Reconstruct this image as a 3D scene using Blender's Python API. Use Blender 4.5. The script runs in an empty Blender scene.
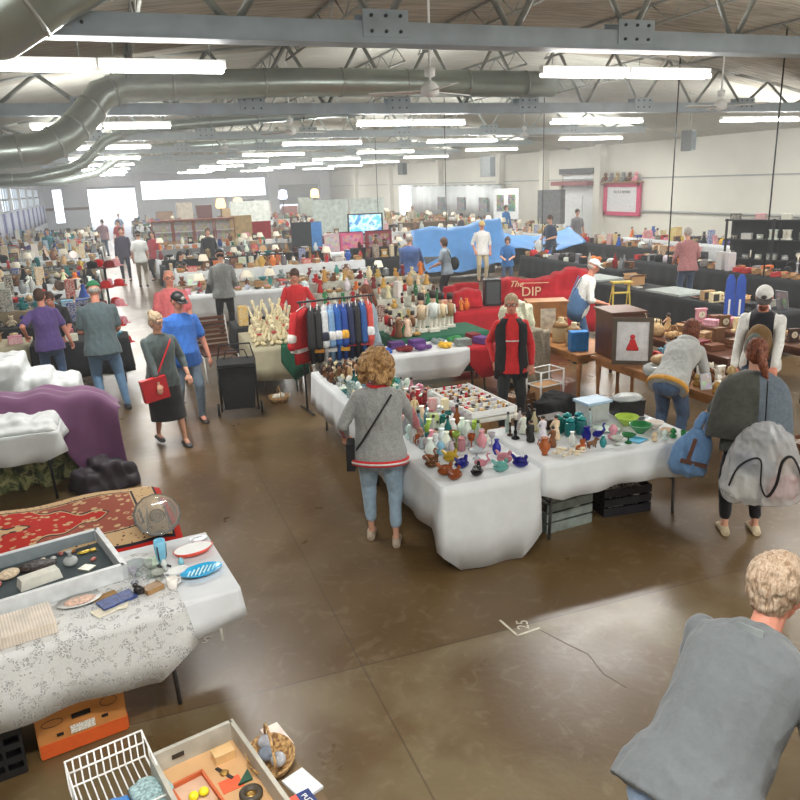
import bpy, bmesh, math, random
from mathutils import Vector, Matrix, Quaternion, noise
random.seed(7)
S = bpy.context.scene
COL = S.collection
PI = math.pi
V = Vector
# ---------------------------------------------------------------- camera
F_PX, PITCH, ROLL, YAW, CAM_Z = 760.09, 0.27993, -0.03683, 0.34513, 3.018
fw = V((math.sin(YAW)*math.cos(PITCH), math.cos(YAW)*math.cos(PITCH), -math.sin(PITCH)))
rt = V((math.cos(YAW), -math.sin(YAW), 0)); up = rt.cross(fw)
rt2 = rt*math.cos(ROLL)+up*math.sin(ROLL); up2 = up*math.cos(ROLL)-rt*math.sin(ROLL)
cd = bpy.data.cameras.new('camera'); cam = bpy.data.objects.new('camera', cd); COL.objects.link(cam)
m = Matrix((rt2, up2, -fw)).transposed().to_4x4(); m.translation = V((0, 0, CAM_Z)); cam.matrix_world = m
cd.sensor_width = 36; cd.sensor_fit = 'HORIZONTAL'; cd.lens = 36*F_PX/800; cd.clip_end = 400; cd.clip_start = .05
S.camera = cam
# ---------------------------------------------------------------- world, exposure
S.view_settings.view_transform = 'Standard'; S.view_settings.look = 'None'; S.view_settings.gamma = 1
S.view_settings.exposure = 0.38; S.view_settings.use_curve_mapping = False
W = bpy.data.worlds.new('daylight'); S.world = W; W.use_nodes = True
wn = W.node_tree.nodes; wl = W.node_tree.links; bg = wn['Background']
bg.inputs[0].default_value = (.80, .88, 1, 1); bg.inputs[1].default_value = 2.6
S.cycles.max_bounces = 6; S.cycles.diffuse_bounces = 3; S.cycles.glossy_bounces = 3; S.cycles.transmission_bounces = 4
S.cycles.transparent_max_bounces = 8; S.cycles.caustics_reflective = False; S.cycles.caustics_refractive = False
S.cycles.sample_clamp_indirect = 4; S.cycles.use_denoising = True
LAMP_W = 62.0      # watts of light of one 1.3 m two-tube fixture
# ---------------------------------------------------------------- materials
MATS = {}
def mat(name, col=(.5, .5, .5), rough=.6, metal=0, nz=.08, ns=12, bump=0, tint=False, emit=None, trans=0, spec=.5, sheen=0):
    """procedural material: base colour varied by noise; tint=True takes the object's own colour"""
    if name in MATS: return MATS[name]
    M = bpy.data.materials.new(name); MATS[name] = M; M.use_nodes = True
    nt = M.node_tree; N = nt.nodes; L = nt.links; b = N['Principled BSDF']
    b.inputs['Roughness'].default_value = rough; b.inputs['Metallic'].default_value = metal
    b.inputs['Specular IOR Level'].default_value = spec
    if sheen: b.inputs['Sheen Weight'].default_value = sheen
    tc = N.new('ShaderNodeTexCoord'); no = N.new('ShaderNodeTexNoise'); no.inputs['Scale'].default_value = ns; no.inputs['Detail'].default_value = 4
    L.new(tc.outputs['Object'], no.inputs['Vector'])
    mr = N.new('ShaderNodeMapRange'); mr.inputs['To Min'].default_value = 1-nz*2; mr.inputs['To Max'].default_value = 1+nz*2
    mr.inputs['From Min'].default_value = .25; mr.inputs['From Max'].default_value = .75
    L.new(no.outputs['Fac'], mr.inputs['Value'])
    vm = N.new('ShaderNodeVectorMath'); vm.operation = 'SCALE'; L.new(mr.outputs[0], vm.inputs['Scale'])
    if tint:
        oi = N.new('ShaderNodeObjectInfo'); L.new(oi.outputs['Color'], vm.inputs[0])
    else: vm.inputs[0].default_value = col[:3]
    L.new(vm.outputs[0], b.inputs['Base Color'])
    if bump:
        bp = N.new('ShaderNodeBump'); bp.inputs['Strength'].default_value = bump; bp.inputs['Distance'].default_value = .01
        L.new(no.outputs['Fac'], bp.inputs['Height']); L.new(bp.outputs[0], b.inputs['Normal'])
    if trans:
        b.inputs['Transmission Weight'].default_value = trans; b.inputs['IOR'].default_value = 1.45
    if emit:
        b.inputs['Emission Color'].default_value = (*emit[:3], 1); b.inputs['Emission Strength'].default_value = emit[3]
    return M
def pattern(name, fn, rough=.7, metal=0):
    """material whose colour comes from fn(nodes, links, object_coord_output) -> socket"""
    if name in MATS: return MATS[name]
    M = bpy.data.materials.new(name); MATS[name] = M; M.use_nodes = True
    nt = M.node_tree; N = nt.nodes; L = nt.links; b = N['Principled BSDF']
    b.inputs['Roughness'].default_value = rough; b.inputs['Metallic'].default_value = metal
    tc = N.new('ShaderNodeTexCoord'); r = fn(N, L, tc.outputs['Object'], b)
    if r is not None: L.new(r, b.inputs['Base Color'])
    return M
def ramp(N, L, src, stops, const=False):
    r = N.new('ShaderNodeValToRGB'); cr = r.color_ramp
    if const: cr.interpolation = 'CONSTANT'
    while len(cr.elements) < len(stops): cr.elements.new(.5)
    for e, (p, c) in zip(cr.elements, stops): e.position = p; e.color = (*c[:3], 1)
    L.new(src, r.inputs[0]); return r.outputs[0]
def noise_n(N, L, co, scale, detail=4, dist=0):
    n = N.new('ShaderNodeTexNoise'); n.inputs['Scale'].default_value = scale; n.inputs['Detail'].default_value = detail; n.inputs['Distortion'].default_value = dist
    L.new(co, n.inputs['Vector']); return n.outputs['Fac']
def mixc(N, L, fac, a, b, mode='MIX'):
    n = N.new('ShaderNodeMix'); n.data_type = 'RGBA'; n.blend_type = mode
    for i, s in ((0, fac), (6, a), (7, b)):
        if hasattr(s, 'is_output'): L.new(s, n.inputs[i])
        elif i == 0: n.inputs[0].default_value = s
        else: n.inputs[i].default_value = (*s[:3], 1)
    return n.outputs[2]
def mth(N, L, op, a, b=0.0):
    n = N.new('ShaderNodeMath'); n.operation = op
    for i, s in enumerate((a, b)):
        if hasattr(s, 'is_output'): L.new(s, n.inputs[i])
        else: n.inputs[i].default_value = s
    return n.outputs[0]
def srgb(r, g, b): return tuple((c/255/12.92 if c/255 < .04045 else ((c/255+.055)/1.055)**2.4) for c in (r, g, b))
# ---------------------------------------------------------------- mesh builder
class MB:
    def __init__(s): s.v = []; s.f = []; s.m = []; s.sm = []
    def add(s, vs, fs, mi=0, smooth=False):
        o = len(s.v); s.v += [tuple(p) for p in vs]; s.f += [tuple(i+o for i in f) for f in fs]
        s.m += [mi]*len(fs); s.sm += [smooth]*len(fs); return s
    def box(s, c, d, mi=0, rot=None, taper=1):
        x, y, z = d[0]/2, d[1]/2, d[2]/2; c = V(c)
        P = [V((sx*x*(taper if sz > 0 else 1), sy*y*(taper if sz > 0 else 1), sz*z)) for sz in (-1, 1) for sy in (-1, 1) for sx in (-1, 1)]
        if rot is not None:
            R = rot if isinstance(rot, Matrix) else Matrix.Rotation(rot, 3, 'Z'); P = [R @ p for p in P]
        return s.add([p+c for p in P], [(0, 2, 3, 1), (4, 5, 7, 6), (0, 1, 5, 4), (2, 6, 7, 3), (0, 4, 6, 2), (1, 3, 7, 5)], mi)
    def box2(s, a, b, mi=0):
        return s.box([(a[i]+b[i])/2 for i in range(3)], [abs(b[i]-a[i]) for i in range(3)], mi)
    def rings(s, R, mi=0, close=True, caps=True, smooth=True):
        n = len(R[0]); vs = [p for r in R for p in r]; fs = []
        for i in range(len(R)-1):
            for j in range(n if close else n-1):
                k = (j+1) % n; fs.append((i*n+j, i*n+k, (i+1)*n+k, (i+1)*n+j))
        s.add(vs, fs, mi, smooth)
        if caps:
            o = len(s.v)-len(vs)
            s.f.append(tuple(o+j for j in range(n))[::-1]); s.m.append(mi); s.sm.append(False)
            e = o+len(vs)-n; s.f.append(tuple(e+j for j in range(n))); s.m.append(mi); s.sm.append(False)
        return s
    def lathe(s, prof, n=12, c=(0, 0, 0), mi=0, caps=True, sx=1, sy=1, rib=0, smooth=True):
        R = []
        for r, z in prof:
            R.append([(c[0]+sx*(r*(1+(rib if j % 2 else -rib)))*math.cos(2*PI*j/n), c[1]+sy*(r*(1+(rib if j % 2 else -rib)))*math.sin(2*PI*j/n), c[2]+z) for j in range(n)])
        return s.rings(R, mi, caps=caps, smooth=smooth)
    def tube(s, pts, r, n=8, mi=0, caps=True, closed=False, flat=1):
        pts = [V(p) for p in pts]; R = []; rr = r if isinstance(r, (list, tuple)) else [r]*len(pts)
        ref = None
        for i, p in enumerate(pts):
            if closed: t = pts[(i+1) % len(pts)]-pts[i-1]
            else: t = pts[min(i+1, len(pts)-1)]-pts[max(i-1, 0)]
            t = t.normalized() if t.length > 1e-9 else V((0, 0, 1))
            if ref is None: ref = V((0, 0, 1)) if abs(t.z) < .9 else V((1, 0, 0))
            a = t.cross(ref); a = a.normalized() if a.length > 1e-6 else t.orthogonal().normalized(); b = a.cross(t).normalized(); ref = b
            R.append([p+a*math.cos(2*PI*j/n)*rr[i]+b*math.sin(2*PI*j/n)*rr[i]*flat for j in range(n)])
        if closed: R.append(R[0]); caps = False
        return s.rings(R, mi, caps=caps)
    def ball(s, c, r, n=10, m=6, mi=0, rot=None):
        r = r if isinstance(r, (tuple, list)) else (r, r, r); c = V(c); vs = []; fs = []
        for i in range(1, m):
            a = PI*i/m
            for j in range(n):
                b = 2*PI*j/n; p = V((r[0]*math.sin(a)*math.cos(b), r[1]*math.sin(a)*math.sin(b), -r[2]*math.cos(a)))
                vs.append(c+(rot @ p if rot is not None else p))
        p0 = V((0, 0, -r[2])); p1 = V((0, 0, r[2]))
        if rot is not None: p0 = rot @ p0; p1 = rot @ p1
        vs += [c+p0, c+p1]; k = len(vs)
        for i in range(m-2):
            for j in range(n):
                q = (j+1) % n; fs.append((i*n+j, i*n+q, (i+1)*n+q, (i+1)*n+j))
        for j in range(n):
            q = (j+1) % n; fs.append((k-2, q, j)); fs.append((k-1, (m-2)*n+j, (m-2)*n+q))
        return s.add(vs, fs, mi, True)
    def caps(s, p0, r0, p1, r1, n=10, mi=0, fl=1, ax=None):
        """tapered capsule, fl flattens it along axis ax"""
        p0 = V(p0); p1 = V(p1); t = p1-p0; Ln = t.length; t = t.normalized() if Ln > 1e-6 else V((0, 0, 1))
        a = t.cross(V(ax)) if ax is not None else t.orthogonal()
        a = a.normalized() if a.length > 1e-6 else t.orthogonal().normalized(); b = a.cross(t).normalized(); R = []
        for q in (-.98, -.8, -.45, 0): R.append((p0+t*r0*q, r0*math.sqrt(1-q*q)))
        for q in (0, .45, .8, .98): R.append((p1+t*r1*q, r1*math.sqrt(1-q*q)))
        return s.rings([[c+a*math.cos(2*PI*j/n)*r+b*math.sin(2*PI*j/n)*r*fl for j in range(n)] for c, r in R], mi)
    def mesh(s, name, mats):
        me = bpy.data.meshes.new(name); me.from_pydata(s.v, [], s.f)
        me.polygons.foreach_set('material_index', s.m); me.polygons.foreach_set('use_smooth', s.sm)
        for x in (mats if isinstance(mats, (list, tuple)) else [mats]): me.materials.append(x)
        me.update(); return me
    def build(s, name, mats, parent=None, loc=None, rot=None, color=None):
        return put(name, s.mesh(name, mats), parent, loc, rot, color)
def put(name, me, parent=None, loc=None, rot=None, color=None, scale=None):
    o = bpy.data.objects.new(name, me); COL.objects.link(o)
    if parent is not None: o.parent = parent
    if loc is not None: o.location = loc
    if rot is not None: o.rotation_euler = rot if isinstance(rot, (tuple, list)) else (0, 0, rot)
    if scale is not None: o.scale = (scale,)*3 if isinstance(scale, (int, float)) else scale
    if color is not None: o.color = (*color[:3], 1)
    return o
def tag(o, label, cat, group=None, kind=None):
    o['label'] = label; o['category'] = cat
    if group: o['group'] = group
    if kind: o['kind'] = kind
    return o
def thing(name, label, cat, loc=(0, 0, 0), rz=0, group=None):
    o = put(name, None, None, loc, rz); return tag(o, label, cat, group)
def struct(o): o['kind'] = 'structure'; return o
def lerp(a, b, t): return a+(b-a)*t
# ================================================================ the hall
XL, XR, YF, YB = -5.3, 20.5, 75.0, -12.0
XM = (XL+XR)/2
def roof_z(x): return 4.35+1.75*(1-((x-XM)/((XR-XL)/2))**2)
def fl(N, L, co, b):
    sx = N.new('ShaderNodeSeparateXYZ'); L.new(co, sx.inputs[0]); x, y = sx.outputs[0], sx.outputs[1]
    big = noise_n(N, L, co, .45, 6, .3); mid = noise_n(N, L, co, 2.2, 8, .2); fine = noise_n(N, L, co, 22, 6)
    base = ramp(N, L, big, [(.25, srgb(80, 60, 33)), (.5, srgb(96, 75, 46)), (.75, srgb(113, 92, 61))])
    m2 = ramp(N, L, mid, [(.25, (.88, .87, .86)), (.5, (1, 1, 1)), (.8, (1.1, 1.1, 1.1))])
    c = mixc(N, L, 1.0, base, m2, 'MULTIPLY')
    # the cast slab nearest the camera is paler and worn, with a saw-cut joint at its edge
    edge = mth(N, L, 'LESS_THAN', y, 4.12); pale = mth(N, L, 'GREATER_THAN', y, 1.2)
    wear = mth(N, L, 'MULTIPLY', mth(N, L, 'MULTIPLY', edge, pale), ramp(N, L, noise_n(N, L, co, 1.1, 6, .4), [(.42, (0, 0, 0)), (.62, (.42, .42, .42))]))
    c = mixc(N, L, wear, c, srgb(138, 128, 100))
    scuff = ramp(N, L, noise_n(N, L, co, 6.5, 8, 1.5), [(.55, (0, 0, 0)), (.68, (1, 1, 1))])
    c = mixc(N, L, mth(N, L, 'MULTIPLY', scuff, .10), c, srgb(176, 164, 140))
    jy = mth(N, L, 'LESS_THAN', mth(N, L, 'ABSOLUTE', mth(N, L, 'SUBTRACT', mth(N, L, 'FLOORED_MODULO', mth(N, L, 'SUBTRACT', y, 4.12), 4.9), 0.0)), .014)
    jx = mth(N, L, 'LESS_THAN', mth(N, L, 'FLOORED_MODULO', mth(N, L, 'SUBTRACT', x, 1.15), 6.0), .012)
    c = mixc(N, L, mth(N, L, 'MULTIPLY', mth(N, L, 'MAXIMUM', jx, jy), .5), c, srgb(60, 48, 34))
    rg = ramp(N, L, mid, [(.3, (.27,)*3), (.7, (.40,)*3)])
    L.new(rg, b.inputs['Roughness']); b.inputs['Specular IOR Level'].default_value = .5
    b.inputs['Coat Weight'].default_value = .12; b.inputs['Coat Roughness'].default_value = .22
    bp = N.new('ShaderNodeBump'); bp.inputs['Strength'].default_value = .12; bp.inputs['Distance'].default_value = .01
    L.new(fine, bp.inputs['Height']); L.new(bp.outputs[0], b.inputs['Normal'])
    return c
M_floor = pattern('polished_brown_concrete', fl, .3)
struct(MB().box2((XL-.3, YB-.3, -.12), (XR+.3, YF+14, 0)).build('floor', M_floor))
M_wall = mat('painted_wall', srgb(226, 225, 214), .8, nz=.02, ns=1.5)
M_wallg = mat('painted_wall_blue_grey', srgb(222, 227, 233), .8, nz=.03, ns=1.5)
M_trim = mat('wall_trim_grey', srgb(168, 172, 170), .7, nz=.03)
M_brown = mat('brown_stripe', srgb(120, 88, 82), .8, nz=.05)
M_white = mat('white_paint', srgb(235, 236, 234), .55, nz=.02)
M_steel = mat('blue_grey_steel_paint', srgb(176, 190, 200), .55, nz=.06, ns=4)
M_web = mat('grey_truss_paint', srgb(150, 152, 146), .65, nz=.10, ns=5)
M_bolt = mat('dark_bolt', srgb(70, 72, 78), .5, .6)
M_black = mat('black_plastic', srgb(28, 28, 30), .45)
M_blackcloth = mat('black_cloth', srgb(32, 33, 36), .9, nz=.15, bump=.2)
def wall_with_holes(name, axis, pos, a0, a1, z1, holes, m, th=.25, out=1):
    """wall on plane axis=pos from a0 to a1; holes = [(a, b, z0, z1)] sorted and disjoint along a"""
    mb = MB()
    def bx(p, q, r, t):
        if q-p < 1e-4 or t-r < 1e-4: return
        if axis == 'Y': mb.box2((p, pos, r), (q, pos+th*out, t))
        else: mb.box2((pos, p, r), (pos+th*out, q, t))
    cur = a0
    for a, b, zz0, zz1 in sorted(holes):
        bx(cur, a, 0, z1); bx(a, b, 0, zz0); bx(a, b, zz1, z1); cur = b
    bx(cur, a1, 0, z1); return struct(mb.build(name, m))
# far wall: slim window, roll door, ribbon window, second roll door, slim window
far_holes = [(-4.6, -3.8, .5, 3.4), (-1.7, 2.3, 0, 3.5), (2.85, 14.15, 2.2, 3.85), (15.4, 19.3, 0, 3.1)]
wall_with_holes('wall_far', 'Y', YF, XL-.25, XR+.25, 6.2, far_holes, M_wallg)
mb = MB()
for a, b in ((XL, -4.6), (-3.8, -1.7)): mb.box2((a, YF-.02, 1.6), (b, YF, 1.82))
struct(mb.build('trim_1', M_brown))
for k, (a, b) in enumerate(((2.32, 2.8), (14.3, 15.2), (19.4, 20.2))):
    struct(MB().box2((a, YF-.35, 0), (b, YF-.02, 4.6)).build('trim_%d' % (k+2), M_wallg))
M_glass = mat('window_glass_daylit', (.9, .95, 1), .1, trans=1, nz=0)
M_shut = pattern('grey_roll_shutter', lambda N, L, co, b: ramp(N, L, mth(N, L, 'FLOORED_MODULO', mth(N, L, 'MULTIPLY', (lambda s: (L.new(co, s.inputs[0]), s.outputs[2])[1])(N.new('ShaderNodeSeparateXYZ')), 8.0), 1.0), [(0, srgb(120, 128, 132)), (.3, srgb(172, 178, 180)), (1, srgb(186, 190, 192))]), .6)
def window(n, axis, pos, a, b, z0, z1, nx=1, nz_=1, fr=.06, m=None):
    mb = MB(); g = MB()
    def bx(q, p0, p1, r0, r1, d0, d1):
        if axis == 'Y': q.box2((p0, pos+d0, r0), (p1, pos+d1, r1))
        else: q.box2((pos+d0, p0, r0), (pos+d1, p1, r1))
    for i in range(nx+1):
        x = lerp(a, b, i/nx); bx(mb, max(a, x-fr/2), min(b, x+fr/2), z0, z1, -.03, .05)
    for i in range(nz_+1):
        z = lerp(z0, z1, i/nz_); bx(mb, a, b, max(z0, z-fr/2), min(z1, z+fr/2), -.03, .05)
    o = struct(mb.build('window_%d' % n, m or M_white)); bx(g, a+fr/2, b-fr/2, z0+fr/2, z1-fr/2, .01, .02)
    return o
window(1, 'Y', YF+.05, -4.6, -3.8, .5, 3.4, 1, 3); window(2, 'Y', YF+.05, 2.85, 14.15, 2.2, 3.85, 6, 1)
struct(MB().box2((15.4, YF+.08, 1.25), (19.3, YF+.13, 3.1)).build('door_1', M_shut))
struct(MB().box2((-1.7, YF+.08, 3.3), (2.3, YF+.14, 3.5)).build('door_2', M_shut))
# left wall with its long band of windows
lh = [(y, y+3.4, 2.15, 3.45) for y in (26, 31, 36, 41, 46, 51, 56, 61, 66)]
wall_with_holes('wall_left', 'X', XL, YB, YF+.2, 5.2, lh, M_wallg, out=-1)
for k, h in enumerate(lh): window(3+k, 'X', XL-.06, *h, 3, 2, .10, M_trim)
M_blind = pattern('white_blue_striped_drape', lambda N, L, co, b: ramp(N, L, mth(N, L, 'FLOORED_MODULO', mth(N, L, 'MULTIPLY', (lambda s: (L.new(co, s.inputs[0]), s.outputs[1])[1])(N.new('ShaderNodeSeparateXYZ')), 1.15), 1.0), [(0, srgb(226, 232, 250)), (.62, srgb(226, 232, 250)), (.66, srgb(70, 84, 150)), (.95, srgb(120, 130, 190))]), .8)
o = MB()
pts = [(XL+.12+.04*math.sin(y*5.3), y) for y in [38+.12*i for i in range(290)]]
o.rings([[(x, y, .75) for x, y in pts], [(x, y, 2.12) for x, y in pts]], close=False, caps=False)
o = o.build('drape', M_blind); tag(o, 'long white and blue striped drape hung under the left wall windows', 'drape')
o.modifiers.new('thickness', 'SOLIDIFY').thickness = .01
# right wall with pilasters, a joint line and doors
rh = [(30.3, 32.9, 0, 3.0), (52.6, 55.6, 0, 2.7)]
wall_with_holes('wall_right', 'X', XR, YB, YF+.2, 5.2, rh, M_wall)
wall_with_holes('wall_back', 'Y', YB, XL-.25, XR+.25, 6.2, [], M_wall, out=-1)
k = 5
for y in (29.6, 34.3, 39, 47.5, 57, 66):
    struct(MB().box2((XR-.3, y-.22, 0), (XR, y+.22, 4.6)).build('trim_%d' % k, M_wall)); k += 1
struct(MB().box2((XR-.03, YB, 2.78), (XR, YF, 2.83)).build('trim_%d' % k, M_trim)); k += 1
struct(MB().tube([(XR-.06, 0, 1.5), (XR-.06, 29.7, 1.5)], .04, 8).build('trim_%d' % k, M_trim)); k += 1
struct(MB().box2((XR+.08, 30.3, 0), (XR+.14, 32.9, 3.0)).box2((XR+.02, 31.2, 0), (XR+.09, 32.0, 2.1)).build('door_3', mat('white_door', srgb(232, 236, 236), .5)))
struct(MB().box2((XR+.08, 52.6, 0), (XR+.14, 52.9, 2.7)).build('door_4', M_trim))
tag(MB().box2((XR-.5, 30.1, 2.55), (XR-.005, 33.1, 2.74)).build('awning', mat('dusty_red_awning', srgb(150, 92, 92), .8)), 'dusty red awning over the white doorway in the right wall', 'awning')
tag(MB().box2((XR-.12, 30.2, 3.05), (XR-.02, 33.0, 3.3)).build('door_header_board', mat('dark_header', srgb(96, 100, 102), .7)), 'dark narrow board above the dusty red awning on the right wall', 'board')
# daylit ground and bright yard outside the open doors
# ceiling deck
def deck(N, L, co, b):
    s = N.new('ShaderNodeSeparateXYZ'); L.new(co, s.inputs[0])
    mp = N.new('ShaderNodeMapping'); mp.inputs['Scale'].default_value = (.6, 7, .6); L.new(co, mp.inputs[0])
    n = noise_n(N, L, mp.outputs[0], 2.2, 6, .3); n2 = noise_n(N, L, co, .7, 3)
    c = ramp(N, L, n, [(.3, srgb(150, 142, 128)), (.5, srgb(178, 172, 158)), (.7, srgb(202, 198, 186))])
    c = mixc(N, L, 1.0, c, ramp(N, L, n2, [(.3, (.8, .8, .8)), (.7, (1.1, 1.1, 1.1))]), 'MULTIPLY')
    c = mixc(N, L, mth(N, L, 'MULTIPLY', mth(N, L, 'GREATER_THAN', s.outputs[1], 17.0), .5), c, srgb(226, 230, 222))  # boards paled farther down the hall: bright hazy distance put into the colour
    g = mth(N, L, 'LESS_THAN', mth(N, L, 'FLOORED_MODULO', mth(N, L, 'MULTIPLY', s.outputs[1], 5.0), 1.0), .07)
    return mixc(N, L, mth(N, L, 'MULTIPLY', g, .5), c, srgb(80, 70, 60))
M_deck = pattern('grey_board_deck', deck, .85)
xs = [lerp(XL-.25, XR+.25, i/26) for i in range(27)]
A = [(x, YB, roof_z(min(max(x, XL), XR))) for x in xs]; B = [(x, YF+.2, p[2]) for x, p in zip(xs, A)]
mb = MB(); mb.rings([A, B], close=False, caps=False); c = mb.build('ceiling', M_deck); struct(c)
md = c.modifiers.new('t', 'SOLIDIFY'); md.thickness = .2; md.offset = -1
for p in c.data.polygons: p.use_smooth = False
# purlins along the hall
for x in [XL+1.1+i*1.45 for i in range(17)]:
    z = roof_z(x)
    near = MB().box2((x-.05, YB, z-.2), (x+.05, YF, z-.0))
    struct(near.build('trim_%d' % k, M_deck)); k += 1
# ---------------------------------------------------------------- trusses
TRY = [.3+8*i for i in range(-1, 10)]
M_web2 = mat('haze_tinted_truss_paint', srgb(196, 202, 198), .65, nz=.06, ns=5); M_steel2 = mat('haze_tinted_steel_paint', srgb(196, 208, 212), .55, nz=.04)  # paler copies for the distant trusses, haze put into their colour
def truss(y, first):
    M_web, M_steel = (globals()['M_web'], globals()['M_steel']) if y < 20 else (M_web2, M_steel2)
    t = thing('roof_truss', '', 'roof truss', (0, y, 0)); struct(t)
    zb = 4.42; x0, x1 = XM-10.9, XM+10.9
    ch = MB()
    for s in (-1, 1):
        ch.box2((x0, s*.10-.035, zb), (x1, s*.10+.035, zb+.2))
    ch.box2((x0, -.1, zb+.19), (x1, .1, zb+.2)); ch.box2((x0, -.15, zb-.012), (x1, .15, zb+.0))
    ch.build('bottom_chord', M_steel, t)
    tc = MB(); n = 24
    for i in range(n):
        xa, xb = lerp(XL, XR, i/n), lerp(XL, XR, (i+1)/n); za, zc = roof_z(xa)-.18, roof_z(xb)-.18
        for s in (-1, 1): tc.tube([(xa, s*.07, za), (xb, s*.07, zc)], .05, 4)
    tc.build('top_chord', M_web, t)
    npan = 14
    for i in range(npan):
        xa, xb = lerp(x0, x1, i/npan), lerp(x0, x1, (i+1)/npan); xm = (xa+xb)/2
        for (p, q) in (((xa, 0, zb+.12), (xm, 0, roof_z(xm)-.2)), ((xm, 0, roof_z(xm)-.2), (xb, 0, zb+.12))):
            if (q[2] if q[2] > p[2] else p[2])-zb > .28:
                w = MB(); w.tube([p, q], .04, 4); w.build('web_member', M_web, t)
    g = MB()
    for i in range(1, npan):
        xa = lerp(x0, x1, i/npan)
        if i % 2 == 0:
            for s in (-1, 1): g.box((xa, s*.145, zb+.18), (.5, .012, .26))
            for s in (-1, 1):
                for dx in (-.16, 0, .16):
                    for dz in (.1, .25): g.tube([(xa+dx, s*.15, zb+dz), (xa+dx, s*.17, zb+dz)], .018, 6, 1)
    g.build('gusset_plate', [M_steel, M_bolt], t)
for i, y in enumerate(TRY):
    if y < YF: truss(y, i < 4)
# lattice joists between the first trusses, running along the hall
def joist(x, y0, y1):
    t = thing('lattice_joist', '', 'joist'); struct(t); z = roof_z(x)-.22
    c = MB(); c.tube([(x, y0, z), (x, y1, z)], .028, 4); c.tube([(x, y0+.3, z-.34), (x, y1-.3, z-.34)], .024, 4); c.build('chords', M_web, t)
    w = MB(); n = 14; P = [(x, lerp(y0+.3, y1-.3, i/n), z if i % 2 else z-.34) for i in range(n+1)]
    for a, b in zip(P, P[1:]): w.tube([a, b], .014, 4)
    w.build('lacing', M_web, t)
for x in (-2.6, .6, 3.6, 6.4, 9.4, 12.4):
    for j in (1, 2, 3, 4):
        if TRY[j+1] < 36: joist(x, TRY[j]+.1, TRY[j+1]-.1)
# ---------------------------------------------------------------- fluorescent fixtures
M_tube = mat('lit_fluorescent_tube', (1, 1, 1), .4, nz=0, emit=(1, .985, .95, 14))
M_fix = mat('white_fixture_enamel', srgb(238, 238, 232), .4)
fix_b = MB().box2((-.66, -.045, -.02), (.66, .045, .07)).mesh('housing', M_fix)
tubm = MB().tube([(-.63, 0, 0), (.63, 0, 0)], .03, 8).mesh('tube', M_tube)
wirem = MB().tube([(0, 0, 0), (0, 0, .26)], .006, 5).mesh('hanger', M_trim)
LC = [.07, 6.72, 11.7, 16.9]
nf = 0
cols = ['over left aisle', 'at mid hall', 'right of mid hall', 'by right wall']
for ri, yy in enumerate([-6.8, 1.2]+[9.2+8*i for i in range(8)]):
    for ci, xc in enumerate(LC):
        for s in (-1, 1):
            if ci == 0 and ri >= 4 and s < 0 and ri % 2 == 0: pass
            x = xc+s*.67; z = 4.3
            t = thing('ceiling_light', 'lit batten light %s, %s of its pair, %s' % (cols[ci], 'left' if s < 0 else 'right', ('behind the viewer, %s row' % ('rear' if ri == 0 else 'nearer') if ri < 2 else ['nearest', 'second', 'third', 'fourth', 'fifth', 'sixth', 'seventh', 'farthest'][ri-2]+' row')), 'light', (x, yy, z), 0, 'fluorescent ceiling lights')
            put('housing', fix_b, t)
            for dy in (-.06, .06): put('tube', tubm, t, (0, dy, -.03))
            for dx in (-.5, .5): put('hanger', wirem, t, (dx, 0, .09), scale=(1, 1, max(.2, (roof_z(x)-z-.14)/.26) if abs(x-XM) > 10.5 else 1))
        ld = bpy.data.lights.new('tube_light', 'AREA'); ld.shape = 'RECTANGLE'; ld.size = 2.55; ld.size_y = .2; ld.energy = LAMP_W*2; ld.color = (1, .985, .94)
        for sg in (-1, 1):
            lu = bpy.data.lights.new('tube_light', 'AREA'); lu.shape = 'RECTANGLE'; lu.size = 2.55; lu.size_y = .08; lu.energy = LAMP_W*.42; lu.color = (1, .985, .94)
            ou = bpy.data.objects.new('tube_light', lu); COL.objects.link(ou); ou.location = (xc, yy+sg*.10, 4.30); ou.rotation_euler = (sg*math.radians(118), 0, 0)
        lo = bpy.data.objects.new('tube_light', ld); COL.objects.link(lo); lo.location = (xc, yy, 4.225)
# ---------------------------------------------------------------- ducts
def galv(N, L, co, b):
    n = noise_n(N, L, co, 5, 5, .3); b.inputs['Metallic'].default_value = .55
    L.new(ramp(N, L, n, [(.3, (.28,)*3), (.7, (.31,)*3)]), b.inputs['Roughness'])
    return ramp(N, L, n, [(.1, srgb(172, 184, 178)), (.9, srgb(186, 196, 192))])
M_galv = pattern('galvanised_duct', galv, .3)
M_seam = mat('duct_seam', srgb(190, 196, 194), .4, .7)
def duct(name, pts, r, label, seam=1.2):
    P = [V(p) for p in pts]; t = thing(name, label, 'duct')
    q = []
    for i in range(len(P)-1):
        n = 3 if i not in (0, len(P)-2) else 6
        for j in range(n): q.append(P[i].lerp(P[i+1], j/n))
    q.append(P[-1]); MB().tube(P, r, 24).build('pipe', M_galv, t)
    for i in range(len(P)-1):
        L_ = (P[i+1]-P[i]).length; n = max(1, int(L_/seam)); d = (P[i+1]-P[i]).normalized()
        for j in range(n):
            c = P[i]+d*(L_*(j+.5)/n); MB().tube([c-d*.02, c+d*.02], r+.012, 24).build('seam_collar', M_seam, t)
    return t
duct('air_duct', [(9.6, 15.9, 4.98), (4, 15.9, 4.98), (.55, 15.9, 4.88), (.1, 15.8, 4.72), (-.25, 15.6, 4.3), (-.55, 15.4, 4.0), (-1.0, 15.2, 3.78), (-1.7, 15.1, 3.72), (-5.2, 15.1, 3.72)], .27, 'silver round duct crossing behind the second truss and dropping to the left wall')
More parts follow.
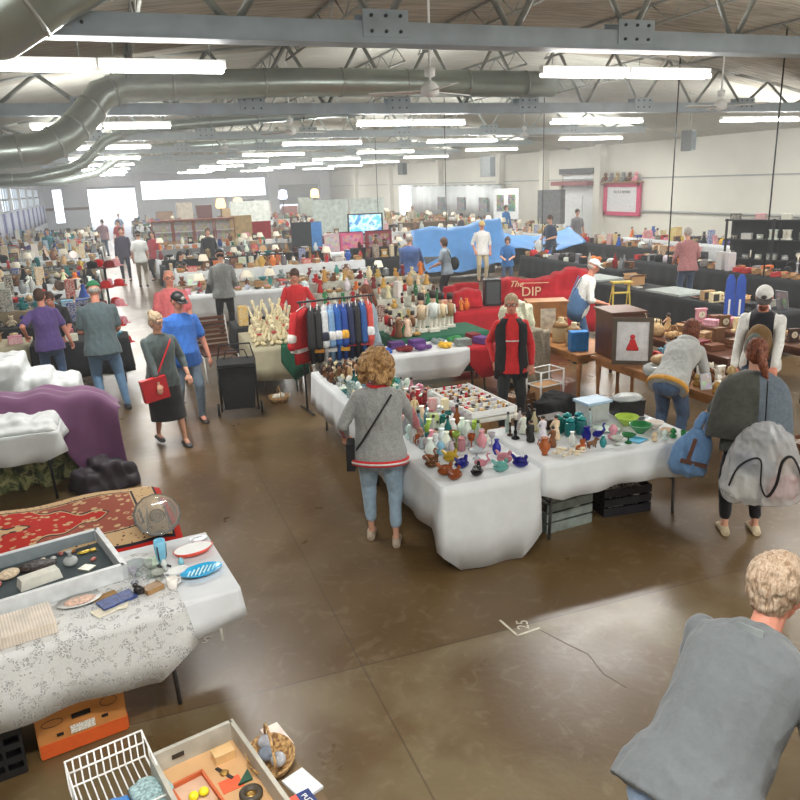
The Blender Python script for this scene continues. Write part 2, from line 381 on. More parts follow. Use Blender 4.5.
duct('air_duct', [(3.2, 7.7, 5.22), (1.2, 7.7, 5.2), (.45, 7.8, 5.16), (-.25, 7.9, 4.82), (-.75, 7.9, 4.5), (-1.3, 7.9, 4.42), (-5.2, 7.9, 4.42)], .36, 'large silver round duct in the near upper left corner of the hall')
duct('air_duct', [(8, 24.2, 5.2), (1, 24.2, 4.75), (0.1, 24.0, 4.4), (-.5, 23.8, 3.85), (-.9, 23.6, 3.65), (-1.9, 23.5, 3.45), (-2.8, 23.5, 3.42), (-5.2, 23.5, 3.42)], .15, 'thin silver duct behind the elbowed one, reaching the left wall')
duct('air_duct', [(9, 35, 5.0), (1.2, 35, 4.7), (-.3, 34.8, 3.8), (-1.6, 34.6, 3.5), (-5.2, 34.6, 3.5)], .15, 'farthest thin silver duct bending down over the left stalls')
# ---------------------------------------------------------------- ceiling fans
def fan(x, y, z, ang, lab):
    t = thing('ceiling_fan', lab, 'fan', (x, y, z), ang)
    top = roof_z(x)-z-.05
    MB().tube([(0, 0, .1), (0, 0, top)], .018, 8).build('down_rod', M_white, t)
    MB().lathe([(.02, .32), (.075, .30), (.075, .2), (.02, .18)], 12).build('canopy', M_white, t)
    MB().lathe([(.02, .14), (.07, .12), (.13, .05), (.13, -.03), (.06, -.07), (.01, -.08)], 14).build('motor_housing', M_white, t)
    for k_ in range(3):
        a = k_*2*PI/3; R = Matrix.Rotation(a, 3, 'Z') @ Matrix.Rotation(.18, 3, 'X')
        MB().box(R @ V((.5, 0, 0)), (.75, .13, .012), 0, R).box(R @ V((.14, 0, 0)), (.12, .05, .012), 0, R).build('blade', M_white, t)
    return t
fan(4.44, 10.62, 4.22, .5, 'white three-blade ceiling fan nearest the viewer, behind the first truss')
fan(4.2, 18.6, 4.22, .2, 'white ceiling fan hanging behind the second truss above the ornament stall')
fan(3.75, 26.4, 4.25, .9, 'small distant white ceiling fan left of the others near the silver duct')
fan(11.9, 13.2, 4.25, 1.1, 'white ceiling fan near the right wall beside the grey hanging speaker')
fan(12.6, 22.5, 4.25, .3, 'white ceiling fan over the far right stalls between light rows')
def hang_speaker(x, y, z, lab, rz=0, s=1):
    t = thing('hanging_speaker', lab, 'speaker', (x, y, z), rz)
    g = mat('grey_speaker_box', srgb(108, 112, 112), .6)
    MB().box((0, 0, 0), (.34*s, .3*s, .56*s)).build('cabinet', g, t)
    MB().box((0, -.155*s, 0), (.30*s, .012, .5*s)).build('grille', mat('dark_grille', srgb(70, 76, 78), .8, ns=80, nz=.2), t)
    for dx in (-.1, .1): MB().tube([(dx, 0, .28*s), (dx, 0, roof_z(x)-z)], .006, 5).build('suspension_wire', M_trim, t)
hang_speaker(15.9, 18.8, 3.85, 'grey speaker hanging by wires in front of the bare right wall', .5)
hang_speaker(17.4, 34.6, 3.55, 'square dark grey speaker hanging over the distant right stalls', .6, 1.7)
hang_speaker(13.5, 36.0, 3.6, 'narrow dark speaker hanging left of the square one near the far stalls', .5, 1.0)
def drop(x, y, z0, lab, r=.012):
    tag(MB().tube([(x, y, z0), (x, y, roof_z(x)-.02)], r, 6).build('drop_cable', M_black), lab, 'cable')
drop(12.7, 12.45, .80, 'thin black drop cable in front of the right wall, rightmost one', .016)
drop(13.05, 15.9, .80, 'thin black drop cable beneath the grey hanging speaker', .016)
drop(12.6, 21.3, .80, 'thin dark drop cable left of the dusty red awning')
drop(9.9, 22.6, .80, 'thin dark drop cable rising behind the yellow-capped man')
drop(9.6, 28.4, .80, 'thin dark drop cable above the distant figurine shelves')
# ================================================================ people
DG = None
def remesh(mb, name, mats, voxel, smooth=2, wr=0, ws=9, seed=0, parent=None, colfn=None, fac=.5):
    """one continuous surface from overlapping closed pieces"""
    me = mb.mesh(name, mats if isinstance(mats, (list, tuple)) else [mats]); o = bpy.data.objects.new('tmp', me); COL.objects.link(o)
    r = o.modifiers.new('r', 'REMESH'); r.mode = 'VOXEL'; r.voxel_size = voxel; r.use_smooth_shade = True
    if smooth: s = o.modifiers.new('s', 'SMOOTH'); s.iterations = smooth; s.factor = fac
    dg = bpy.context.evaluated_depsgraph_get(); ev = o.evaluated_get(dg); nm = bpy.data.meshes.new_from_object(ev)
    bpy.data.objects.remove(o); bpy.data.meshes.remove(me); nm.name = name
    nm.materials.clear()
    for x in (mats if isinstance(mats, (list, tuple)) else [mats]): nm.materials.append(x)
    if wr:
        off = V((seed*3.1, seed*1.7, seed)); nr = [v.normal.copy() for v in nm.vertices]
        for v, n_ in zip(nm.vertices, nr):
            p = v.co; q = V((p.x*ws, p.y*ws, p.z*ws*.55+.8*math.sin(p.x*7)))+off
            d = noise.noise(q)+.5*noise.noise(q*2.1); d = 1-abs(d)*2.2
            v.co = p+n_*d*wr
    nm.polygons.foreach_set('use_smooth', [True]*len(nm.polygons))
    if colfn:
        for p in nm.polygons: p.material_index = colfn(p.center)
    else: nm.polygons.foreach_set('material_index', [0]*len(nm.polygons))
    nm.update()
    return put(name, nm, parent)
def ik(a, b, l1, l2, pole):
    a = V(a); b = V(b); d = b-a; L_ = min(d.length, (l1+l2)*.998); d.normalize(); b = a+d*L_
    x = (l1*l1-l2*l2+L_*L_)/(2*L_); h = math.sqrt(max(0, l1*l1-x*x)); p = V(pole); p = p-d*p.dot(d)
    p = p.normalized() if p.length > 1e-6 else d.orthogonal().normalized()
    return a+d*x+p*h, b
SKIN = mat('skin_light', srgb(214, 160, 134), .55, nz=.05, ns=9, bump=.05)
SKIN2 = mat('skin_rosy', srgb(216, 146, 122), .55, nz=.05, ns=9, bump=.05)
LIPS = mat('lips', srgb(170, 92, 88), .5); EYEW = mat('eye_white', srgb(236, 234, 228), .3, nz=0); IRIS = mat('eye_iris', srgb(60, 50, 44), .2, nz=0)
def cloth(name, rgb=(128, 128, 128), nz=.07, ns=26, bump=.35): return mat(name, srgb(*rgb), .9, nz=nz, ns=ns, bump=bump, sheen=.2)
def hairmat(name, a, b_):
    def f(N, L, co, b):
        mp = N.new('ShaderNodeMapping'); mp.inputs['Scale'].default_value = (9, 9, 2.5); L.new(co, mp.inputs[0])
        n = noise_n(N, L, mp.outputs[0], 8, 5, 1.2); bp = N.new('ShaderNodeBump'); bp.inputs['Strength'].default_value = .7; bp.inputs['Distance'].default_value = .01
        L.new(n, bp.inputs['Height']); L.new(bp.outputs[0], b.inputs['Normal']); return ramp(N, L, n, [(.35, srgb(*a)), (.65, srgb(*b_))])
    return pattern(name, f, .6)
H_CURL = hairmat('hair_blonde_brown_curls', (116, 80, 46), (206, 164, 108)); H_BLOND = hairmat('hair_ash_blonde', (150, 126, 98), (206, 184, 152))
H_BROWN = hairmat('hair_dark_brown', (48, 32, 24), (92, 62, 46)); H_AUB = hairmat('hair_auburn', (74, 36, 22), (138, 76, 48)); H_BLACK = hairmat('hair_black', (20, 18, 18), (48, 42, 40))
H_GREY = hairmat('hair_grey', (140, 134, 126), (196, 190, 182)); H_SAND = hairmat('hair_sandy_grey', (158, 128, 100), (212, 190, 166))
JEAN = cloth('blue_denim', (84, 110, 140)); JEAN_L = cloth('light_wash_denim', (158, 182, 200)); JEAN_D = cloth('dark_denim', (58, 76, 104))
def person(label, x, y, face, h=1.72, lean=0, side=0, head=(0, 0), hl=None, hr=None, feet=None, bw=1.0, belly=0, top=None, sleeve='short',
           legs=None, legend=0, hair='short', hairm=None, cap=None, glasses=False, skin=SKIN, vox=.011, shoe=(40, 40, 44), skirt=None, sit=0, extras=(), female=False, wr=.004, topcol=None, group=None):
    """face: degrees, 0 looks to +Y (down the hall), 90 to -X; lean/side in degrees; hands hl/hr in metres relative to the feet frame"""
    s = h/1.75
    t = thing('person', label, 'person', (x, y, 0), math.radians(face), group)
    hz = .93*s-sit
    if feet is None: feet = ((-.11, 0, 0), (.11, .02, 0))
    pel = V((0, 0, hz)); la = math.radians(lean); sa = math.radians(side)
    def spine(d, k=1.0):  # point d metres up the spine, bending forwards along it
        a = la*k; p = V((math.sin(sa)*d, math.sin(a)*d, math.cos(a)*math.cos(sa)*d)); return pel+p
    upv = (spine(1)-spine(0)).normalized(); rgt = V((math.cos(sa), 0, -math.sin(sa))); fwd_ = upv.cross(rgt)*-1; fwd_ = rgt.cross(upv)*-1
    if fwd_.y < 0 and abs(la) < 1.4: fwd_ = -fwd_
    waist = pel+upv*.17*s; chest = pel+upv*.36*s+fwd_*.01; sh = pel+upv*.475*s; nk = pel+upv*.56*s
    hy, hp = math.radians(head[0]), math.radians(head[1])
    # head: direction of the neck blends spine and vertical
    nd = (upv*.55+V((0, 0, 1))*.45+fwd_*.12).normalized(); 
    hq = Matrix.Rotation(hy, 3, 'Z') @ Matrix.Rotation(-hp, 3, 'X')
    hc = nk+nd*.152*s+V((0, math.sin(-la*0), 0))
    hs = s*1.0
    SW = .175*s*(.93 if female else 1.0)*(.5+.5*bw)
    shl = sh-rgt*SW; shr = sh+rgt*SW
    if hl is None: hl = (-.26*bw, .10, .80*s)
    if hr is None: hr = (.26*bw, .10, .80*s)
    up_l, fo_l = .30*s, .26*s
    pb = V((0, -.8*math.cos(la), -.4-.7*math.sin(la))); el, wl_ = ik(shl, hl, up_l, fo_l, pb-rgt*.45); er, wr_ = ik(shr, hr, up_l, fo_l, pb+rgt*.45)
    hipl = pel-rgt*.09*s*bw; hipr = pel+rgt*.09*s*bw
    th, shn = .445*s, .43*s
    fl_, fr_ = V(feet[0]), V(feet[1])
    al = V((fl_.x, fl_.y, fl_.z+.085*s)); ar = V((fr_.x, fr_.y, fr_.z+.085*s))
    kl, al = ik(hipl, al, th, shn, (-.12, 1, 0)); kr, ar = ik(hipr, ar, th, shn, (.12, 1, 0))
    B = MB(); w = bw
    def ell(q, c, rx, ry, n=16, dz=0):
        return [c+rgt*math.cos(2*PI*j/n)*rx+fwd_*math.sin(2*PI*j/n)*ry for j in range(n)]
    def torso(q, o, z0=-.1, z1=.56, bel=0):
        prof = [(-.14, .192 if o > 0 else .155, .140 if o > 0 else .105), (-.05, .190 if o > 0 else .172, .132 if o > 0 else .118), (.06, .162, .112), (.17, .145+.05*(w-1), .105), (.30, .158, .115), (.42, .168, .112), (.485, .160, .094), (.52, .118, .078), (.545, .080, .064), (.56, .06, .055)]
        R = []
        for d, rx, ry in prof:
            if d < z0-.001 or d > z1+.001: continue
            bb = bel*math.exp(-((d-.08)/.13)**2)
            ff = 1+ (.10 if (female and .26 < d < .40) else 0)
            R.append(ell(q, pel+upv*d*s+fwd_*(bb*.6), rx*s*w+o, ry*s*w*ff+o+bb*.5))
        q.rings(R)
    torso(B, -.018)
    B.caps(nk-nd*.05, .056*s, nk+nd*.11*s, .052*s, 12)
    # head
    def hpnt(a, b, c): return hc+hq @ V((a*hs, b*hs, c*hs))
    B.ball(hpnt(0, -.012, .025), (.076*hs, .094*hs, .098*hs), 18, 12, 0, hq)
    B.ball(hpnt(0, .022, -.035), (.060*hs, .066*hs, .078*hs), 16, 10, 0, hq)
    B.ball(hpnt(0, .052, -.085), (.026*hs, .024*hs, .02*hs), 10, 6, 0, hq)          # chin
    B.caps(hpnt(0, .082, .022), .010*hs, hpnt(0, .102, -.018), .015*hs, 8)           # nose
    B.ball(hpnt(0, .078, .036), (.05*hs, .014*hs, .012*hs), 10, 6, 0, hq)           # brow
    for sx in (-1, 1): B.ball(hpnt(sx*.078, -.005, -.005), (.012*hs, .022*hs, .034*hs), 8, 6, 0, hq)
    # arms
    def arm(q, a, e, w_, o=0, upto=1.0):
        q.caps(a-V((0, 0, .014)), .045*s*(.6+.4*w)+o, e, .041*s*(.7+.3*w)+o, 12)
        if upto > 0: q.caps(e, .041*s*(.7+.3*w)+o, e.lerp(w_, upto), lerp(.041, .027, upto)*s+o, 12)
    arm(B, shl, el, wl_); arm(B, shr, er, wr_)
    def hand(q, e, w_, sd):
        d = (w_-e).normalized(); side_ = d.cross(V((0, 0, 1))); side_ = side_.normalized() if side_.length > .15 else d.cross(V((0, 1, 0))).normalized()
        if side_.dot(V((1, 0, 0)))*sd > 0: side_ = -side_       # the thumb side points inwards
        dn = d.cross(side_).normalized()
        if dn.z > 0: dn = -dn
        pc = w_+d*.045*s
        q.caps(w_, .024*s, w_+d*.07*s, .032*s, 12, 0, .48, dn)
        for i, (o_, ln) in enumerate(((-.030, .058), (-.010, .074), (.011, .080), (.031, .070))):
            b0 = w_+d*.075*s-side_*o_*s*-1; m0 = b0+(d*.9+dn*.35).normalized()*ln*.55*s; e0 = m0+(d*.6+dn*.8).normalized()*ln*.5*s
            q.caps(b0-d*.02*s, .0098*s, m0, .0088*s, 7); q.caps(m0, .0088*s, e0, .0078*s, 7)
        b0 = w_+d*.03*s+side_*.026*s; m0 = b0+(d*.7+side_*.75+dn*.2).normalized()*.04*s; q.caps(b0, .0125*s, m0, .011*s, 8); q.caps(m0, .011*s, m0+(d*.9+side_*.1+dn*.4).normalized()*.03*s, .009*s, 8)
    hand(B, el, wl_, -1); hand(B, er, wr_, 1)
    def leg(q, a, k_, f, o=0, upto=1.0):
        q.caps(a, .088*s*w+o, k_, .058*s*(.6+.4*w)+o, 14)
        m_ = k_.lerp(f, .3); q.caps(k_, .058*s*(.6+.4*w)+o, m_, (.054*s+o*.9), 12)
        if upto > .3: q.caps(m_, .054*s+o*.9, k_.lerp(f, upto), lerp(.054, .036, (upto-.3)/.7)*s+o, 12)
    leg(B, hipl, kl, al, -.008); leg(B, hipr, kr, ar, -.008)
    for a in (al, ar): B.caps(a-V((0, 0, .02)), .034*s, a+V((0, .09*s, -.045*s)), .03*s, 8)
    remesh(B, 'body', skin, vox*.62 if vox < .01 else vox*.8, 2, fac=.4, parent=t)
    # face parts
    for sx in (-1, 1):
        e = MB().ball(hpnt(sx*.032, .079, .014), .0125*hs, 8, 6).ball(hpnt(sx*.032, .0885, .013), .006*hs, 6, 5, 1); e.build('eye', [EYEW, IRIS], t)
    MB().ball(hpnt(0, .081, -.050), (.024*hs, .012*hs, .008*hs), 10, 5, 0, hq).build('mouth', LIPS, t)
    for sx in (-1, 1): MB().ball(hpnt(sx*.033, .087, .036), (.019*hs, .007*hs, .0045*hs), 8, 4, 0, hq).build('eyebrow', hairm or H_BROWN, t)
    if glasses:
        g = MB()
        for sx in (-1, 1):
            g.tube([hpnt(sx*.034+.026*math.cos(a), .103, .012+.019*math.sin(a)) for a in [i*PI/5 for i in range(10)]], .0028*hs, 5, 0, closed=True)
            g.tube([hpnt(sx*.06, .10, .016), hpnt(sx*.082, .0, .012)], .0026*hs, 5)
        g.tube([hpnt(-.010, .105, .016), hpnt(.010, .105, .016)], .0026*hs, 5); g.build('glasses', M_black, t)
    # hair
    if hair != 'bald':
        Hm = MB(); rnd = random.Random(int(x*100+y*10))
        Hm.ball(hpnt(0, -.022, .040), (.084*hs, .098*hs, .094*hs), 16, 10, 0, hq)
        if hair == 'tousled':
            Hm.ball(hpnt(0, -.025, .045), (.094*hs, .108*hs, .100*hs), 16, 10, 0, hq)
            Hm.ball(hpnt(0, -.05, 0), (.082*hs, .062*hs, .085*hs), 12, 8, 0, hq)
        if hair == 'curly':
            Hm.ball(hpnt(0, -.05, .01), (.115*hs, .10*hs, .12*hs), 16, 10, 0, hq)
            for i in range(170):
                a = rnd.uniform(0, 2*PI); zz = rnd.uniform(-.15, .15); r = .142 if zz > -.08 else .125; r *= math.sqrt(max(.15, 1-(max(0, zz)/.15)**2))
                px_, py_ = math.cos(a)*r, math.sin(a)*r-.03
                if py_ > .045 and zz < .06: continue
                Hm.ball(hpnt(px_, py_, zz+.02), rnd.uniform(.022, .036)*hs, 8, 5)
        elif hair in ('bob', 'long', 'bun', 'pony'):
            Hm.ball(hpnt(0, -.05, -.01), (.082*hs, .064*hs, .085*hs), 14, 8, 0, hq)
            if hair == 'bob': 
                for sx in (-1, 1): Hm.caps(hpnt(sx*.068, -.01, .03), .028*hs, hpnt(sx*.062, -.005, -.085), .024*hs, 8)
                Hm.caps(hpnt(0, -.06, 0), .05*hs, hpnt(0, -.05, -.09), .04*hs, 10)
            if hair == 'long':
                for sx in (-1, 1): Hm.caps(hpnt(sx*.066, -.02, .02), .03*hs, hpnt(sx*.062, -.03, -.16), .026*hs, 8)
                Hm.caps(hpnt(0, -.07, 0), .058*hs, hpnt(0, -.075, -.22), .05*hs, 12)
            if hair == 'bun': Hm.ball(hpnt(0, -.115, .09), .042*hs, 10, 8)
            if hair == 'pony':
                Hm.caps(hpnt(0, -.10, .02), .03*hs, hpnt(.03, -.13, -.10), .036*hs, 10); Hm.caps(hpnt(.03, -.13, -.10), .036*hs, hpnt(.07, -.11, -.24), .014*hs, 10)
        elif hair == 'short':
            Hm.ball(hpnt(0, -.05, -.0), (.076*hs, .056*hs, .07*hs), 12, 8, 0, hq)
        if cap is None or hair in ('long', 'pony', 'curly', 'bob'):
            # cut the fringe so the face stays clear
            remesh(Hm, 'hair', hairm or H_BROWN, .007 if vox < .01 else .011, 1, wr={'curly': .004, 'tousled': .011}.get(hair, .006), ws=26 if hair == 'tousled' else 34, seed=rnd.random()*9, parent=t)
        else:
            Hq = MB().ball(hpnt(0, -.03, .0), (.080*hs, .080*hs, .055*hs), 12, 8, 0, hq); remesh(Hq, 'hair', hairm or H_BROWN, .010, 1, wr=.003, ws=34, parent=t)
    if cap:
        C_ = MB(); R = []
        for q_ in (0, .25, .5, .72, .88, .98):
            r = math.sqrt(1-q_*q_)*1.0; R.append([hpnt(.090*r*math.cos(2*PI*j/18), -.010+.106*r*math.sin(2*PI*j/18), .045+.098*q_) for j in range(18)])
        C_.rings(R); crown = C_.build('cap', cap[0], t)
        b_ = MB(); top_ = []; bot = []
        for j in range(13):
            a = math.radians(20+140*j/12); top_.append(hpnt(.085*math.cos(a), .05+.125*math.sin(a), .052-.012*abs(math.cos(a))))
            bot.append(hpnt(.08*math.cos(a), .07*math.sin(a), .056))
        b_.rings([bot, top_], close=False, caps=False); ob = b_.build('cap_brim', cap[1], crown); sm_ = ob.modifiers.new('t', 'SOLIDIFY'); sm_.thickness = .004
        if len(cap) > 2:
            MB().ball(hpnt(0, .092, .09), (.03*hs, .012*hs, .026*hs), 10, 6, 0, hq).build('cap_badge', cap[2], crown)
    # top garment
    if top:
        T_ = MB(); torso(T_, .016, z0=-.14, z1=.56, bel=belly)
        up_to = {'none': -1, 'short': .0, 'elbow': .25, 'long': .96, 'threeq': .6}[sleeve]
        for a, e, w_ in ((shl, el, wl_), (shr, er, wr_)):
            if sleeve == 'none': continue
            if sleeve == 'short': T_.caps(a-V((0, 0, .012)), .057*s*(.6+.4*w), a.lerp(e, .74), .064*s*(.6+.4*w), 12)
            else:
                T_.caps(a-V((0, 0, .012)), .056*s*(.6+.4*w), e, .052*s, 12); T_.caps(e, .052*s, e.lerp(w_, up_to), .040*s, 12)
        remesh(T_, 'shirt', top, max(.008, vox), 3, wr=wr, ws=8, seed=x, parent=t, colfn=topcol)
    if legs:
        L2 = MB(); R = [ell(L2, pel+upv*d*s, rx*s*w+.010, ry*s*w+.010) for d, rx, ry in ((-.14, .11, .08), (-.08, .155, .10), (-.02, .165, .108), (.02, .12, .08))]; L2.rings(R)
        leg(L2, hipl+rgt*.016-upv*.02, kl, al, .008, 1.0-legend); leg(L2, hipr-rgt*.016-upv*.02, kr, ar, .008, 1.0-legend); L2.ball(pel-upv*.12*s, (.145*s*w, .105*s*(.5+.5*w), .11*s), 16, 10); remesh(L2, 'trousers', legs, max(.010, vox), 2, wr=wr*.8, ws=10, seed=y, parent=t)
    if skirt:
        K = MB(); c0 = pel; kn = (kl+kr)/2; n = 24
        R = [[V((.17*s*w*math.cos(2*PI*j/n), .125*s*w*math.sin(2*PI*j/n), hz+.06)) for j in range(n)],
             [V((.20*s*w*math.cos(2*PI*j/n), .16*s*w*math.sin(2*PI*j/n), hz-.14)) for j in range(n)],
             [V((kn.x+(.215*s*w+.012*math.sin(6*PI*j/n*2))*math.cos(2*PI*j/n), kn.y*.7+(.16*s*w+abs(kl.y-kr.y)*.45)*math.sin(2*PI*j/n), kn.z-.12)) for j in range(n)]]
        K.rings(R); K.build('skirt', skirt, t)
    # shoes
    sm = mat('shoe_%d_%d_%d' % shoe, srgb(*shoe), .6)
    for f, a in ((fl_, al), (fr_, ar)):
        yaw = math.atan2(0, 1); q = MB(); R = []
        for yy, wx, hh in ((-.085, .026, .03), (-.07, .036, .05), (-.02, .038, .068), (.05, .044, .058), (.11, .046, .042), (.155, .036, .032), (.175, .018, .02)):
            R.append([V((f.x+(.004 if f.x > 0 else -.004)+wx*s*1.05*math.cos(2*PI*j/12), f.y+yy*s, f.z+max(0.0, hh*.5*s+hh*.62*s*math.sin(2*PI*j/12)))) for j in range(12)])
        q.rings(R); q.build('shoe', sm, t)
    info = dict(root=t, pel=pel, upv=upv, fwd=fwd_, rgt=rgt, sh=sh, shl=shl, shr=shr, el=el, er=er, wl=wl_, wr=wr_, hc=hc, hq=hq, s=s, nk=nk, w=w, hz=hz, kl=kl, kr=kr, al=al, ar=ar, ell=ell, hp=hpnt, bel=belly)
    return info
def band(I, d0, d1, m, name='hem_band', o=.024, rx=.165, ry=.115, bel=0):
    q = MB(); R = [I['ell'](q, I['pel']+I['upv']*d*I['s']+I['fwd']*bel*.6, rx*I['s']*I['w']+oo, ry*I['s']*I['w']+oo+bel*.5, 24) for d, oo in ((d0, o-.02), (d0, o), (d1, o), (d1, o-.02))]
    q.rings(R, caps=False); return q.build(name, m, I['root'])
def strap(I, a, b, r, m, name='bag_strap', o=.03, front=False):
    """strap lying on the torso from local offset a to b ((x, d) across and up the spine)"""
    P = []; sg = 1 if front else -1; w = I['w']*I['s']
    for i in range(13):
        k_ = i/12; xx = lerp(a[0], b[0], k_); d = lerp(a[1], b[1], k_); yy = math.sqrt(max(.02, 1-(xx/(.185*w))**2))*(.118*w+o)+ (I['bel']*.9*math.exp(-((d-.08)/.13)**2) if front else 0)
        P.append(I['pel']+I['upv']*d*I['s']+I['rgt']*xx+I['fwd']*sg*yy)
    MB().tube(P, r, 6, flat=.4).build(name, m, I['root']); return P
def W2F(x0, y0, face, p):   # world point -> local frame of a person at (x0, y0) facing face
    a = math.radians(-face); dx, dy = p[0]-x0, p[1]-y0
    return (dx*math.cos(a)-dy*math.sin(a), dx*math.sin(a)+dy*math.cos(a), p[2])
RED = cloth('red_knit', (206, 40, 44)); WHT = cloth('white_cloth_fabric', (226, 226, 222)); GREYF = cloth('heather_grey_fleece', (150, 152, 150), .10, 60)
# 1 woman choosing from the glass table
sp = cloth('faded_red_print_sleeve', (176, 96, 100), .2, 30)
def wgcol(c): return 1 if abs(c.x) > .29 and c.z < 1.28 and c.y > -.02 else 0
I = person('woman in grey jacket with striped hem, black crossbody strap and curly blonde hair, back turned', 1.88, 5.80, -22, 1.63, 6, 1, (-20, 18), hl=(-.30, .16, .92), hr=(.34, .40, .88), feet=((-.10, .05, 0), (.12, -.10, 0)),
           bw=1.24, top=[GREYF, sp], sleeve='long', legs=JEAN_L, legend=.28, hair='curly', hairm=H_CURL, vox=.0095, shoe=(176, 160, 140), female=True, wr=.007, topcol=wgcol, belly=.03)
band(I, -.148, -.098, RED, o=.034, rx=.194, ry=.148, bel=.0); band(I, -.130, -.114, WHT, 'hem_stripe', .037, .194, .148)
band(I, .548, .575, RED, 'collar_band', .026, .062, .056)
strap(I, (.12, .50), (-.19, -.02), .014, M_black)
MB().box(I['pel']+V((-.235, -.03, -.06)), (.07, .17, .24)).build('handbag', M_blackcloth, I['root'])
# 2 couple walking up the aisle
dg_ = cloth('dark_grey_green_knit', (84, 96, 96)); 
I = person('woman with ash blonde bun walking, grey cardigan, red crossbody bag and black skirt', .33, 9.42, 196, 1.62, 3, 0, (14, 8), hl=(-.27, .15, .86), hr=(.13, .24, .80), feet=((-.12, .22, 0), (.09, -.12, .03)),
           bw=1.12, top=dg_, sleeve='threeq', skirt=cloth('black_skirt_cloth', (30, 30, 34)), legs=None, hair='bun', hairm=H_BLOND, vox=.0095, shoe=(72, 72, 78), female=True, belly=.04, glasses=True, wr=.006)
MB().box(I['pel']+V((.17, .20, -.10)), (.30, .09, .27), 0, Matrix.Rotation(.12, 3, 'Y')).build('red_handbag', mat('red_leather', srgb(200, 34, 44), .5, nz=.05), I['root'])
strap(I, (-.10, .50), (.15, 0), .016, mat('red_leather'), front=True, o=.04)
band(I, -.15, -.115, cloth('pale_shirt_tail', (190, 196, 200)), 'shirt_tail', .022)
I = person('man in bright blue polo and black cap walking beside the woman with red bag', .66, 10.25, 192, 1.73, 2, 0, (18, 20), hl=(-.34, .08, .80), hr=(.30, .10, .82), feet=((-.13, .12, 0), (.11, -.10, .02)),
           bw=1.16, top=cloth('bright_blue_jersey', (52, 110, 196)), legs=cloth('faded_denim', (104, 120, 136)), hair='short', cap=(M_black, M_black, WHT), skin=SKIN2, vox=.0105, shoe=(60, 50, 48), belly=.07, wr=.005)
person('bald man in salmon pink t-shirt behind the blue polo man', .72, 12.5, 188, 1.80, 0, 0, (0, 0), bw=1.16, belly=.05, top=cloth('salmon_jersey', (214, 108, 110)), legs=JEAN, hair='bald', glasses=True, skin=SKIN2)
person('man in green cap and slate grey t-shirt browsing, seen from behind', -.35, 11.35, 8, 1.82, 4, 0, (0, 22), hl=(-.16, .34, 1.06), hr=(.20, .32, 1.02), feet=((-.10, 0, 0), (.22, -.08, 0)), bw=1.2, belly=.05,
       top=cloth('slate_green_jersey', (86, 102, 106)), legs=cloth('washed_blue_denim', (100, 134, 168)), hair='short', hairm=H_GREY, cap=(cloth('green_cap', (30, 116, 74)), cloth('green_cap', (30, 116, 74))), skin=SKIN2, vox=.0105, wr=.006)
person('woman in purple polo shirt and jeans, hand on hip, seen from behind', -1.12, 12.45, 0, 1.66, 4, -3, (-10, 12), hl=(-.30, .02, 1.0), hr=(.30, .14, .82), bw=1.1, top=cloth('purple_jersey', (92, 72, 132)), legs=cloth('deep_denim', (80, 104, 140)), hair='short', hairm=H_BROWN, female=True, skin=SKIN2)
person('dark-haired vendor in black shirt bending over the small goods table', -1.02, 13.75, 170, 1.66, 42, 0, (0, 25), hl=(-.22, .62, .84), hr=(.10, .60, .84), bw=1.05, top=cloth('black_jersey', (34, 34, 40)), legs=M_blackcloth, hair='short', hairm=H_BROWN, skin=SKIN2)
person('person in hooded grey sweatshirt and dark cap, back turned, among the middle stalls', 2.0, 16.2, -8, 1.78, 6, 0, (0, 25), hl=(-.2, .25, 1.0), hr=(.2, .25, 1.0), bw=1.12, top=cloth('mid_grey_fleece', (142, 146, 144)), sleeve='long', legs=M_blackcloth, hair='short', hairm=H_BLACK, cap=(M_blackcloth, M_blackcloth))
person('long-haired woman in black sitting and reaching right over a cluttered table', 1.55, 21.8, 235, 1.62, 8, 0, (0, 15), hl=(-.1, .5, .95), hr=(.25, .5, .95), sit=.22, top=cloth('black_jersey'), sleeve='long', legs=M_blackcloth, hair='long', hairm=H_BLACK, female=True, vox=.013)
person('man in black jacket standing in front of the glass showcases', 2.95, 26.6, 185, 1.72, 0, 0, top=cloth('black_jersey'), sleeve='long', legs=M_blackcloth, hair='short', bw=1.15, vox=.014)
I = person('shopper in white t-shirt and tan trousers with black shoulder bag, walking away', .72, 26.2, 0, 1.78, 0, 0, hl=(-.22, .1, .9), hr=(.24, .05, .86), feet=((-.1, .2, 0), (.1, -.15, .03)), top=cloth('pale_grey_jersey', (206, 208, 206)), legs=cloth('tan_cotton', (168, 158, 138)), hair='short', cap=(M_blackcloth, M_blackcloth), vox=.013)
MB().box(I['pel']+V((.28, 0, -.25)), (.12, .22, .34)).build('shoulder_bag', M_blackcloth, I['root'])
person('tall person in dark coat in the aisle left of the white t-shirt shopper', .25, 28.5, 175, 1.82, 0, 0, top=cloth('dark_plum_cloth', (62, 56, 76)), sleeve='long', legs=cloth('dark_slate_cloth', (54, 58, 74)), hair='short', vox=.014)
person('person in maroon red top holding a bag behind the white t-shirt shopper', 1.25, 28.0, 150, 1.66, 0, 0, top=cloth('maroon_cloth', (156, 48, 60)), sleeve='long', legs=M_blackcloth, hair='long', female=True, vox=.014)
person('person in red shirt farther up the aisle against the bright doorway', .25, 38.0, 150, 1.76, 0, 0, top=cloth('rust_red_cloth', (186, 70, 70)), legs=cloth('dark_slate_cloth', (54, 58, 74)), hair='short', vox=.015)
person('person in dusty pink shirt and jeans farther up the aisle', -.45, 40.5, 20, 1.76, 0, 0, top=cloth('dusty_pink_cloth', (160, 128, 138)), legs=JEAN, hair='short', vox=.015)
person('person in pale blue shirt near the far open roll door', .4, 50, 170, 1.74, 0, 0, top=cloth('pale_blue_cloth', (130, 150, 180)), legs=JEAN_D, hair='short', vox=.016)
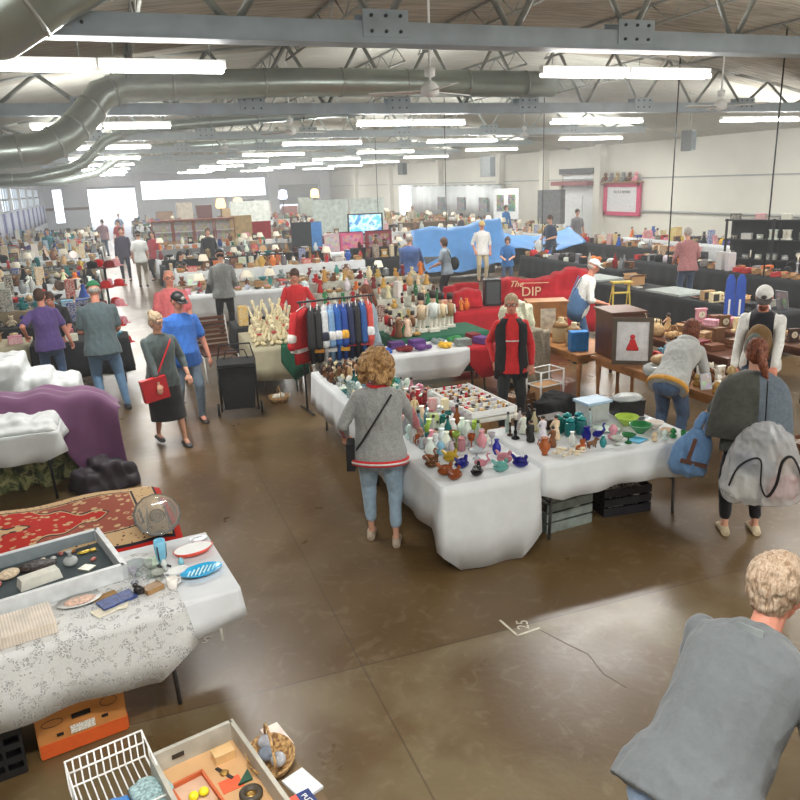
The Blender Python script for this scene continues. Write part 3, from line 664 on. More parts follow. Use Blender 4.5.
# behind the ornament stall
I = person('brown-haired vendor in red jacket behind the cream stuffed toys', 2.78, 12.75, 165, 1.66, 6, 0, (0, 25), hl=(-.25, .2, 1.0), hr=(.2, .3, 1.05), top=RED, sleeve='long', legs=M_blackcloth, hair='short', hairm=H_BROWN, skin=SKIN2, vox=.012)
person('woman in light denim jacket facing the hanging jerseys, beside green cloth', 3.38, 10.55, 80, 1.58, 4, 0, (0, 18), hl=(-.15, .24, .95), hr=(.2, .24, .95), top=cloth('light_blue_grey_denim', (150, 168, 180), .1), sleeve='long', legs=cloth('pale_grey_denim', (150, 164, 172)), hair='long', hairm=H_AUB, female=True, skin=SKIN2, vox=.011)
person('broad person in navy blue shirt browsing, back turned, left of the blue tarp', 6.7, 17.6, -30, 1.76, 8, 0, (0, 25), hl=(-.2, .4, .95), hr=(.3, .35, .95), bw=1.42, belly=.08, top=cloth('navy_blue_cloth', (60, 86, 138)), sleeve='elbow', legs=JEAN_D, hair='short', hairm=H_GREY, vox=.013)
I = person('woman in grey t-shirt with dark shoulder bag near the blue tarp', 7.7, 17.6, 40, 1.63, 6, 0, (0, 15), hl=(-.18, .3, .95), hr=(.18, .3, .95), top=cloth('blue_grey_jersey', (128, 140, 152)), legs=M_blackcloth, hair='bob', hairm=H_BROWN, female=True, vox=.013)
strap(I, (-.10, .5), (.18, .05), .014, M_black); MB().ball(I['pel']+V((.24, -.10, .12)), (.07, .13, .17), 10, 8).build('shoulder_bag', M_blackcloth, I['root'])
person('man in white shirt, khaki trousers and yellow cap standing before the blue tarp', 10.35, 21.0, 168, 1.78, 0, 0, (0, 12), hl=(-.25, .05, .9), hr=(.24, .1, .95), bw=1.08, top=cloth('bright_white_cloth', (238, 238, 236)), sleeve='elbow', legs=cloth('khaki_cotton', (196, 182, 150)), hair='short', cap=(cloth('yellow_straw_cap', (226, 196, 120)), cloth('yellow_straw_cap')), skin=SKIN2, vox=.013)
person('short person in blue t-shirt reading beside the yellow-capped man', 10.1, 18.9, 150, 1.45, 4, 0, (0, 25), hl=(-.1, .3, .9), hr=(.1, .3, .9), top=cloth('mid_blue_jersey', (48, 108, 172)), legs=JEAN_D, hair='bob', hairm=H_BROWN, vox=.013)
I = person('man in dark navy t-shirt holding a white plastic bag right of the blue tarp', 13.1, 21.6, 100, 1.80, 4, 0, (0, 20), hl=(-.2, .3, 1.1), hr=(.2, .3, 1.05), bw=1.08, top=cloth('dark_navy_cloth', (44, 58, 82)), legs=JEAN_D, hair='short', vox=.013)
MB().ball((.2, .33, .85), (.14, .14, .22), 10, 8).build('plastic_bag', mat('white_plastic_bag', srgb(226, 230, 232), .4), I['root'])
I = person('bearded vendor in white shirt and blue denim overalls leaning by the red covered goods', 7.0, 10.7, 250, 1.72, 22, 0, (0, 25), hl=(-.2, .35, 1.0), hr=(.2, .4, 1.0), bw=1.16, belly=.05, top=WHT, sleeve='elbow', legs=cloth('overall_denim', (66, 100, 138)), hair='short', hairm=H_GREY, cap=(WHT, WHT), skin=SKIN2, vox=.011)
q = MB(); R = [I['ell'](q, I['pel']+I['upv']*d*I['s'], .17*I['w']*I['s']*k_+.02, .125*I['w']*I['s']+.035) for d, k_ in ((-.17, 1.16), (-.05, 1.14), (.12, 1.02), (.30, .62))]; q.rings(R); q.build('overall_bib', cloth('overall_denim'), I['root'])
for sx in (-1, 1): strap(I, (sx*.10, .5), (sx*.05, .2), .02, cloth('overall_denim'), 'overall_strap', .035)
# vendor in red with black vest
I = person('vendor with short blonde-grey hair and glasses, red jumper under a black vest', 4.30, 7.95, 158, 1.68, 0, 0, (-6, 4), hl=(-.24, .06, .86), hr=(.20, -.02, .90), bw=1.02, top=[RED], sleeve='long', legs=cloth('black_trouser_cloth', (34, 36, 38)), hair='short', hairm=H_BLOND, glasses=True, female=True, skin=SKIN2, vox=.0092, shoe=(30, 30, 32), wr=.005)
q = MB(); n = 26
def vest_ring(d, rx, ry, o=.03):
    P = []
    for j in range(n+1):
        a = math.radians(115)+math.radians(310)*j/n   # open at the front
        P.append(I['pel']+I['upv']*d*I['s']+V((math.cos(a-PI*0)*(rx*I['s']*I['w']+o), math.sin(a)*(ry*I['s']*I['w']+o), 0)))
    return P
q.rings([vest_ring(-.22, .175, .125), vest_ring(-.05, .178, .125), vest_ring(.17, .155, .112), vest_ring(.36, .172, .122), vest_ring(.47, .168, .105), vest_ring(.545, .085, .068, .02)], close=False, caps=False)
o = q.build('vest', M_blackcloth, I['root']); o.modifiers.new('t', 'SOLIDIFY').thickness = .012
band(I, .27, .285, WHT, 'white_stripe', .0275, .158, .116)
band(I, .53, .60, RED, 'turtleneck_collar', .012, .062, .056)
# right-hand group
person('man in pink checked shirt, back turned, at the tool stall by the right wall', 12.3, 14.3, -20, 1.76, 10, 0, (0, 25), hl=(-.2, .35, 1.0), hr=(.25, .35, 1.0), bw=1.15, top=cloth('faded_pink_check', (178, 120, 122), .18, 40), sleeve='long', legs=JEAN_D, hair='short', hairm=H_GREY, vox=.012)
I = person('man in white raglan sleeves, grey and white cap, wearing a backpack on his chest', 6.75, 6.55, 128, 1.78, 14, 0, (6, 34), hl=(-.20, .46, .96), hr=(.22, .36, .90), bw=1.06, top=[WHT, cloth('black_jersey')], sleeve='long', legs=JEAN_D, hair='short', hairm=H_AUB, cap=(WHT, mat('charcoal_brim', srgb(84, 78, 78), .8), mat('charcoal_brim')), skin=SKIN2, vox=.010,
           topcol=lambda c: 1 if abs(c.x) < .125 else 0)
bp = MB(); bp.ball(I['pel']+I['upv']*.26+I['fwd']*.23, (.15, .11, .23), 16, 10); b_ = remesh(bp, 'backpack', cloth('brown_canvas', (116, 88, 52)), .014, 2, wr=.006, parent=I['root'])
MB().ball(I['pel']+I['upv']*.26+I['fwd']*.31+V((.03, 0, 0)), (.10, .07, .17), 14, 8).build('backpack_pocket', cloth('grey_green_canvas', (92, 100, 92)), b_)
MB().ball(I['hp'](0, .06, -.085), (.05, .045, .045), 12, 8).build('beard', H_AUB, I['root'])
# bending hoodie shopper
def hcol(c): return 0
I = person('shopper in light grey sweatshirt with mustard hem bending over the antiques, dark brown hair', 5.40, 6.42, -62, 1.66, 52, 0, (6, 20), hl=(-.16, .62, .72), hr=(.18, .60, .70), bw=1.12, top=cloth('light_grey_fleece', (178, 180, 178), .06, 60), sleeve='long', legs=cloth('slate_denim', (72, 92, 120)), hair='bob', hairm=H_AUB, female=True, vox=.0095, wr=.008, skin=SKIN2)
band(I, -.143, -.09, cloth('mustard_rib', (206, 150, 60)), o=.026, rx=.192, ry=.142)
band(I, .50, .57, cloth('light_grey_fleece'), 'hood_roll', .035, .085, .07)
# cape shopper with the clear bag
I = person('shopper in dark cape seen from behind, auburn ponytail, black leggings and cream shoes', 4.72, 4.62, -30, 1.68, 10, 3, (-4, 12), hl=(-.28, .30, .98), hr=(.20, .34, 1.0), feet=((-.12, .02, 0), (.13, .05, 0)), bw=1.12, top=cloth('olive_grey_cape', (70, 72, 66), .12), sleeve='elbow', legs=cloth('black_legging', (26, 26, 30)), legend=.2, hair='pony', hairm=H_AUB, female=True, vox=.0095, shoe=(196, 180, 150), wr=.006)
q = MB(); R = []
for d, rx, ry in ((.56, .075, .07), (.53, .13, .10), (.50, .19, .125), (.45, .245, .15), (.38, .28, .17), (.27, .305, .19), (.12, .325, .205), (-.02, .34, .215)):
    R.append([I['pel']+I['upv']*d*I['s']+I['rgt']*math.cos(2*PI*j/28)*(rx+.012*math.sin(j*1.8)*(1-d*2))+I['fwd']*math.sin(2*PI*j/28)*(ry+.012*math.sin(j*2.3)*(1-d*2)) for j in range(28)])
q.rings(R, caps=False); cp = q.build('cape', mat('olive_grey_cape'), I['root']); cp.modifiers.new('t', 'SOLIDIFY').thickness = .01
pp = mat('blue_grey_cape_panel', srgb(92, 102, 112), .9, nz=.1, ns=40)
for i_, p in enumerate(cp.data.polygons):
    pass
cp.data.materials.append(pp)
for p in cp.data.polygons:
    if p.center.x > .02 and p.center.y < I['pel'].y+.25: p.material_index = 1
strap(I, (.03, .50), (.05, .02), .012, M_black, o=.12)
# clear vinyl bag
CB = thing('clear_bag', 'large clear plastic tote bag with black straps held behind the cape shopper', 'bag', (4.60, 4.33, .44), math.radians(-32))
vin = mat('clear_vinyl', (.86, .88, .90), .12, trans=.35, nz=.05, ns=14, bump=.8)
vin.node_tree.nodes['Principled BSDF'].inputs['Alpha'].default_value = .50
q = MB(); R = []; n = 32
for z, rx, ry in ((0, .10, .05), (.02, .27, .13), (.12, .31, .16), (.28, .29, .15), (.42, .25, .13), (.56, .19, .10), (.64, .10, .05), (.67, .03, .02)):
    R.append([V((rx*(abs(math.cos(2*PI*j/n))**.7)*(1 if math.cos(2*PI*j/n) > 0 else -1), ry*(abs(math.sin(2*PI*j/n))**.8)*(1 if math.sin(2*PI*j/n) > 0 else -1), z)) for j in range(n)])
q.rings(R); remesh(q, 'vinyl_body', vin, .011, 2, wr=.012, ws=11, parent=CB)
st = mat('black_webbing', srgb(24, 24, 26), .8)
for sgn in (-1, 1):
    P = [V((-.27, sgn*.13, .18)), V((-.22, sgn*.15, .34)), V((-.12, sgn*.16, .42)), V((-.06, sgn*.165, .40)), V((-.05, sgn*.18, .22)), V((.0, sgn*.19, .12)), V((.06, sgn*.18, .22)), V((.09, sgn*.165, .40)), V((.16, sgn*.15, .44)), V((.23, sgn*.14, .32)), V((.27, sgn*.12, .16))]
    Q = []
    for i in range(len(P)-1):
        for j in range(4): a_, b_, c_, d_ = P[max(0, i-1)], P[i], P[i+1], P[min(len(P)-1, i+2)]; t_ = j/4; Q.append(.5*((2*b_)+(c_-a_)*t_+(2*a_-5*b_+4*c_-d_)*t_*t_+(3*b_-a_-3*c_+d_)*t_**3))
    MB().tube(Q+[P[-1]], .013, 6, flat=.5).build('strap', st, CB)
for k_, (px_, pz, sz_, cc) in enumerate(((-.14, .12, (.20, .12, .18), (216, 216, 210)), (.15, .12, (.20, .12, .17), (206, 150, 146)), (.0, .27, (.16, .10, .11), (120, 124, 130)), (.15, .30, (.11, .08, .10), (210, 190, 170)), (-.14, .32, (.10, .08, .12), (90, 104, 128)))):
    tag(MB().box((0, 0, 0), sz_, 0, Matrix.Rotation(.05*k_, 3, 'Y')).build('wrapped_parcel', mat('parcel_%d' % k_, srgb(*cc), .8, nz=.15), None, (4.60+px_*math.cos(math.radians(-32)), 4.33+px_*math.sin(math.radians(-32)), .44+pz+.02), math.radians(-32)),
        ['white parcel low on the left inside the clear tote bag', 'dusty pink parcel low on the right inside the clear tote bag', 'grey parcel in the middle of the clear tote bag', 'beige parcel high on the right inside the clear tote bag', 'navy parcel high on the left inside the clear tote bag'][k_], 'parcel')
q = MB(); q.lathe([(.10, -.20), (.15, -.15), (.155, 0), (.12, .12), (.07, .2)], 16, sy=.6); q.caps((-.05, 0, .17), .02, (-.02, 0, .34), .016, 8).caps((.05, 0, .17), .02, (.03, 0, .34), .016, 8); BB = remesh(q, 'blue_denim_bag', cloth('soft_blue_denim', (98, 134, 176)), .011, 2, wr=.024, ws=5)
BB.location = (4.37, 4.86, .72); BB.rotation_euler = (0, .25, -.5); tag(BB, 'soft blue denim shoulder bag with brown band hanging left of the clear tote', 'bag')
MB().box((-.0, -.108, -.06), (.22, .012, .035)).box((-.05, -.105, .05), (.03, .012, .2)).build('leather_band', mat('brown_leather', srgb(92, 60, 48), .6), BB)
# man in the foreground
grt = cloth('plain_grey_jersey', (112, 117, 120), .03, 50, .25)
I = person('man with sandy grey hair in plain grey t-shirt bending forward, nearest the viewer', 1.67, 1.735, -68, 1.83, 49, 2, (-14, 16), hl=(-.14, .58, .80), hr=(.44, .50, .92), bw=1.2, belly=.07, top=grt, sleeve='short', legs=cloth('pale_denim', (150, 172, 200)), hair='tousled', hairm=H_SAND, skin=SKIN2, vox=.0078, wr=.006, feet=((-.14, -.1, 0), (.14, -.12, 0)))
MB().box(I['pel']+I['upv']*.50*I['s']-I['fwd']*.128, (.09, .004, .05), 0, None).build('neck_label', mat('pale_label', srgb(152, 158, 158), .9), I['root'])
# far people
rr = random.Random(5)
far = [(10.3, 33.5, 190, 'black t-shirt beside the big dark television in the middle distance', (40, 42, 46)), (9.0, 36, 160, 'red top among the distant stalls left of the pink cartons', (170, 60, 66)), (5.4, 37, 10, 'dark blue top seen beneath the distant ribbon window', (50, 60, 90)),
       (17.0, 32.0, 200, 'bright blue shirt seated near the leaning picture board', (50, 120, 190)), (7.6, 41, 170, 'brown jacket far off near the second roll door', (110, 84, 70)), (12.4, 43, 190, 'orange shirt far off near the second roll door', (206, 120, 60)),
       (3.4, 33, 200, 'dark green top standing right of the glass showcases', (50, 80, 70)), (15.5, 40, 180, 'cream shirt by the distant figurine shelves', (206, 196, 176)), (16.2, 24.9, 175, 'grey shirt beside the pink framed poster', (130, 130, 134)), (-2.4, 33, 170, 'teal shirt deep among the left stalls', (60, 120, 130)), (6.6, 29.6, 30, 'maroon shirt behind the middle stalls', (120, 50, 60)), (13.6, 29.5, 100, 'charcoal coat near the dusty red awning', (64, 66, 72))]
for k_, (px_, py_, fc, lb, cc) in enumerate(far):
    person('small distant person in '+lb, px_, py_, fc, rr.uniform(1.62, 1.8), 0, 0, (0, 10), top=cloth('far_top_%d' % k_, cc), sleeve='long' if k_ % 2 else 'short', legs=JEAN_D, hair='short' if k_ % 3 else 'bob', hairm=[H_BROWN, H_GREY, H_BLACK][k_ % 3], vox=.016)
# ================================================================ kinds of goods
CER = mat('glazed_ceramic', rough=.22, tint=True, nz=.05, ns=30); GLS = mat('coloured_glass', rough=.06, tint=True, trans=.45, nz=.03)
MTT = mat('matte_painted', rough=.65, tint=True, nz=.10, ns=35); MTL = mat('old_metal', rough=.35, metal=.8, tint=True, nz=.1, ns=30)
CLT = mat('goods_cloth', rough=.95, tint=True, nz=.14, ns=30, bump=.4); WOOD = mat('goods_wood', rough=.5, tint=True, nz=.16, ns=16)
PAPER = mat('cream_paper', srgb(232, 224, 204), .9, nz=.08, ns=60); DARKP = mat('dark_part', srgb(50, 44, 40), .6); SKINP = mat('painted_skin', srgb(226, 184, 158), .5); GOLD = mat('brass', srgb(190, 152, 84), .3, .8)
WICK = pattern('woven_wicker', lambda N, L, co, b: ramp(N, L, noise_n(N, L, co, 60, 2), [(.4, srgb(120, 84, 48)), (.6, srgb(196, 158, 104))]), .8)
CARD = mat('brown_cardboard', srgb(178, 136, 92), .85, nz=.05, ns=8)
def pic_f(N, L, co, b):
    vor = N.new('ShaderNodeTexVoronoi'); vor.inputs['Scale'].default_value = 9; L.new(co, vor.inputs['Vector'])
    oi = N.new('ShaderNodeObjectInfo'); return mixc(N, L, .72, vor.outputs['Color'], oi.outputs['Color'], 'MIX')
PICT = pattern('printed_picture', pic_f, .5)
def printed(N, L, co, b):
    n = noise_n(N, L, co, 48, 3, .1); oi = N.new('ShaderNodeObjectInfo'); r = ramp(N, L, n, [(.46, (0, 0, 0)), (.5, (.6, .6, .6))]); return mixc(N, L, r, oi.outputs['Color'], srgb(222, 216, 200))
PRNT = pattern('printed_packaging', printed, .55)
def k_vase(): return [('body', MB().lathe([(.035, 0), (.04, .01), (.062, .07), (.058, .12), (.028, .17), (.025, .19), (.036, .215)], 14), CER)]
def k_urn(): return [('body', MB().lathe([(.05, 0), (.04, .02), (.085, .10), (.09, .16), (.05, .22), (.045, .25), (.065, .27)], 14), CER), ('handle', MB().tube([(.075, 0, .12), (.125, 0, .19), (.10, 0, .25), (.055, 0, .24)], .009, 6), CER), ('handle', MB().tube([(-.075, 0, .12), (-.125, 0, .19), (-.10, 0, .25), (-.055, 0, .24)], .009, 6), CER)]
def k_bottle(): return [('body', MB().lathe([(.036, 0), (.04, .012), (.04, .14), (.015, .19), (.014, .235)], 12), GLS), ('cap', MB().lathe([(.017, .235), (.017, .262)], 8), DARKP)]
def k_jar(): return [('body', MB().lathe([(.045, 0), (.05, .01), (.05, .12), (.038, .14)], 14), GLS), ('lid', MB().lathe([(.043, .14), (.043, .162), (.012, .168), (.014, .18)], 12), MTL)]
def k_bowl(): return [('body', MB().lathe([(.04, 0), (.045, .01), (.10, .065), (.112, .085), (.104, .085), (.09, .06), (.02, .022)], 18), CER)]
def k_plate(): return [('body', MB().lathe([(.06, 0), (.075, .008), (.125, .02), (.125, .025), (.07, .014), (.01, .012)], 20), CER)]
def k_plate_stand():
    R = Matrix.Rotation(1.25, 3, 'X'); q = MB().lathe([(.06, 0), (.075, .008), (.125, .02), (.125, .025), (.07, .014), (.01, .012)], 20); q.v = [tuple(R @ V(p)+V((0, 0, .125))) for p in q.v]
    return [('plate', q, CER), ('easel', MB().tube([(-.04, -.045, 0), (-.03, .02, .1), (-.03, .06, 0)], .004, 5).tube([(.04, -.045, 0), (.03, .02, .1), (.03, .06, 0)], .004, 5), DARKP)]
def k_cup(): return [('cup', MB().lathe([(.03, 0), (.034, .008), (.042, .08), (.038, .08), (.03, .012)], 14), CER), ('handle', MB().tube([(.038, 0, .065), (.065, 0, .06), (.062, 0, .03), (.036, 0, .022)], .006, 6), CER)]
def k_teapot(): return [('pot', MB().lathe([(.04, 0), (.075, .04), (.08, .075), (.055, .115), (.03, .12)], 16), CER), ('lid', MB().lathe([(.036, .12), (.03, .135), (.008, .14), (.014, .155), (.002, .165)], 10), CER), ('spout', MB().tube([(.07, 0, .05), (.11, 0, .08), (.13, 0, .125)], [.018, .012, .009], 8), CER), ('handle', MB().tube([(-.07, 0, .10), (-.12, 0, .10), (-.12, 0, .05), (-.07, 0, .04)], .008, 6), CER)]
def k_pitcher(): return [('jug', MB().lathe([(.045, 0), (.06, .03), (.065, .09), (.04, .16), (.048, .20)], 14), GLS), ('handle', MB().tube([(-.04, 0, .18), (-.09, 0, .17), (-.095, 0, .10), (-.06, 0, .06)], .008, 6), GLS)]
def k_goblet(): return [('goblet', MB().lathe([(.036, 0), (.034, .006), (.007, .014), (.006, .075), (.03, .10), (.042, .15), (.038, .15), (.026, .105)], 12), GLS)]
def k_compote(): return [('foot', MB().lathe([(.055, 0), (.05, .01), (.014, .03), (.014, .07)], 14), GLS), ('dish', MB().lathe([(.014, .07), (.07, .09), (.105, .13), (.098, .13), (.06, .098)], 18, rib=.05), GLS)]
def k_stick(): return [('candlestick', MB().lathe([(.045, 0), (.042, .012), (.014, .03), (.02, .07), (.009, .10), (.018, .17), (.026, .19), (.012, .2)], 10), MTL), ('candle', MB().lathe([(.010, .2), (.010, .31)], 8), PAPER)]
def k_hen():
    q = MB().ball((0, 0, .075), (.085, .055, .05), 14, 8).ball((.065, 0, .125), (.026, .022, .03), 8, 6).caps((.05, 0, .09), .03, (.065, 0, .125), .02, 8).caps((-.06, 0, .09), .03, (-.10, 0, .14), .018, 8)
    return [('dish', MB().lathe([(.05, 0), (.085, .035), (.09, .055), (.07, .06)], 16, sx=1.1, sy=.8, rib=.03), GLS), ('hen_lid', q, GLS)]
def k_swan():
    return [('body', MB().ball((0, 0, .045), (.08, .05, .045), 12, 8).tube([(.06, 0, .05), (.10, 0, .09), (.075, 0, .14), (.09, 0, .17), (.12, 0, .16)], [.026, .016, .013, .013, .006], 8), GLS)]
def k_fig():
    q = MB().lathe([(.045, 0), (.05, .01), (.035, .09), (.022, .14), (.032, .18), (.016, .20)], 12).caps((.03, 0, .18), .012, (.045, .02, .12), .010, 6).caps((-.03, 0, .18), .012, (-.04, .03, .13), .010, 6)
    return [('robe', q, MTT), ('head', MB().ball((0, 0, .222), .024, 10, 7), SKINP), ('hair', MB().ball((0, -.006, .232), (.025, .025, .021), 8, 6), DARKP)]
def k_dog():
    q = MB().caps((-.05, 0, .07), .032, (.045, 0, .08), .036, 10).caps((.05, 0, .09), .024, (.075, 0, .125), .026, 8).caps((.085, 0, .122), .018, (.115, 0, .112), .011, 8).caps((-.075, 0, .09), .010, (-.11, 0, .125), .006, 6)
    for a in (-.05, .045):
        for b in (-.022, .022): q.caps((a, b, .06), .014, (a, b, .012), .011, 6)
    for b in (-.02, .02): q.ball((.07, b, .145), (.010, .008, .018), 6, 4)
    return [('body', q, MTT)]
def k_bear():
    q = MB().ball((0, 0, .085), (.065, .055, .08), 12, 8)
    for s in (-1, 1): q.caps((s*.05, .01, .12), .024, (s*.095, .05, .08), .02, 8).caps((s*.035, .02, .03), .03, (s*.06, .10, .028), .026, 8)
    h = MB().ball((0, .005, .195), (.055, .05, .05), 12, 8).ball((0, .05, .185), (.022, .02, .018), 8, 5)
    for s in (-1, 1): h.ball((s*.042, 0, .238), (.02, .012, .02), 8, 5)
    return [('body', q, CLT), ('head', h, CLT)]
def k_doll():
    return [('dress', MB().lathe([(.085, 0), (.08, .01), (.04, .12), (.028, .15), (.038, .19), (.02, .215)], 14, rib=.06), CLT), ('head', MB().ball((0, 0, .245), (.032, .032, .038), 10, 7), SKINP), ('hair', MB().ball((0, -.010, .258), (.038, .036, .036), 10, 6), DARKP), ('arm', MB().caps((.036, 0, .19), .012, (.08, .03, .13), .010, 6), SKINP), ('arm', MB().caps((-.036, 0, .19), .012, (-.08, .03, .13), .010, 6), SKINP)]
def k_carton():
    q = MB().box2((-.17, -.12, 0), (.17, .12, .008)); 
    for a, b in (((-.17, -.12, 0), (.17, -.114, .2)), ((-.17, .114, 0), (.17, .12, .2)), ((-.17, -.12, 0), (-.164, .12, .2)), ((.164, -.12, 0), (.17, .12, .2))): q.box2(a, b)
    f = MB()
    for s in (-1, 1): f.box((0, s*.155, .215), (.33, .08, .005), 0, Matrix.Rotation(s*.5, 3, 'X')); f.box((s*.205, 0, .17), (.005, .22, .08), 0, Matrix.Rotation(s*-.6, 3, 'Y'))
    return [('box', q, CARD), ('flaps', f, CARD), ('contents', MB().ball((-.06, 0, .15), (.08, .09, .07), 10, 6).box((.07, .02, .15), (.12, .16, .10)), MTT)]
def k_pack(): return [('package', MB().box((0, 0, .06), (.22, .15, .12)), PRNT), ('lid', MB().box((0, 0, .123), (.224, .154, .02)), MTT)]
def k_tall(): return [('package', MB().box((0, 0, .13), (.12, .08, .26)), PRNT)]
def k_book(): return [('cover', MB().box((0, 0, .004), (.15, .21, .005)).box((0, 0, .030), (.15, .21, .005)).box((-.073, 0, .017), (.005, .21, .03)), PRNT), ('pages', MB().box((.001, 0, .017), (.142, .204, .021)), PAPER)]
def k_frame():
    R = Matrix.Rotation(-.22, 3, 'X'); q = MB()
    for a, d in (((0, 0, .015), (.26, .02, .03)), ((0, 0, .305), (.26, .02, .03)), ((-.115, 0, .16), (.03, .02, .26)), ((.115, 0, .16), (.03, .02, .26))): q.box(R @ V(a), d, 0, R)
    q.box(R @ V((0, .06, .1)), (.02, .10, .2), 0, R)
    return [('frame', q, WOOD), ('picture', MB().box(R @ V((0, .0, .16)), (.21, .006, .27), 0, R), PICT)]
def k_lamp(): return [('base', MB().lathe([(.06, 0), (.055, .015), (.02, .03), (.055, .10), (.045, .16), (.012, .20), (.010, .27)], 14), CER), ('lamp_shade', MB().lathe([(.13, .25), (.08, .40), (.074, .40), (.124, .25)], 18, caps=False), PAPER)]
def k_basket(): return [('basket', MB().lathe([(.09, 0), (.12, .09), (.112, .09), (.085, .01)], 16, sx=1.2), WICK), ('handle', MB().tube([(.0, .115*math.cos(a), .09+.12*math.sin(a)) for a in [i*PI/10 for i in range(11)]], .007, 6), WICK), ('contents', MB().ball((.03, .01, .07), .055, 8, 6).ball((-.05, -.02, .07), .05, 8, 6), MTT)]
def k_clock():
    return [('case', MB().box((0, 0, .015), (.22, .09, .03)).box((0, 0, .11), (.16, .07, .17)).box((0, 0, .21), (.19, .08, .025)), WOOD), ('dial', MB().tube([(0, -.036, .12), (0, -.043, .12)], .055, 18), PAPER), ('hand', MB().box((0, -.045, .135), (.005, .003, .04)).box((.012, -.045, .12), (.03, .003, .005)), DARKP)]
def k_truck():
    w = [('wheel', MB().tube([(a, b-.01*(1 if b > 0 else -1), .025), (a, b+.008*(1 if b > 0 else -1), .025)], .025, 12), DARKP) for a in (-.07, .075) for b in (-.045, .045)]
    return [('body', MB().box((-.04, 0, .065), (.15, .09, .07)).box((.075, 0, .055), (.07, .085, .05)).box((.07, 0, .09), (.045, .08, .03)), MTT)]+w
def k_radio(): return [('case', MB().box((0, 0, .09), (.26, .11, .18)), MTT), ('grille', MB().box((-.05, -.057, .09), (.13, .006, .13)), DARKP), ('knob', MB().tube([(.08, -.055, .12), (.08, -.07, .12)], .016, 10), GOLD), ('knob', MB().tube([(.08, -.055, .06), (.08, -.07, .06)], .016, 10), GOLD)]
def k_crate():
    q = MB().box2((-.2, -.15, 0), (.2, .15, .012))
    for s in (-1, 1):
        for z in (.04, .115, .19): q.box((0, s*.145, z), (.4, .01, .06)); q.box((s*.195, 0, z), (.01, .29, .06))
    return [('crate', q, WOOD), ('contents', MB().box((-.09, 0, .11), (.14, .22, .18)).box((.08, .03, .12), (.12, .18, .18)).ball((.08, -.09, .14), .05, 8, 6), PRNT)]
def k_case(): return [('shell', MB().box((0, 0, .075), (.42, .28, .15)), WOOD), ('handle', MB().tube([(-.06, -.145, .09), (-.06, -.17, .09), (.06, -.17, .09), (.06, -.145, .09)], .007, 6), DARKP), ('latch', MB().box((-.14, -.143, .09), (.03, .008, .03)), GOLD), ('latch', MB().box((.14, -.143, .09), (.03, .008, .03)), GOLD)]
def k_bag(): return [('bag', MB().lathe([(.10, 0), (.13, .03), (.13, .14), (.07, .20)], 14, sy=.55), CLT), ('handle', MB().tube([(-.06, 0, .19), (-.04, 0, .29), (.04, 0, .29), (.06, 0, .19)], .008, 6), DARKP)]
def k_fold(): 
    return [('stack', MB().box((0, 0, .02), (.26, .20, .036)).box((.005, .003, .058), (.25, .19, .034)), CLT), ('top_garment', MB().box((-.004, 0, .092), (.24, .19, .03)), CLT)]
def k_heap():
    rnd = random.Random(3); q = MB()
    for i in range(9): q.ball((rnd.uniform(-.09, .09), rnd.uniform(-.07, .07), rnd.uniform(.02, .06)), (rnd.uniform(.05, .09), rnd.uniform(.03, .06), rnd.uniform(.02, .045)), 9, 6, 0, Matrix.Rotation(rnd.uniform(-.7, .7), 3, 'Z'))
    q.v = [(a, b, max(0, c)) for a, b, c in q.v]; return [('garment_heap', q, CLT)]
def k_tray(): return [('tray', MB().lathe([(.15, 0), (.17, .02), (.175, .02), (.175, .026), (.15, .008), (.01, .006)], 22, sy=.7), MTL)]
def k_tin(): return [('tin', MB().lathe([(.07, 0), (.07, .09)], 16), PRNT), ('lid', MB().lathe([(.073, .088), (.073, .105), (.06, .11)], 16), MTL)]
def k_nut():
    q = MB().box((0, 0, .012), (.08, .07, .024)); 
    for s in (-1, 1): q.caps((s*.018, 0, .03), .015, (s*.018, 0, .11), .015, 8).caps((s*.042, 0, .19), .012, (s*.048, 0, .13), .010, 6)
    return [('legs', q, WHTP), ('tunic', MB().lathe([(.034, .10), (.032, .16), (.04, .20), (.018, .215)], 10), MTT), ('head', MB().ball((0, 0, .235), .022, 10, 6), SKINP), ('hat', MB().lathe([(.026, .25), (.028, .30), (.01, .305)], 10), DARKP)]
def k_hat(): return [('crown', MB().lathe([(.085, .01), (.088, .03), (.075, .10), (.03, .12)], 16), CLT), ('brim', MB().lathe([(.085, .004), (.14, 0), (.14, .006), (.08, .014)], 20), CLT)]
def k_tool(): return [('case', MB().box((0, 0, .07), (.34, .18, .14), 0, None, .94), MTT), ('handle', MB().tube([(-.07, 0, .135), (-.06, 0, .19), (.06, 0, .19), (.07, 0, .135)], .011, 6), DARKP)]
def k_shell(): return [('figure', MB().lathe([(.04, 0), (.05, .03), (.02, .06), (.045, .09), (.03, .13), (.012, .15)], 8, rib=.12), CER)]
WHTP = mat('white_painted_wood', srgb(232, 228, 216), .5)
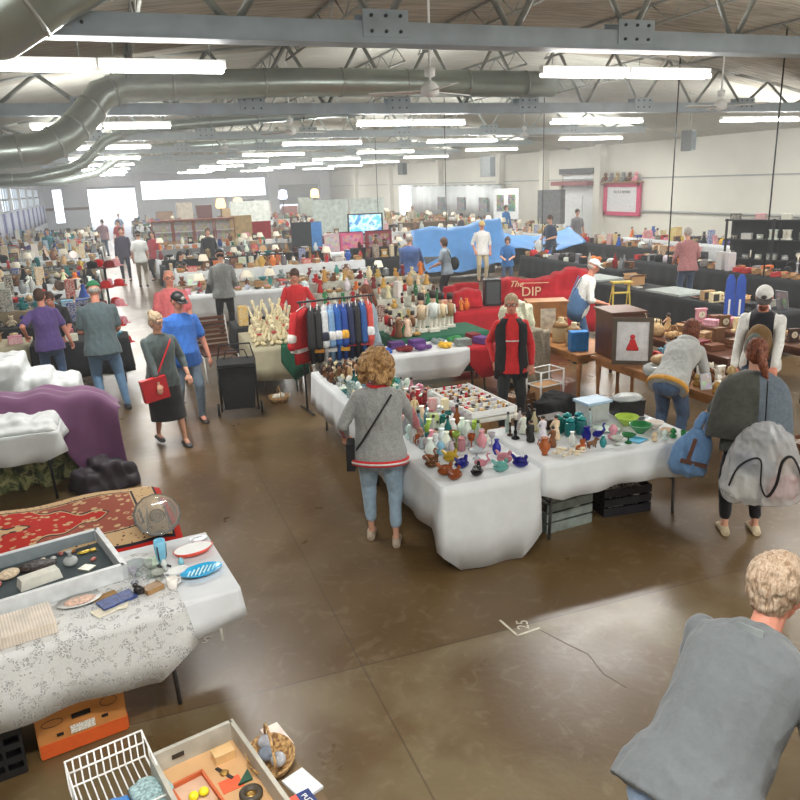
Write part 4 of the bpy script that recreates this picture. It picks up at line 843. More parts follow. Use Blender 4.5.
DEF = {  # kind: (builder, footprint radius, words, category, object name)
 'vase': (k_vase, .065, 'ceramic vase', 'vase', 'vase'), 'urn': (k_urn, .13, 'two-handled urn', 'urn', 'two_handled_urn'), 'bottle': (k_bottle, .042, 'glass bottle', 'bottle', 'glass_bottle'), 'jar': (k_jar, .052, 'lidded glass jar', 'jar', 'lidded_jar'),
 'bowl': (k_bowl, .115, 'glazed bowl', 'bowl', 'glazed_bowl'), 'plate': (k_plate, .127, 'plate lying flat', 'plate', 'dinner_plate'), 'pstand': (k_plate_stand, .13, 'plate on an easel', 'plate', 'display_plate'), 'cup': (k_cup, .07, 'ceramic mug', 'mug', 'mug'),
 'teapot': (k_teapot, .135, 'teapot', 'teapot', 'teapot'), 'pitcher': (k_pitcher, .1, 'glass pitcher', 'pitcher', 'glass_pitcher'), 'goblet': (k_goblet, .043, 'glass goblet', 'glass', 'goblet'), 'compote': (k_compote, .112, 'footed glass dish', 'dish', 'footed_dish'),
 'stick': (k_stick, .046, 'candlestick', 'candlestick', 'candlestick'), 'hen': (k_hen, .125, 'glass hen dish', 'dish', 'hen_dish'), 'swan': (k_swan, .13, 'glass bird figurine', 'figurine', 'glass_bird'), 'fig': (k_fig, .055, 'standing figurine', 'figurine', 'standing_figurine'),
 'dog': (k_dog, .12, 'animal figurine', 'figurine', 'animal_figurine'), 'bear': (k_bear, .13, 'plush bear', 'toy', 'plush_bear'), 'doll': (k_doll, .1, 'dressed doll', 'doll', 'dressed_doll'), 'carton': (k_carton, .25, 'open carton', 'box', 'cardboard_box'),
 'pack': (k_pack, .135, 'printed box', 'box', 'printed_box'), 'tall': (k_tall, .075, 'tall printed package', 'package', 'tall_package'), 'book': (k_book, .13, 'book', 'book', 'book'), 'frame': (k_frame, .14, 'framed picture', 'picture', 'framed_print'), 'lamp': (k_lamp, .132, 'table lamp', 'lamp', 'table_lamp'),
 'basket': (k_basket, .15, 'wicker basket', 'basket', 'wicker_basket'), 'clock': (k_clock, .12, 'mantel clock', 'clock', 'mantel_clock'), 'truck': (k_truck, .12, 'toy truck', 'toy', 'toy_truck'), 'radio': (k_radio, .14, 'old radio', 'radio', 'radio'), 'crate': (k_crate, .25, 'filled wooden crate', 'crate', 'wooden_crate'),
 'case': (k_case, .26, 'suitcase', 'suitcase', 'suitcase'), 'bag': (k_bag, .14, 'cloth bag', 'bag', 'cloth_bag'), 'fold': (k_fold, .17, 'folded clothes', 'clothes', 'folded_clothes'), 'heap': (k_heap, .17, 'crumpled garment', 'clothes', 'crumpled_garment'),
 'tray': (k_tray, .176, 'oval metal tray', 'tray', 'oval_tray'), 'tin': (k_tin, .075, 'round tin', 'tin', 'round_tin'), 'nut': (k_nut, .06, 'wooden soldier', 'figurine', 'wooden_soldier'), 'hat': (k_hat, .142, 'brimmed hat', 'hat', 'brimmed_hat'), 'tool': (k_tool, .19, 'hard carrying case', 'case', 'carrying_case'), 'shell': (k_shell, .055, 'small carved ornament', 'ornament', 'carved_ornament')}
CN = {'white': (232, 232, 226), 'cream': (226, 210, 172), 'red': (190, 38, 40), 'dark red': (122, 32, 36), 'pink': (222, 150, 164), 'green': (52, 130, 76), 'lime green': (176, 206, 84), 'teal': (44, 130, 132), 'blue': (46, 86, 170), 'cobalt blue': (28, 34, 150), 'light blue': (130, 186, 216), 'purple': (104, 66, 132),
      'brown': (116, 74, 46), 'amber': (168, 88, 40), 'tan': (184, 150, 108), 'yellow': (226, 190, 62), 'orange': (218, 116, 48), 'black': (34, 34, 38), 'grey': (134, 136, 138), 'silver': (190, 194, 198), 'clear': (214, 224, 220), 'gold': (196, 156, 80), 'dark brown': (62, 42, 32), 'aqua': (120, 200, 196)}
CACHE = {}
def kind(k):
    if k not in CACHE:
        parts = DEF[k][0](); nm = DEF[k][4]; ms = [p[1].mesh(p[0], p[2]) for p in parts]
        J = MB(); mats = []
        for n_, q, m_ in parts:
            if m_ not in mats: mats.append(m_)
            i = mats.index(m_); o = len(J.v); J.v += q.v; J.f += [tuple(a+o for a in f) for f in q.f]; J.m += [i]*len(q.f); J.sm += q.sm
        CACHE[k] = ([(p[0], me) for p, me in zip(parts, ms)], J.mesh(nm, mats))
    return CACHE[k]
RN = random.Random(11)
SEEN = {}
def spawn(k, x, y, z, rz=None, s=1, col='white', place='', near=True, label=None, rot=None):
    parts, joined = kind(k); d = DEF[k]; c = [min(1, max(0, v*RN.uniform(.9, 1.1))) for v in srgb(*CN[col])]
    rz = RN.uniform(-PI, PI) if rz is None else rz; r = rot if rot is not None else (0, 0, rz)
    lb = label or ('%s %s %s' % (col, d[2], place))
    while len(lb.split()) > 16: lb = lb.rsplit(', ', 1)[0]
    g = d[2]+'s '+place if label is None else None
    if near and len(parts) > 1:
        t = put(d[4], None, None, (x, y, z), r, None, s)
        for n_, me in parts: put(n_, me, t, color=c)
    else: t = put(d[4], joined, None, (x, y, z), r, c, s)
    tag(t, lb, d[3], g); return t
def fill(x0, x1, y0, y1, z, cell, kinds, cols, name, near=True, skip=.06, smin=.8, smax=1.15, rzf=None, ends=('left', 'right'), depth=('front', 'back'), sub=None):
    """set goods out on a table top cell by cell so that no two touch; the label says which end and row"""
    nx = max(1, int((x1-x0)/cell)); ny = max(1, int((y1-y0)/cell)); ax = nx >= ny
    for i in range(nx):
        for j in range(ny):
            if RN.random() < skip: continue
            k = RN.choice(kinds); fr = DEF[k][1]; cx, cy = (x1-x0)/nx, (y1-y0)/ny; mx = min(cx, cy)/2/fr; s = min(RN.uniform(smin, smax), mx*.98)
            if s < .45: k = RN.choice([q for q in ('vase', 'bottle', 'fig', 'jar', 'shell', 'cup', 'tall', 'goblet')]); fr = DEF[k][1]; s = min(RN.uniform(smin, smax), min(cx, cy)/2/fr*.98)
            jx = max(0, cx/2-fr*s)*RN.uniform(-.9, .9); jy = max(0, cy/2-fr*s)*RN.uniform(-.9, .9)
            t_ = (i+.5)/nx if ax else (j+.5)/ny; dd = (j+.5)/ny if ax else (i+.5)/nx
            if ax: e = '%s end' % ends[0] if t_ < .2 else 'left of middle' if t_ < .42 else 'middle' if t_ < .6 else 'right of middle' if t_ < .8 else '%s end' % ends[1]
            else: e = 'near end' if t_ < .2 else 'nearer half' if t_ < .42 else 'middle' if t_ < .6 else 'farther half' if t_ < .8 else 'far end'
            dpt = ', '+(depth[0] if dd < .5 else depth[1])+' side' if (ny if ax else nx) > 1 else ''
            spawn(k, x0+cx*(i+.5)+jx, y0+cy*(j+.5)+jy, z, RN.choice((0, .2, -.2, PI/2, PI, -1.2)) if rzf is None else rzf, s, RN.choice(cols), '%s, %s%s' % (name, e, dpt), near)
M_ttop = mat('folding_table_top', srgb(206, 204, 196), .6, nz=.04); M_tleg = mat('grey_tube_leg', srgb(110, 112, 116), .4, .5)
def table(x0, x1, y0, y1, label, h=.74, m=None, legm=None, group=None):
    cx, cy = (x0+x1)/2, (y0+y1)/2; t = thing('folding_table', label, 'table', (cx, cy, 0), 0, group); a, b = (x1-x0)/2, (y1-y0)/2
    MB().box((0, 0, h-.015), (2*a, 2*b, .03)).build('tabletop', m or M_ttop, t)
    lm = None
    for sx in (-1, 1):
        for sy in (-1, 1):
            px, py = sx*(a-.12), sy*(b-.08); MB().tube([(px, py, h-.03), (px+sx*.03, py, .0)], .014, 8).build('leg', legm or M_tleg, t)
    for sx in (-1, 1):
        if a >= b: MB().tube([(sx*(a-.105), -b+.08, h*.45), (sx*(a-.105), b-.08, h*.45)], .010, 6).build('crossbar', legm or M_tleg, t)
        else: MB().tube([(-a+.12, sx*(b-.08), h*.45), (a-.12, sx*(b-.08), h*.45)], .010, 6).build('crossbar', legm or M_tleg, t)
    return t
def drape(x0, x1, y0, y1, label, m, z=.745, drop=(.4, .4, .4, .4), wave=.018, name='tablecloth', hem=.03, group=None, seed=1, o=.012):
    """cloth over a table: drop = front(-y), right(+x), back(+y), left(-x)"""
    P = []; st = .03; rnd = random.Random(seed)
    x0 -= o; x1 += o; y0 -= o; y1 += o
    def seg(a, b, d0, nrm):
        L_ = math.dist(a, b); n = max(2, int(L_/st))
        for i in range(n): P.append((lerp(a[0], b[0], i/n), lerp(a[1], b[1], i/n), d0, nrm))
    seg((x0, y0), (x1, y0), drop[0], (0, -1)); seg((x1, y0), (x1, y1), drop[1], (1, 0)); seg((x1, y1), (x0, y1), drop[2], (0, 1)); seg((x0, y1), (x0, y0), drop[3], (-1, 0))
    R = [[], [], [], []]; n = len(P)
    ph = seed*1.3
    for i, (x, y, d, nr) in enumerate(P):
        dd = d
        # ease the drop between neighbouring sides
        dd = sum(P[(i+k_) % n][2] for k_ in range(-5, 6))/11 + hem*math.sin(i*.155+ph)*.5
        w = wave*(math.sin(i*.45+ph)+.6*math.sin(i*.19+ph*2)); cor = nr
        for k_, f in enumerate((0, .15, .6, 1)):
            R[k_].append((x+nr[0]*(w*f+.012*f+.02*f), y+nr[1]*(w*f+.012*f+.02*f), z+.004-dd*f-(.0 if k_ else 0)))
    q = MB(); q.rings(R[::-1], caps=False)
    m0 = len(q.v); top = [(p[0], p[1], z+.005) for p in R[0]]
    q.add(top, [tuple(range(n))])
    ob = q.build(name, m); md = ob.modifiers.new('t', 'SOLIDIFY'); md.thickness = .004; tag(ob, label, 'tablecloth' if name == 'tablecloth' else 'cloth', group); return ob
C_white = mat('white_table_linen', srgb(216, 220, 222), .9, nz=.025, ns=9, bump=.12, sheen=.1)
C_black = mat('black_table_cover', srgb(38, 40, 44), .9, nz=.1, ns=9, bump=.12)
C_beige = mat('beige_table_cover', srgb(190, 184, 156), .9, nz=.05, ns=9, bump=.12)
C_green = mat('green_table_cover', srgb(22, 92, 66), .9, nz=.08, ns=9, bump=.12)
C_red = mat('red_table_cover', srgb(176, 20, 34), .9, nz=.06, ns=7, bump=.15)
# ================================================================ stalls
NEW = PI
def person_move(): pass
# ---- the white glass stall (L of tables)
table(2.14, 2.95, 5.05, 7.05, 'folding table under the near half of the glassware stall cloth'); table(2.14, 2.95, 7.08, 9.08, 'folding table under the far half of the glassware stall cloth')
drape(2.12, 2.97, 5.02, 9.12, 'long white cloth hanging to the floor at its near end, under the coloured glass', C_white, drop=(.735, .40, .40, .42), wave=.014, seed=2, hem=.012)
table(3.10, 4.58, 5.12, 6.04, 'folding table carrying the jars, bowls and green dishes')
drape(3.06, 4.62, 5.08, 6.08, 'short white cloth under the green bowls and blue lidded jars', C_white, drop=(.30, .26, .26, .2), seed=5)
zt = .756
fill(2.16, 2.93, 8.35, 9.05, zt, .092, ['shell', 'fig', 'dog', 'shell', 'cup'], ['brown', 'dark brown', 'black', 'cream', 'tan'], 'on the glass stall, far left corner', smin=.7, smax=1)
fill(2.16, 2.93, 7.45, 8.33, zt, .098, ['compote', 'cup', 'bowl', 'goblet', 'swan', 'shell'], ['clear', 'white', 'green', 'teal', 'light blue', 'cream'], 'on the glass stall past the shopper', smin=.7, smax=1)
fill(2.45, 2.93, 6.55, 7.43, zt, .095, ['goblet', 'vase', 'swan', 'compote', 'pitcher', 'hen'], ['clear', 'white', 'clear', 'red', 'pink', 'clear', 'dark red', 'cream', 'white'], 'on the glass stall beside the shopper', smin=.7, smax=1)
fill(2.25, 2.93, 5.62, 6.53, zt, .097, ['goblet', 'vase', 'swan', 'compote', 'bottle', 'hen', 'pitcher'], ['clear', 'white', 'clear', 'pink', 'light blue', 'lime green', 'clear', 'white', 'teal', 'amber', 'clear'], 'on the glass stall, nearer middle', smin=.7, smax=1)
HENS = [(2.24, 5.22, 'amber', 'hen'), (2.21, 5.42, 'brown', 'hen'), (2.27, 5.06+.04, 'amber', 'hen'), (2.42, 5.30, 'cobalt blue', 'hen'), (2.46, 5.10, 'black', 'hen'), (2.57, 5.26, 'pink', 'swan'), (2.67, 5.10, 'aqua', 'hen'), (2.79, 5.26, 'pink', 'hen'), (2.86, 5.12, 'cobalt blue', 'hen'), (2.62, 5.44, 'clear', 'compote'), (2.40, 5.48, 'yellow', 'hen'), (2.82, 5.46, 'cobalt blue', 'vase'), (2.23, 5.56, 'amber', 'swan')]
HL = ['amber glass hen dish, second from the near left corner of the glass stall', 'brown glass hen dish on the left edge of the glass stall', 'amber glass hen dish at the near left corner of the glass stall', 'cobalt blue hen dish left of the pink bird figurine', 'black glass hen dish at the near edge, left of the aqua one', 'pink glass bird behind the aqua hen dish', 'aqua glass hen dish at the near edge of the white cloth', 'pink glass hen dish behind the right cobalt blue one', 'cobalt blue hen dish at the near right corner of the glass stall', 'clear footed glass dish behind the aqua hen dish', 'yellow glass hen dish behind the left cobalt blue one', 'cobalt blue glass vase behind the pink hen dish', 'amber glass bird behind the brown hen dish']
for (hx, hy, hc_, hk), lb in zip(HENS, HL): spawn(hk, hx, hy, zt, RN.uniform(-1, 1), .68 if hk in ('hen', 'swan') else .62, hc_, '', True, lb)
# T2 goods
def put1(k, x, y, s, c, lb, rz=0, z=.756): return spawn(k, x, y, z, rz, s, c, '', True, lb)
put1('urn', 3.18, 5.28, .55, 'amber', 'amber two-handled urn at the join of the two white cloths')
MBc = MB()
nk_ = thing('carved_necklace', 'tangled string of ivory carved beads lying on the white cloth corner', 'necklace', (3.38, 5.20, .757))
q = MB(); rnd = random.Random(4)
for i in range(60):
    a = i*.42; r = .075+.02*math.sin(i*.9); q.ball((r*math.cos(a)*1.5+.02*math.sin(a*2), r*math.sin(a)*.8, .012+.014*(i % 3)), .013, 7, 5)
q.build('bead_string', mat('ivory_bead', srgb(226, 212, 184), .4), nk_)
put1('fig', 3.34, 5.42, .75, 'brown', 'brown robed figurine behind the ivory bead string'); put1('fig', 3.24, 5.62, .8, 'black', 'black robed figurine beside the vendor, on the short cloth')
put1('fig', 3.36, 5.62, .9, 'white', 'white robed figurine left of the lidded jars'); put1('fig', 3.47, 5.58, .9, 'cream', 'cream robed figurine left of the lidded jars'); put1('vase', 3.50, 5.36, .6, 'clear', 'small clear vase in front of the lidded jars')
for i, (jx, jy) in enumerate(((3.58, 5.72), (3.69, 5.74), (3.80, 5.72), (3.63, 5.60), (3.75, 5.60))): put1('jar', jx, jy, .95, 'teal', 'teal glass jar with metal lid, %s of the cluster' % ['back left one', 'back middle one', 'back right one', 'front left one', 'front right one'][i])
put1('pitcher', 3.70, 5.44, .62, 'cobalt blue', 'cobalt blue pitcher in front of the teal jars'); put1('swan', 3.83, 5.46, .7, 'cobalt blue', 'cobalt blue glass bird right of the blue pitcher')
put1('bear', 3.50, 5.20, .45, 'amber', 'small amber seated bear ornament near the cloth edge'); put1('dog', 3.62, 5.24, .6, 'brown', 'brown carved animal beside the amber bear'); put1('vase', 3.72, 5.22, .5, 'teal', 'small teal vase at the cloth edge')
put1('compote', 3.86, 5.22, .55, 'clear', 'small clear footed dish at the cloth edge'); put1('compote', 3.98, 5.22, .6, 'green', 'small green footed dish beside the turquoise paper'); put1('shell', 3.92, 5.36, .9, 'pink', 'pink shell-like ornament in front of the oval platter')
put1('plate', 4.02, 5.60, 1.0, 'white', 'white oval platter lying behind the green mixing bowl'); put1('bowl', 4.24, 5.40, .95, 'green', 'green and cream banded mixing bowl at the front of the row')
put1('bowl', 4.27, 5.64, 1.0, 'lime green', 'wide leaf green bowl behind the banded bowl', 0); put1('bowl', 4.43, 5.44, .75, 'white', 'small white bowl right of the banded bowl'); put1('bowl', 4.42, 5.26, .55, 'cream', 'tiny cream bowl near the cloth end'); put1('tray', 4.48, 5.66, .6, 'grey', 'grey lidded oval pan at the right end of the short cloth')
tag(MB().box((0, 0, .002), (.15, .12, .003)).build('turquoise_card', mat('turquoise_card', srgb(60, 170, 210), .6), None, (4.09, 5.24, .757), .4), 'turquoise card lying at the front of the short white cloth', 'card')
# plastic tubs behind the table, on a low stool-height stand
tb = thing('plastic_tub', 'clear plastic tub with pale blue lid behind the green bowls', 'tub', (4.08, 5.92, .757), .1)
MB().box((0, 0, .09), (.24, .18, .18), 0, None, 1.06).build('tub', mat('milky_plastic', srgb(206, 212, 210), .3, trans=.3), tb); MB().box((0, 0, .19), (.29, .23, .025)).build('lid', mat('pale_blue_plastic', srgb(168, 196, 220), .4), tb)
tb = thing('plastic_tub', 'black plastic tub with clear lid behind the leaf green bowl', 'tub', (4.46, 5.90, .757), -.1)
MB().box((0, 0, .08), (.26, .20, .16), 0, None, 1.06).build('tub', M_black, tb); MB().lathe([(.155, .16), (.155, .175), (.12, .20), (.02, .21)], 16, sy=.75).build('lid', mat('milky_plastic'), tb)
put1('case', 3.66, 5.92, .62, 'dark brown', 'dark brown hard case behind the teal jars', .1)
# jewellery tray on the inner side
jt = thing('jewellery_tray', 'white slatted jewellery tray on the inner table behind the coloured glass', 'tray', (3.30, 7.0, .745), .05)
MB().box((0, 0, .012), (.5, 1.05, .02)).build('base', M_white, jt)
q = MB()
for i in range(9): q.box((0, -.5+i*.125, .04), (.5, .012, .04))
for s_ in (-1, 1): q.box((s_*.25, 0, .04), (.012, 1.05, .05))
q.build('dividers', M_white, jt)
table(3.02, 3.58, 6.42, 7.6, 'small inner table holding the white jewellery tray')
for i in range(16):
    for j in range(5): spawn(RN.choice(['shell', 'tin', 'shell', 'cup']), 3.12+j*.092, 6.535+i*.0625, .772, 0, RN.uniform(.3, .42), RN.choice(['silver', 'gold', 'black', 'red', 'cream', 'brown']), 'in the white jewellery tray, %s column' % ('first', 'second', 'third', 'fourth', 'fifth')[j], False)
# ---- clothes table behind the vendor
table(3.10, 4.85, 9.5, 10.08, 'folding table piled with folded team clothing')
drape(3.05, 4.45, 9.45, 10.12, 'white cloth under the folded team shirts, behind the blonde shopper', C_white, drop=(.36, .05, .3, .3), seed=7)
drape(4.47, 4.92, 9.45, 10.12, 'red cloth covering the right end of the folded clothing table', C_red, drop=(.45, .4, .3, .05), seed=8)
fill(3.1, 4.9, 9.5, 10.08, zt, .29, ['fold', 'heap', 'fold'], ['purple', 'white', 'blue', 'red', 'yellow', 'grey', 'black', 'green', 'light blue', 'dark red', 'blue'], 'on the team clothing table', True, 0, .9, 1.1)
# ---- jersey rack
jr = thing('garment_rack', 'black metal garment rack of hanging team jerseys beyond the glass stall', 'rack', (2.72, 9.98, 0), .12)
for sx in (-1, 1):
    MB().tube([(sx*.52, 0, .03), (sx*.52, 0, 1.52)], .014, 8).build('upright', M_black, jr); MB().tube([(sx*.52, -.25, .02), (sx*.52, .25, .02)], .014, 8).build('foot', M_black, jr)
MB().tube([(-.56, 0, 1.52), (.56, 0, 1.52)], .014, 8).build('rail', M_black, jr)
def jersey(x, y, z, rz, c1, c2, label, white_band=True):
    t = thing('jersey', label, 'jersey', (x, y, z), rz, None); q = MB()
    R = []
    for zz, w_, d_ in ((-.74, .25, .05), (-.4, .25, .055), (-.16, .25, .05), (-.06, .24, .045), (-.03, .12, .03), (-.02, .08, .025)):
        R.append([(w_*math.cos(2*PI*j/20)*(1+.04*math.sin(j*2)), d_*math.sin(2*PI*j/20)+.012*math.sin(j*1.7+zz*9), zz) for j in range(20)])
    q.rings(R)
    q.build('body', MTT, t, color=srgb(*c1))
    for sx in (-1, 1):
        MB().caps((sx*.22, 0, -.08), .05, (sx*.30, .0, -.48), .06, 10).build('sleeve', MTT, t, color=srgb(*c1))
        if c2[0] > 230 or c1[0] > 190: MB().caps((sx*.285, 0, -.36), .064, (sx*.292, 0, -.40), .064, 10).build('sleeve_band', MTT, t, color=srgb(*c2))
    MB().box((0, 0, -.60+.12*((x*37) % 1)), (.52, .125, .05)).build('hem_stripe', MTT, t, color=srgb(*c2))
    MB().tube([(-.16, 0, -.03), (0, 0, .02), (.16, 0, -.03)], .006, 5).tube([(0, 0, .02), (0, 0, .05), (.02, 0, .07), (0, 0, .09)], .004, 5).build('coat_hanger', M_white, t)
    return t
JS = [('red', (200, 28, 34), (236, 230, 224), 'leftmost'), ('black', (34, 34, 38), (206, 40, 40), 'second'), ('black', (34, 34, 38), (222, 150, 50), 'third'), ('white', (222, 226, 230), (30, 34, 60), 'fourth'), ('light blue', (128, 168, 210), (236, 236, 236), 'fifth'), ('blue', (30, 92, 176), (236, 236, 236), 'sixth'), ('blue', (32, 74, 160), (240, 180, 60), 'seventh'), ('navy', (34, 44, 84), (200, 40, 50), 'eighth'), ('black', (36, 36, 44), (220, 220, 220), 'ninth'), ('blue', (40, 90, 160), (200, 60, 60), 'tenth'), ('coral red', (214, 78, 70), (240, 240, 240), 'rightmost')]
for i, (cn, c1, c2, w_) in enumerate(JS):
    xx = -.47+i*.094; jersey(2.72+xx*math.cos(.12), 9.98+xx*math.sin(.12), 1.45, .12+math.radians(68 if i else 30), c1, c2, '%s hanging jersey, %s on the garment rack from the left' % (cn, w_))
# ---- cream stuffed toys stall
table(1.72, 2.42, 11.0, 12.3, 'folding table of cream stuffed rabbits', m=M_ttop); drape(1.7, 2.44, 10.98, 12.32, 'beige cloth under the cream stuffed rabbits', C_beige, drop=(.5, .4, .3, .5), seed=9)
drape(2.12, 2.46, 10.93, 11.3, 'dark green cloth hanging at the corner of the stuffed rabbit table', C_green, z=.755, drop=(.52, .4, .02, .02), seed=10)
def bunny(x, y, z, s, lb, rz=0):
    t = thing('stuffed_rabbit', lb, 'toy', (x, y, z), rz); t.scale = (s,)*3; c = srgb(228, 216, 178)
    q = MB().ball((0, 0, .11), (.09, .075, .11), 12, 8).ball((0, .0, .26), (.065, .06, .065), 12, 8)
    for sx in (-1, 1): q.caps((sx*.07, -.02, .17), .03, (sx*.10, -.08, .09), .026, 8).caps((sx*.05, -.05, .035), .038, (sx*.08, -.14, .035), .034, 8)
    q.build('body', CLT, t, color=c)
    for sx in (-1, 1): MB().caps((sx*.03, 0, .30), .018, (sx*.07, .01, .46), .026, 8, fl=.6).build('ear', CLT, t, color=c)
    for sx in (-1, 1): MB().ball((sx*.025, -.055, .275), .008, 6, 4).build('eye', DARKP, t)
    MB().box((0, -.06, .205), (.09, .02, .03), 0, .2).build('bow', mat('pink_red_ribbon', srgb(206, 80, 84), .7), t)
P_ = [(1.83, 11.15, .8, 'front left'), (2.03, 11.12, .9, 'front middle'), (2.27, 11.14, .9, 'front right'), (1.85, 11.45, .9, 'second row, left'), (2.08, 11.42, 1.0, 'second row, middle'), (2.30, 11.45, 1.05, 'second row, right'), (1.88, 11.8, 1.0, 'third row, left'), (2.12, 11.8, 1.05, 'third row, middle'), (2.33, 11.82, 1.0, 'third row, right'), (2.0, 12.12, 1.1, 'back row, left'), (2.28, 12.12, 1.1, 'back row, right')]
for px, py, ss, w_ in P_: bunny(px, py, .756+ (.0 if py < 11.3 else .0), ss, 'cream stuffed rabbit with red bow, %s of the toy table' % w_, RN.uniform(-.4, .2))
for i in range(5): tag(MB().lathe([(.10, 0), (.16, .02), (.17, .06), (.15, .10), (.08, .12)], 16).build('cream_cushion', CLT, None, (2.60, 11.6, .35+i*.125+.0), 0, srgb(230, 220, 186)), 'cream round cushion, %s in the stack right of the rabbits' % ['lowest', 'second from bottom', 'middle', 'second from top', 'topmost'][i], 'cushion')
bx_ = thing('wooden_stool', 'wooden stool under the stack of cream cushions', 'stool', (2.60, 11.6, 0)); MB().lathe([(.17, .32), (.17, .35)], 16).build('seat', mat('stool_wood', srgb(150, 112, 72), .5), bx_)
for a in range(4): MB().tube([(.10*math.cos(a*PI/2+.7), .10*math.sin(a*PI/2+.7), .32), (.15*math.cos(a*PI/2+.7), .15*math.sin(a*PI/2+.7), 0)], .014, 6).build('leg', mat('stool_wood'), bx_)
# ---- ornament stall behind it: stepped display
def steps(x0, x1, y0, n, dz, dy, z0, m, lb):
    t = thing('stepped_stand', lb, 'display stand', ((x0+x1)/2, y0, 0)); w = (x1-x0)/2
    for i in range(n): MB().box((0, dy*(i+.5), (z0+dz*i)/2), (2*w, dy-.005, z0+dz*i)).build('step', m, t)
C_pale = mat('pale_display_board', srgb(196, 196, 184), .8)
steps(3.15, 5.35, 12.0, 5, .15, .27, .74, C_pale, 'stepped display of dolls and ornaments behind the jersey rack')
for i in range(5): fill(3.17, 5.33, 12.0+.27*i+.03, 12.0+.27*(i+1)-.02, .745+.15*i, .16, ['doll', 'nut', 'fig', 'bear', 'nut', 'bottle', 'tall'] if i < 3 else ['bear', 'basket', 'doll', 'fig', 'vase'], ['white', 'red', 'cream', 'pink', 'green', 'tan', 'orange', 'brown', 'dark red', 'gold'], 'on the ornament steps, %s step' % ['lowest', 'second', 'third', 'fourth', 'top'][i], i < 2, .03)
# ---- green covered tables with soldiers
table(3.72, 5.2, 10.5, 11.25, 'folding table under the dark green covers'); drape(3.7, 4.25, 10.45, 11.28, 'dark green cover nearer the denim-jacketed shopper', C_green, drop=(.6, .1, .4, .5), seed=11); drape(4.27, 5.25, 10.45, 11.28, 'dark green cover running towards the red covered table', C_green, drop=(.6, .6, .4, .1), seed=12)
for i, (px, py, ss) in enumerate(((4.30, 10.85, 2.0), (4.48, 10.8, 2.1), (4.66, 10.9, 1.9), (4.85, 11.0, 1.8))): put1('nut', px, py, ss, ['cream', 'white', 'cream', 'tan'][i], 'tall cream wooden soldier on green cover, %s of four' % ['leftmost', 'second', 'third', 'rightmost'][i])
fill(3.75, 4.2, 10.52, 11.2, zt, .15, ['nut', 'doll', 'fig', 'nut', 'basket'], ['red', 'dark red', 'gold', 'brown', 'cream', 'green'], 'on the green cover beside the denim jacket', True, 0, 1, 1.6)
# ---- red covered tables
table(5.55, 6.65, 12.3, 13.1, 'folding table under the red floor-length cover'); drape(5.5, 6.7, 12.25, 13.15, 'red floor-length cover with a red box standing on it', C_red, drop=(.66, .66, .66, .66), seed=13)
def shroud(name, x, y, z, w, d, hs, m, label, rz=0, vox=.03, wr=.03, seed=1, cat='cover', sw=None):
    """cloth thrown over tall goods: hs = heights along the width"""
    q = MB(); n = len(hs)
    for i, hh in enumerate(hs):
        xx = -w/2+w*(i+.5)/n; q.box((xx, 0, hh/2), (w/n*1.25, d*(.9+.1*math.sin(i*2)), hh), 0, None, .84)
    bh = min(.18, .45*min(hs)); q.box((0, 0, bh/2), (w*1.06, d*1.1, bh), 0, None, .93)
    o = remesh(q, name, m, vox, 12 if vox > .012 else 4, wr=wr, ws=4.2, seed=seed); o.location = (x, y, z); o.rotation_euler = (0, 0, rz); tag(o, label, cat); return o
table(6.95, 8.3, 12.2, 12.95, 'folding table under the large red cover with lettering'); drape(6.92, 8.34, 12.17, 12.98, 'red skirt beneath the lettered cover', C_red, drop=(.6, .6, .6, .6), seed=14)
dipc = shroud('lettered_red_cover', 7.42, 12.55, .752, 1.75, .58, [.42, .44, .40, .40, .44, .52, .60, .56], C_red, 'large red cloth cover with pale lettering thrown over tall goods', -.42, wr=.018)
def text(parent_loc, rz, s, size, m, name='lettering', ext=.004, tilt=PI/2, parent=None, shear=0):
    c = bpy.data.curves.new(name, 'FONT'); c.body = s; c.size = size; c.extrude = ext; c.align_x = 'CENTER'; c.align_y = 'CENTER'; c.shear = shear
    o = bpy.data.objects.new(name, c); COL.objects.link(o); dg = bpy.context.evaluated_depsgraph_get(); me = bpy.data.meshes.new_from_object(o.evaluated_get(dg)); bpy.data.objects.remove(o)
    me.materials.clear(); me.materials.append(m); o = put(name, me, parent, parent_loc, (tilt, 0, rz)); return o
gm = mat('pale_gold_lettering', srgb(222, 200, 160), .6)
text((-.22, -.325, .22), 0, 'DIP', .24, gm, 'lettering', parent=dipc); text((-.50, -.325, .37), 0, 'The', .16, gm, 'script_lettering', parent=dipc, shear=.4)
MB().box((-.15, -.325, .385), (.5, .006, .012)).build('underline', gm, dipc)
shroud('red_box_cover', 5.95, 12.7, .752, .5, .4, [.28, .33, .3], C_red, 'red cloth thrown over a box, left of the black speaker', -.3, wr=.01)
shroud('red_box_cover', 6.0, 13.35, .0, .9, .2, [.9, 1.05, 1.1, 1.1], C_red, 'dark red cloth slope behind the red box', -.3, wr=.02)
sp_ = thing('black_speaker', 'black upright speaker case between the two red covers', 'speaker', (6.42, 12.62, .752), -.3); MB().box((0, 0, .24), (.30, .26, .48)).build('cabinet', M_black, sp_); MB().box((0, -.132, .24), (.24, .01, .4)).build('grille', mat('dark_grille'), sp_)
fill(5.6, 5.85, 12.28, 12.5, zt, .12, ['hat', 'vase'], ['white', 'orange'], 'on the red cover near the box', True)
shroud('white_fur_coat', 5.25, 9.55, .35, .42, .35, [.9, .98, .9], mat('cream_fur', srgb(220, 222, 196), 1, nz=.15, ns=50, bump=1), 'cream fur coat heaped on a chair behind the vendor', 0, .02, .03, 3, 'coat')
ch_ = thing('office_chair', 'dark chair under the cream fur coat behind the vendor', 'chair', (5.25, 9.55, 0)); MB().box((0, 0, .33), (.48, .46, .04)).build('seat', M_black, ch_)
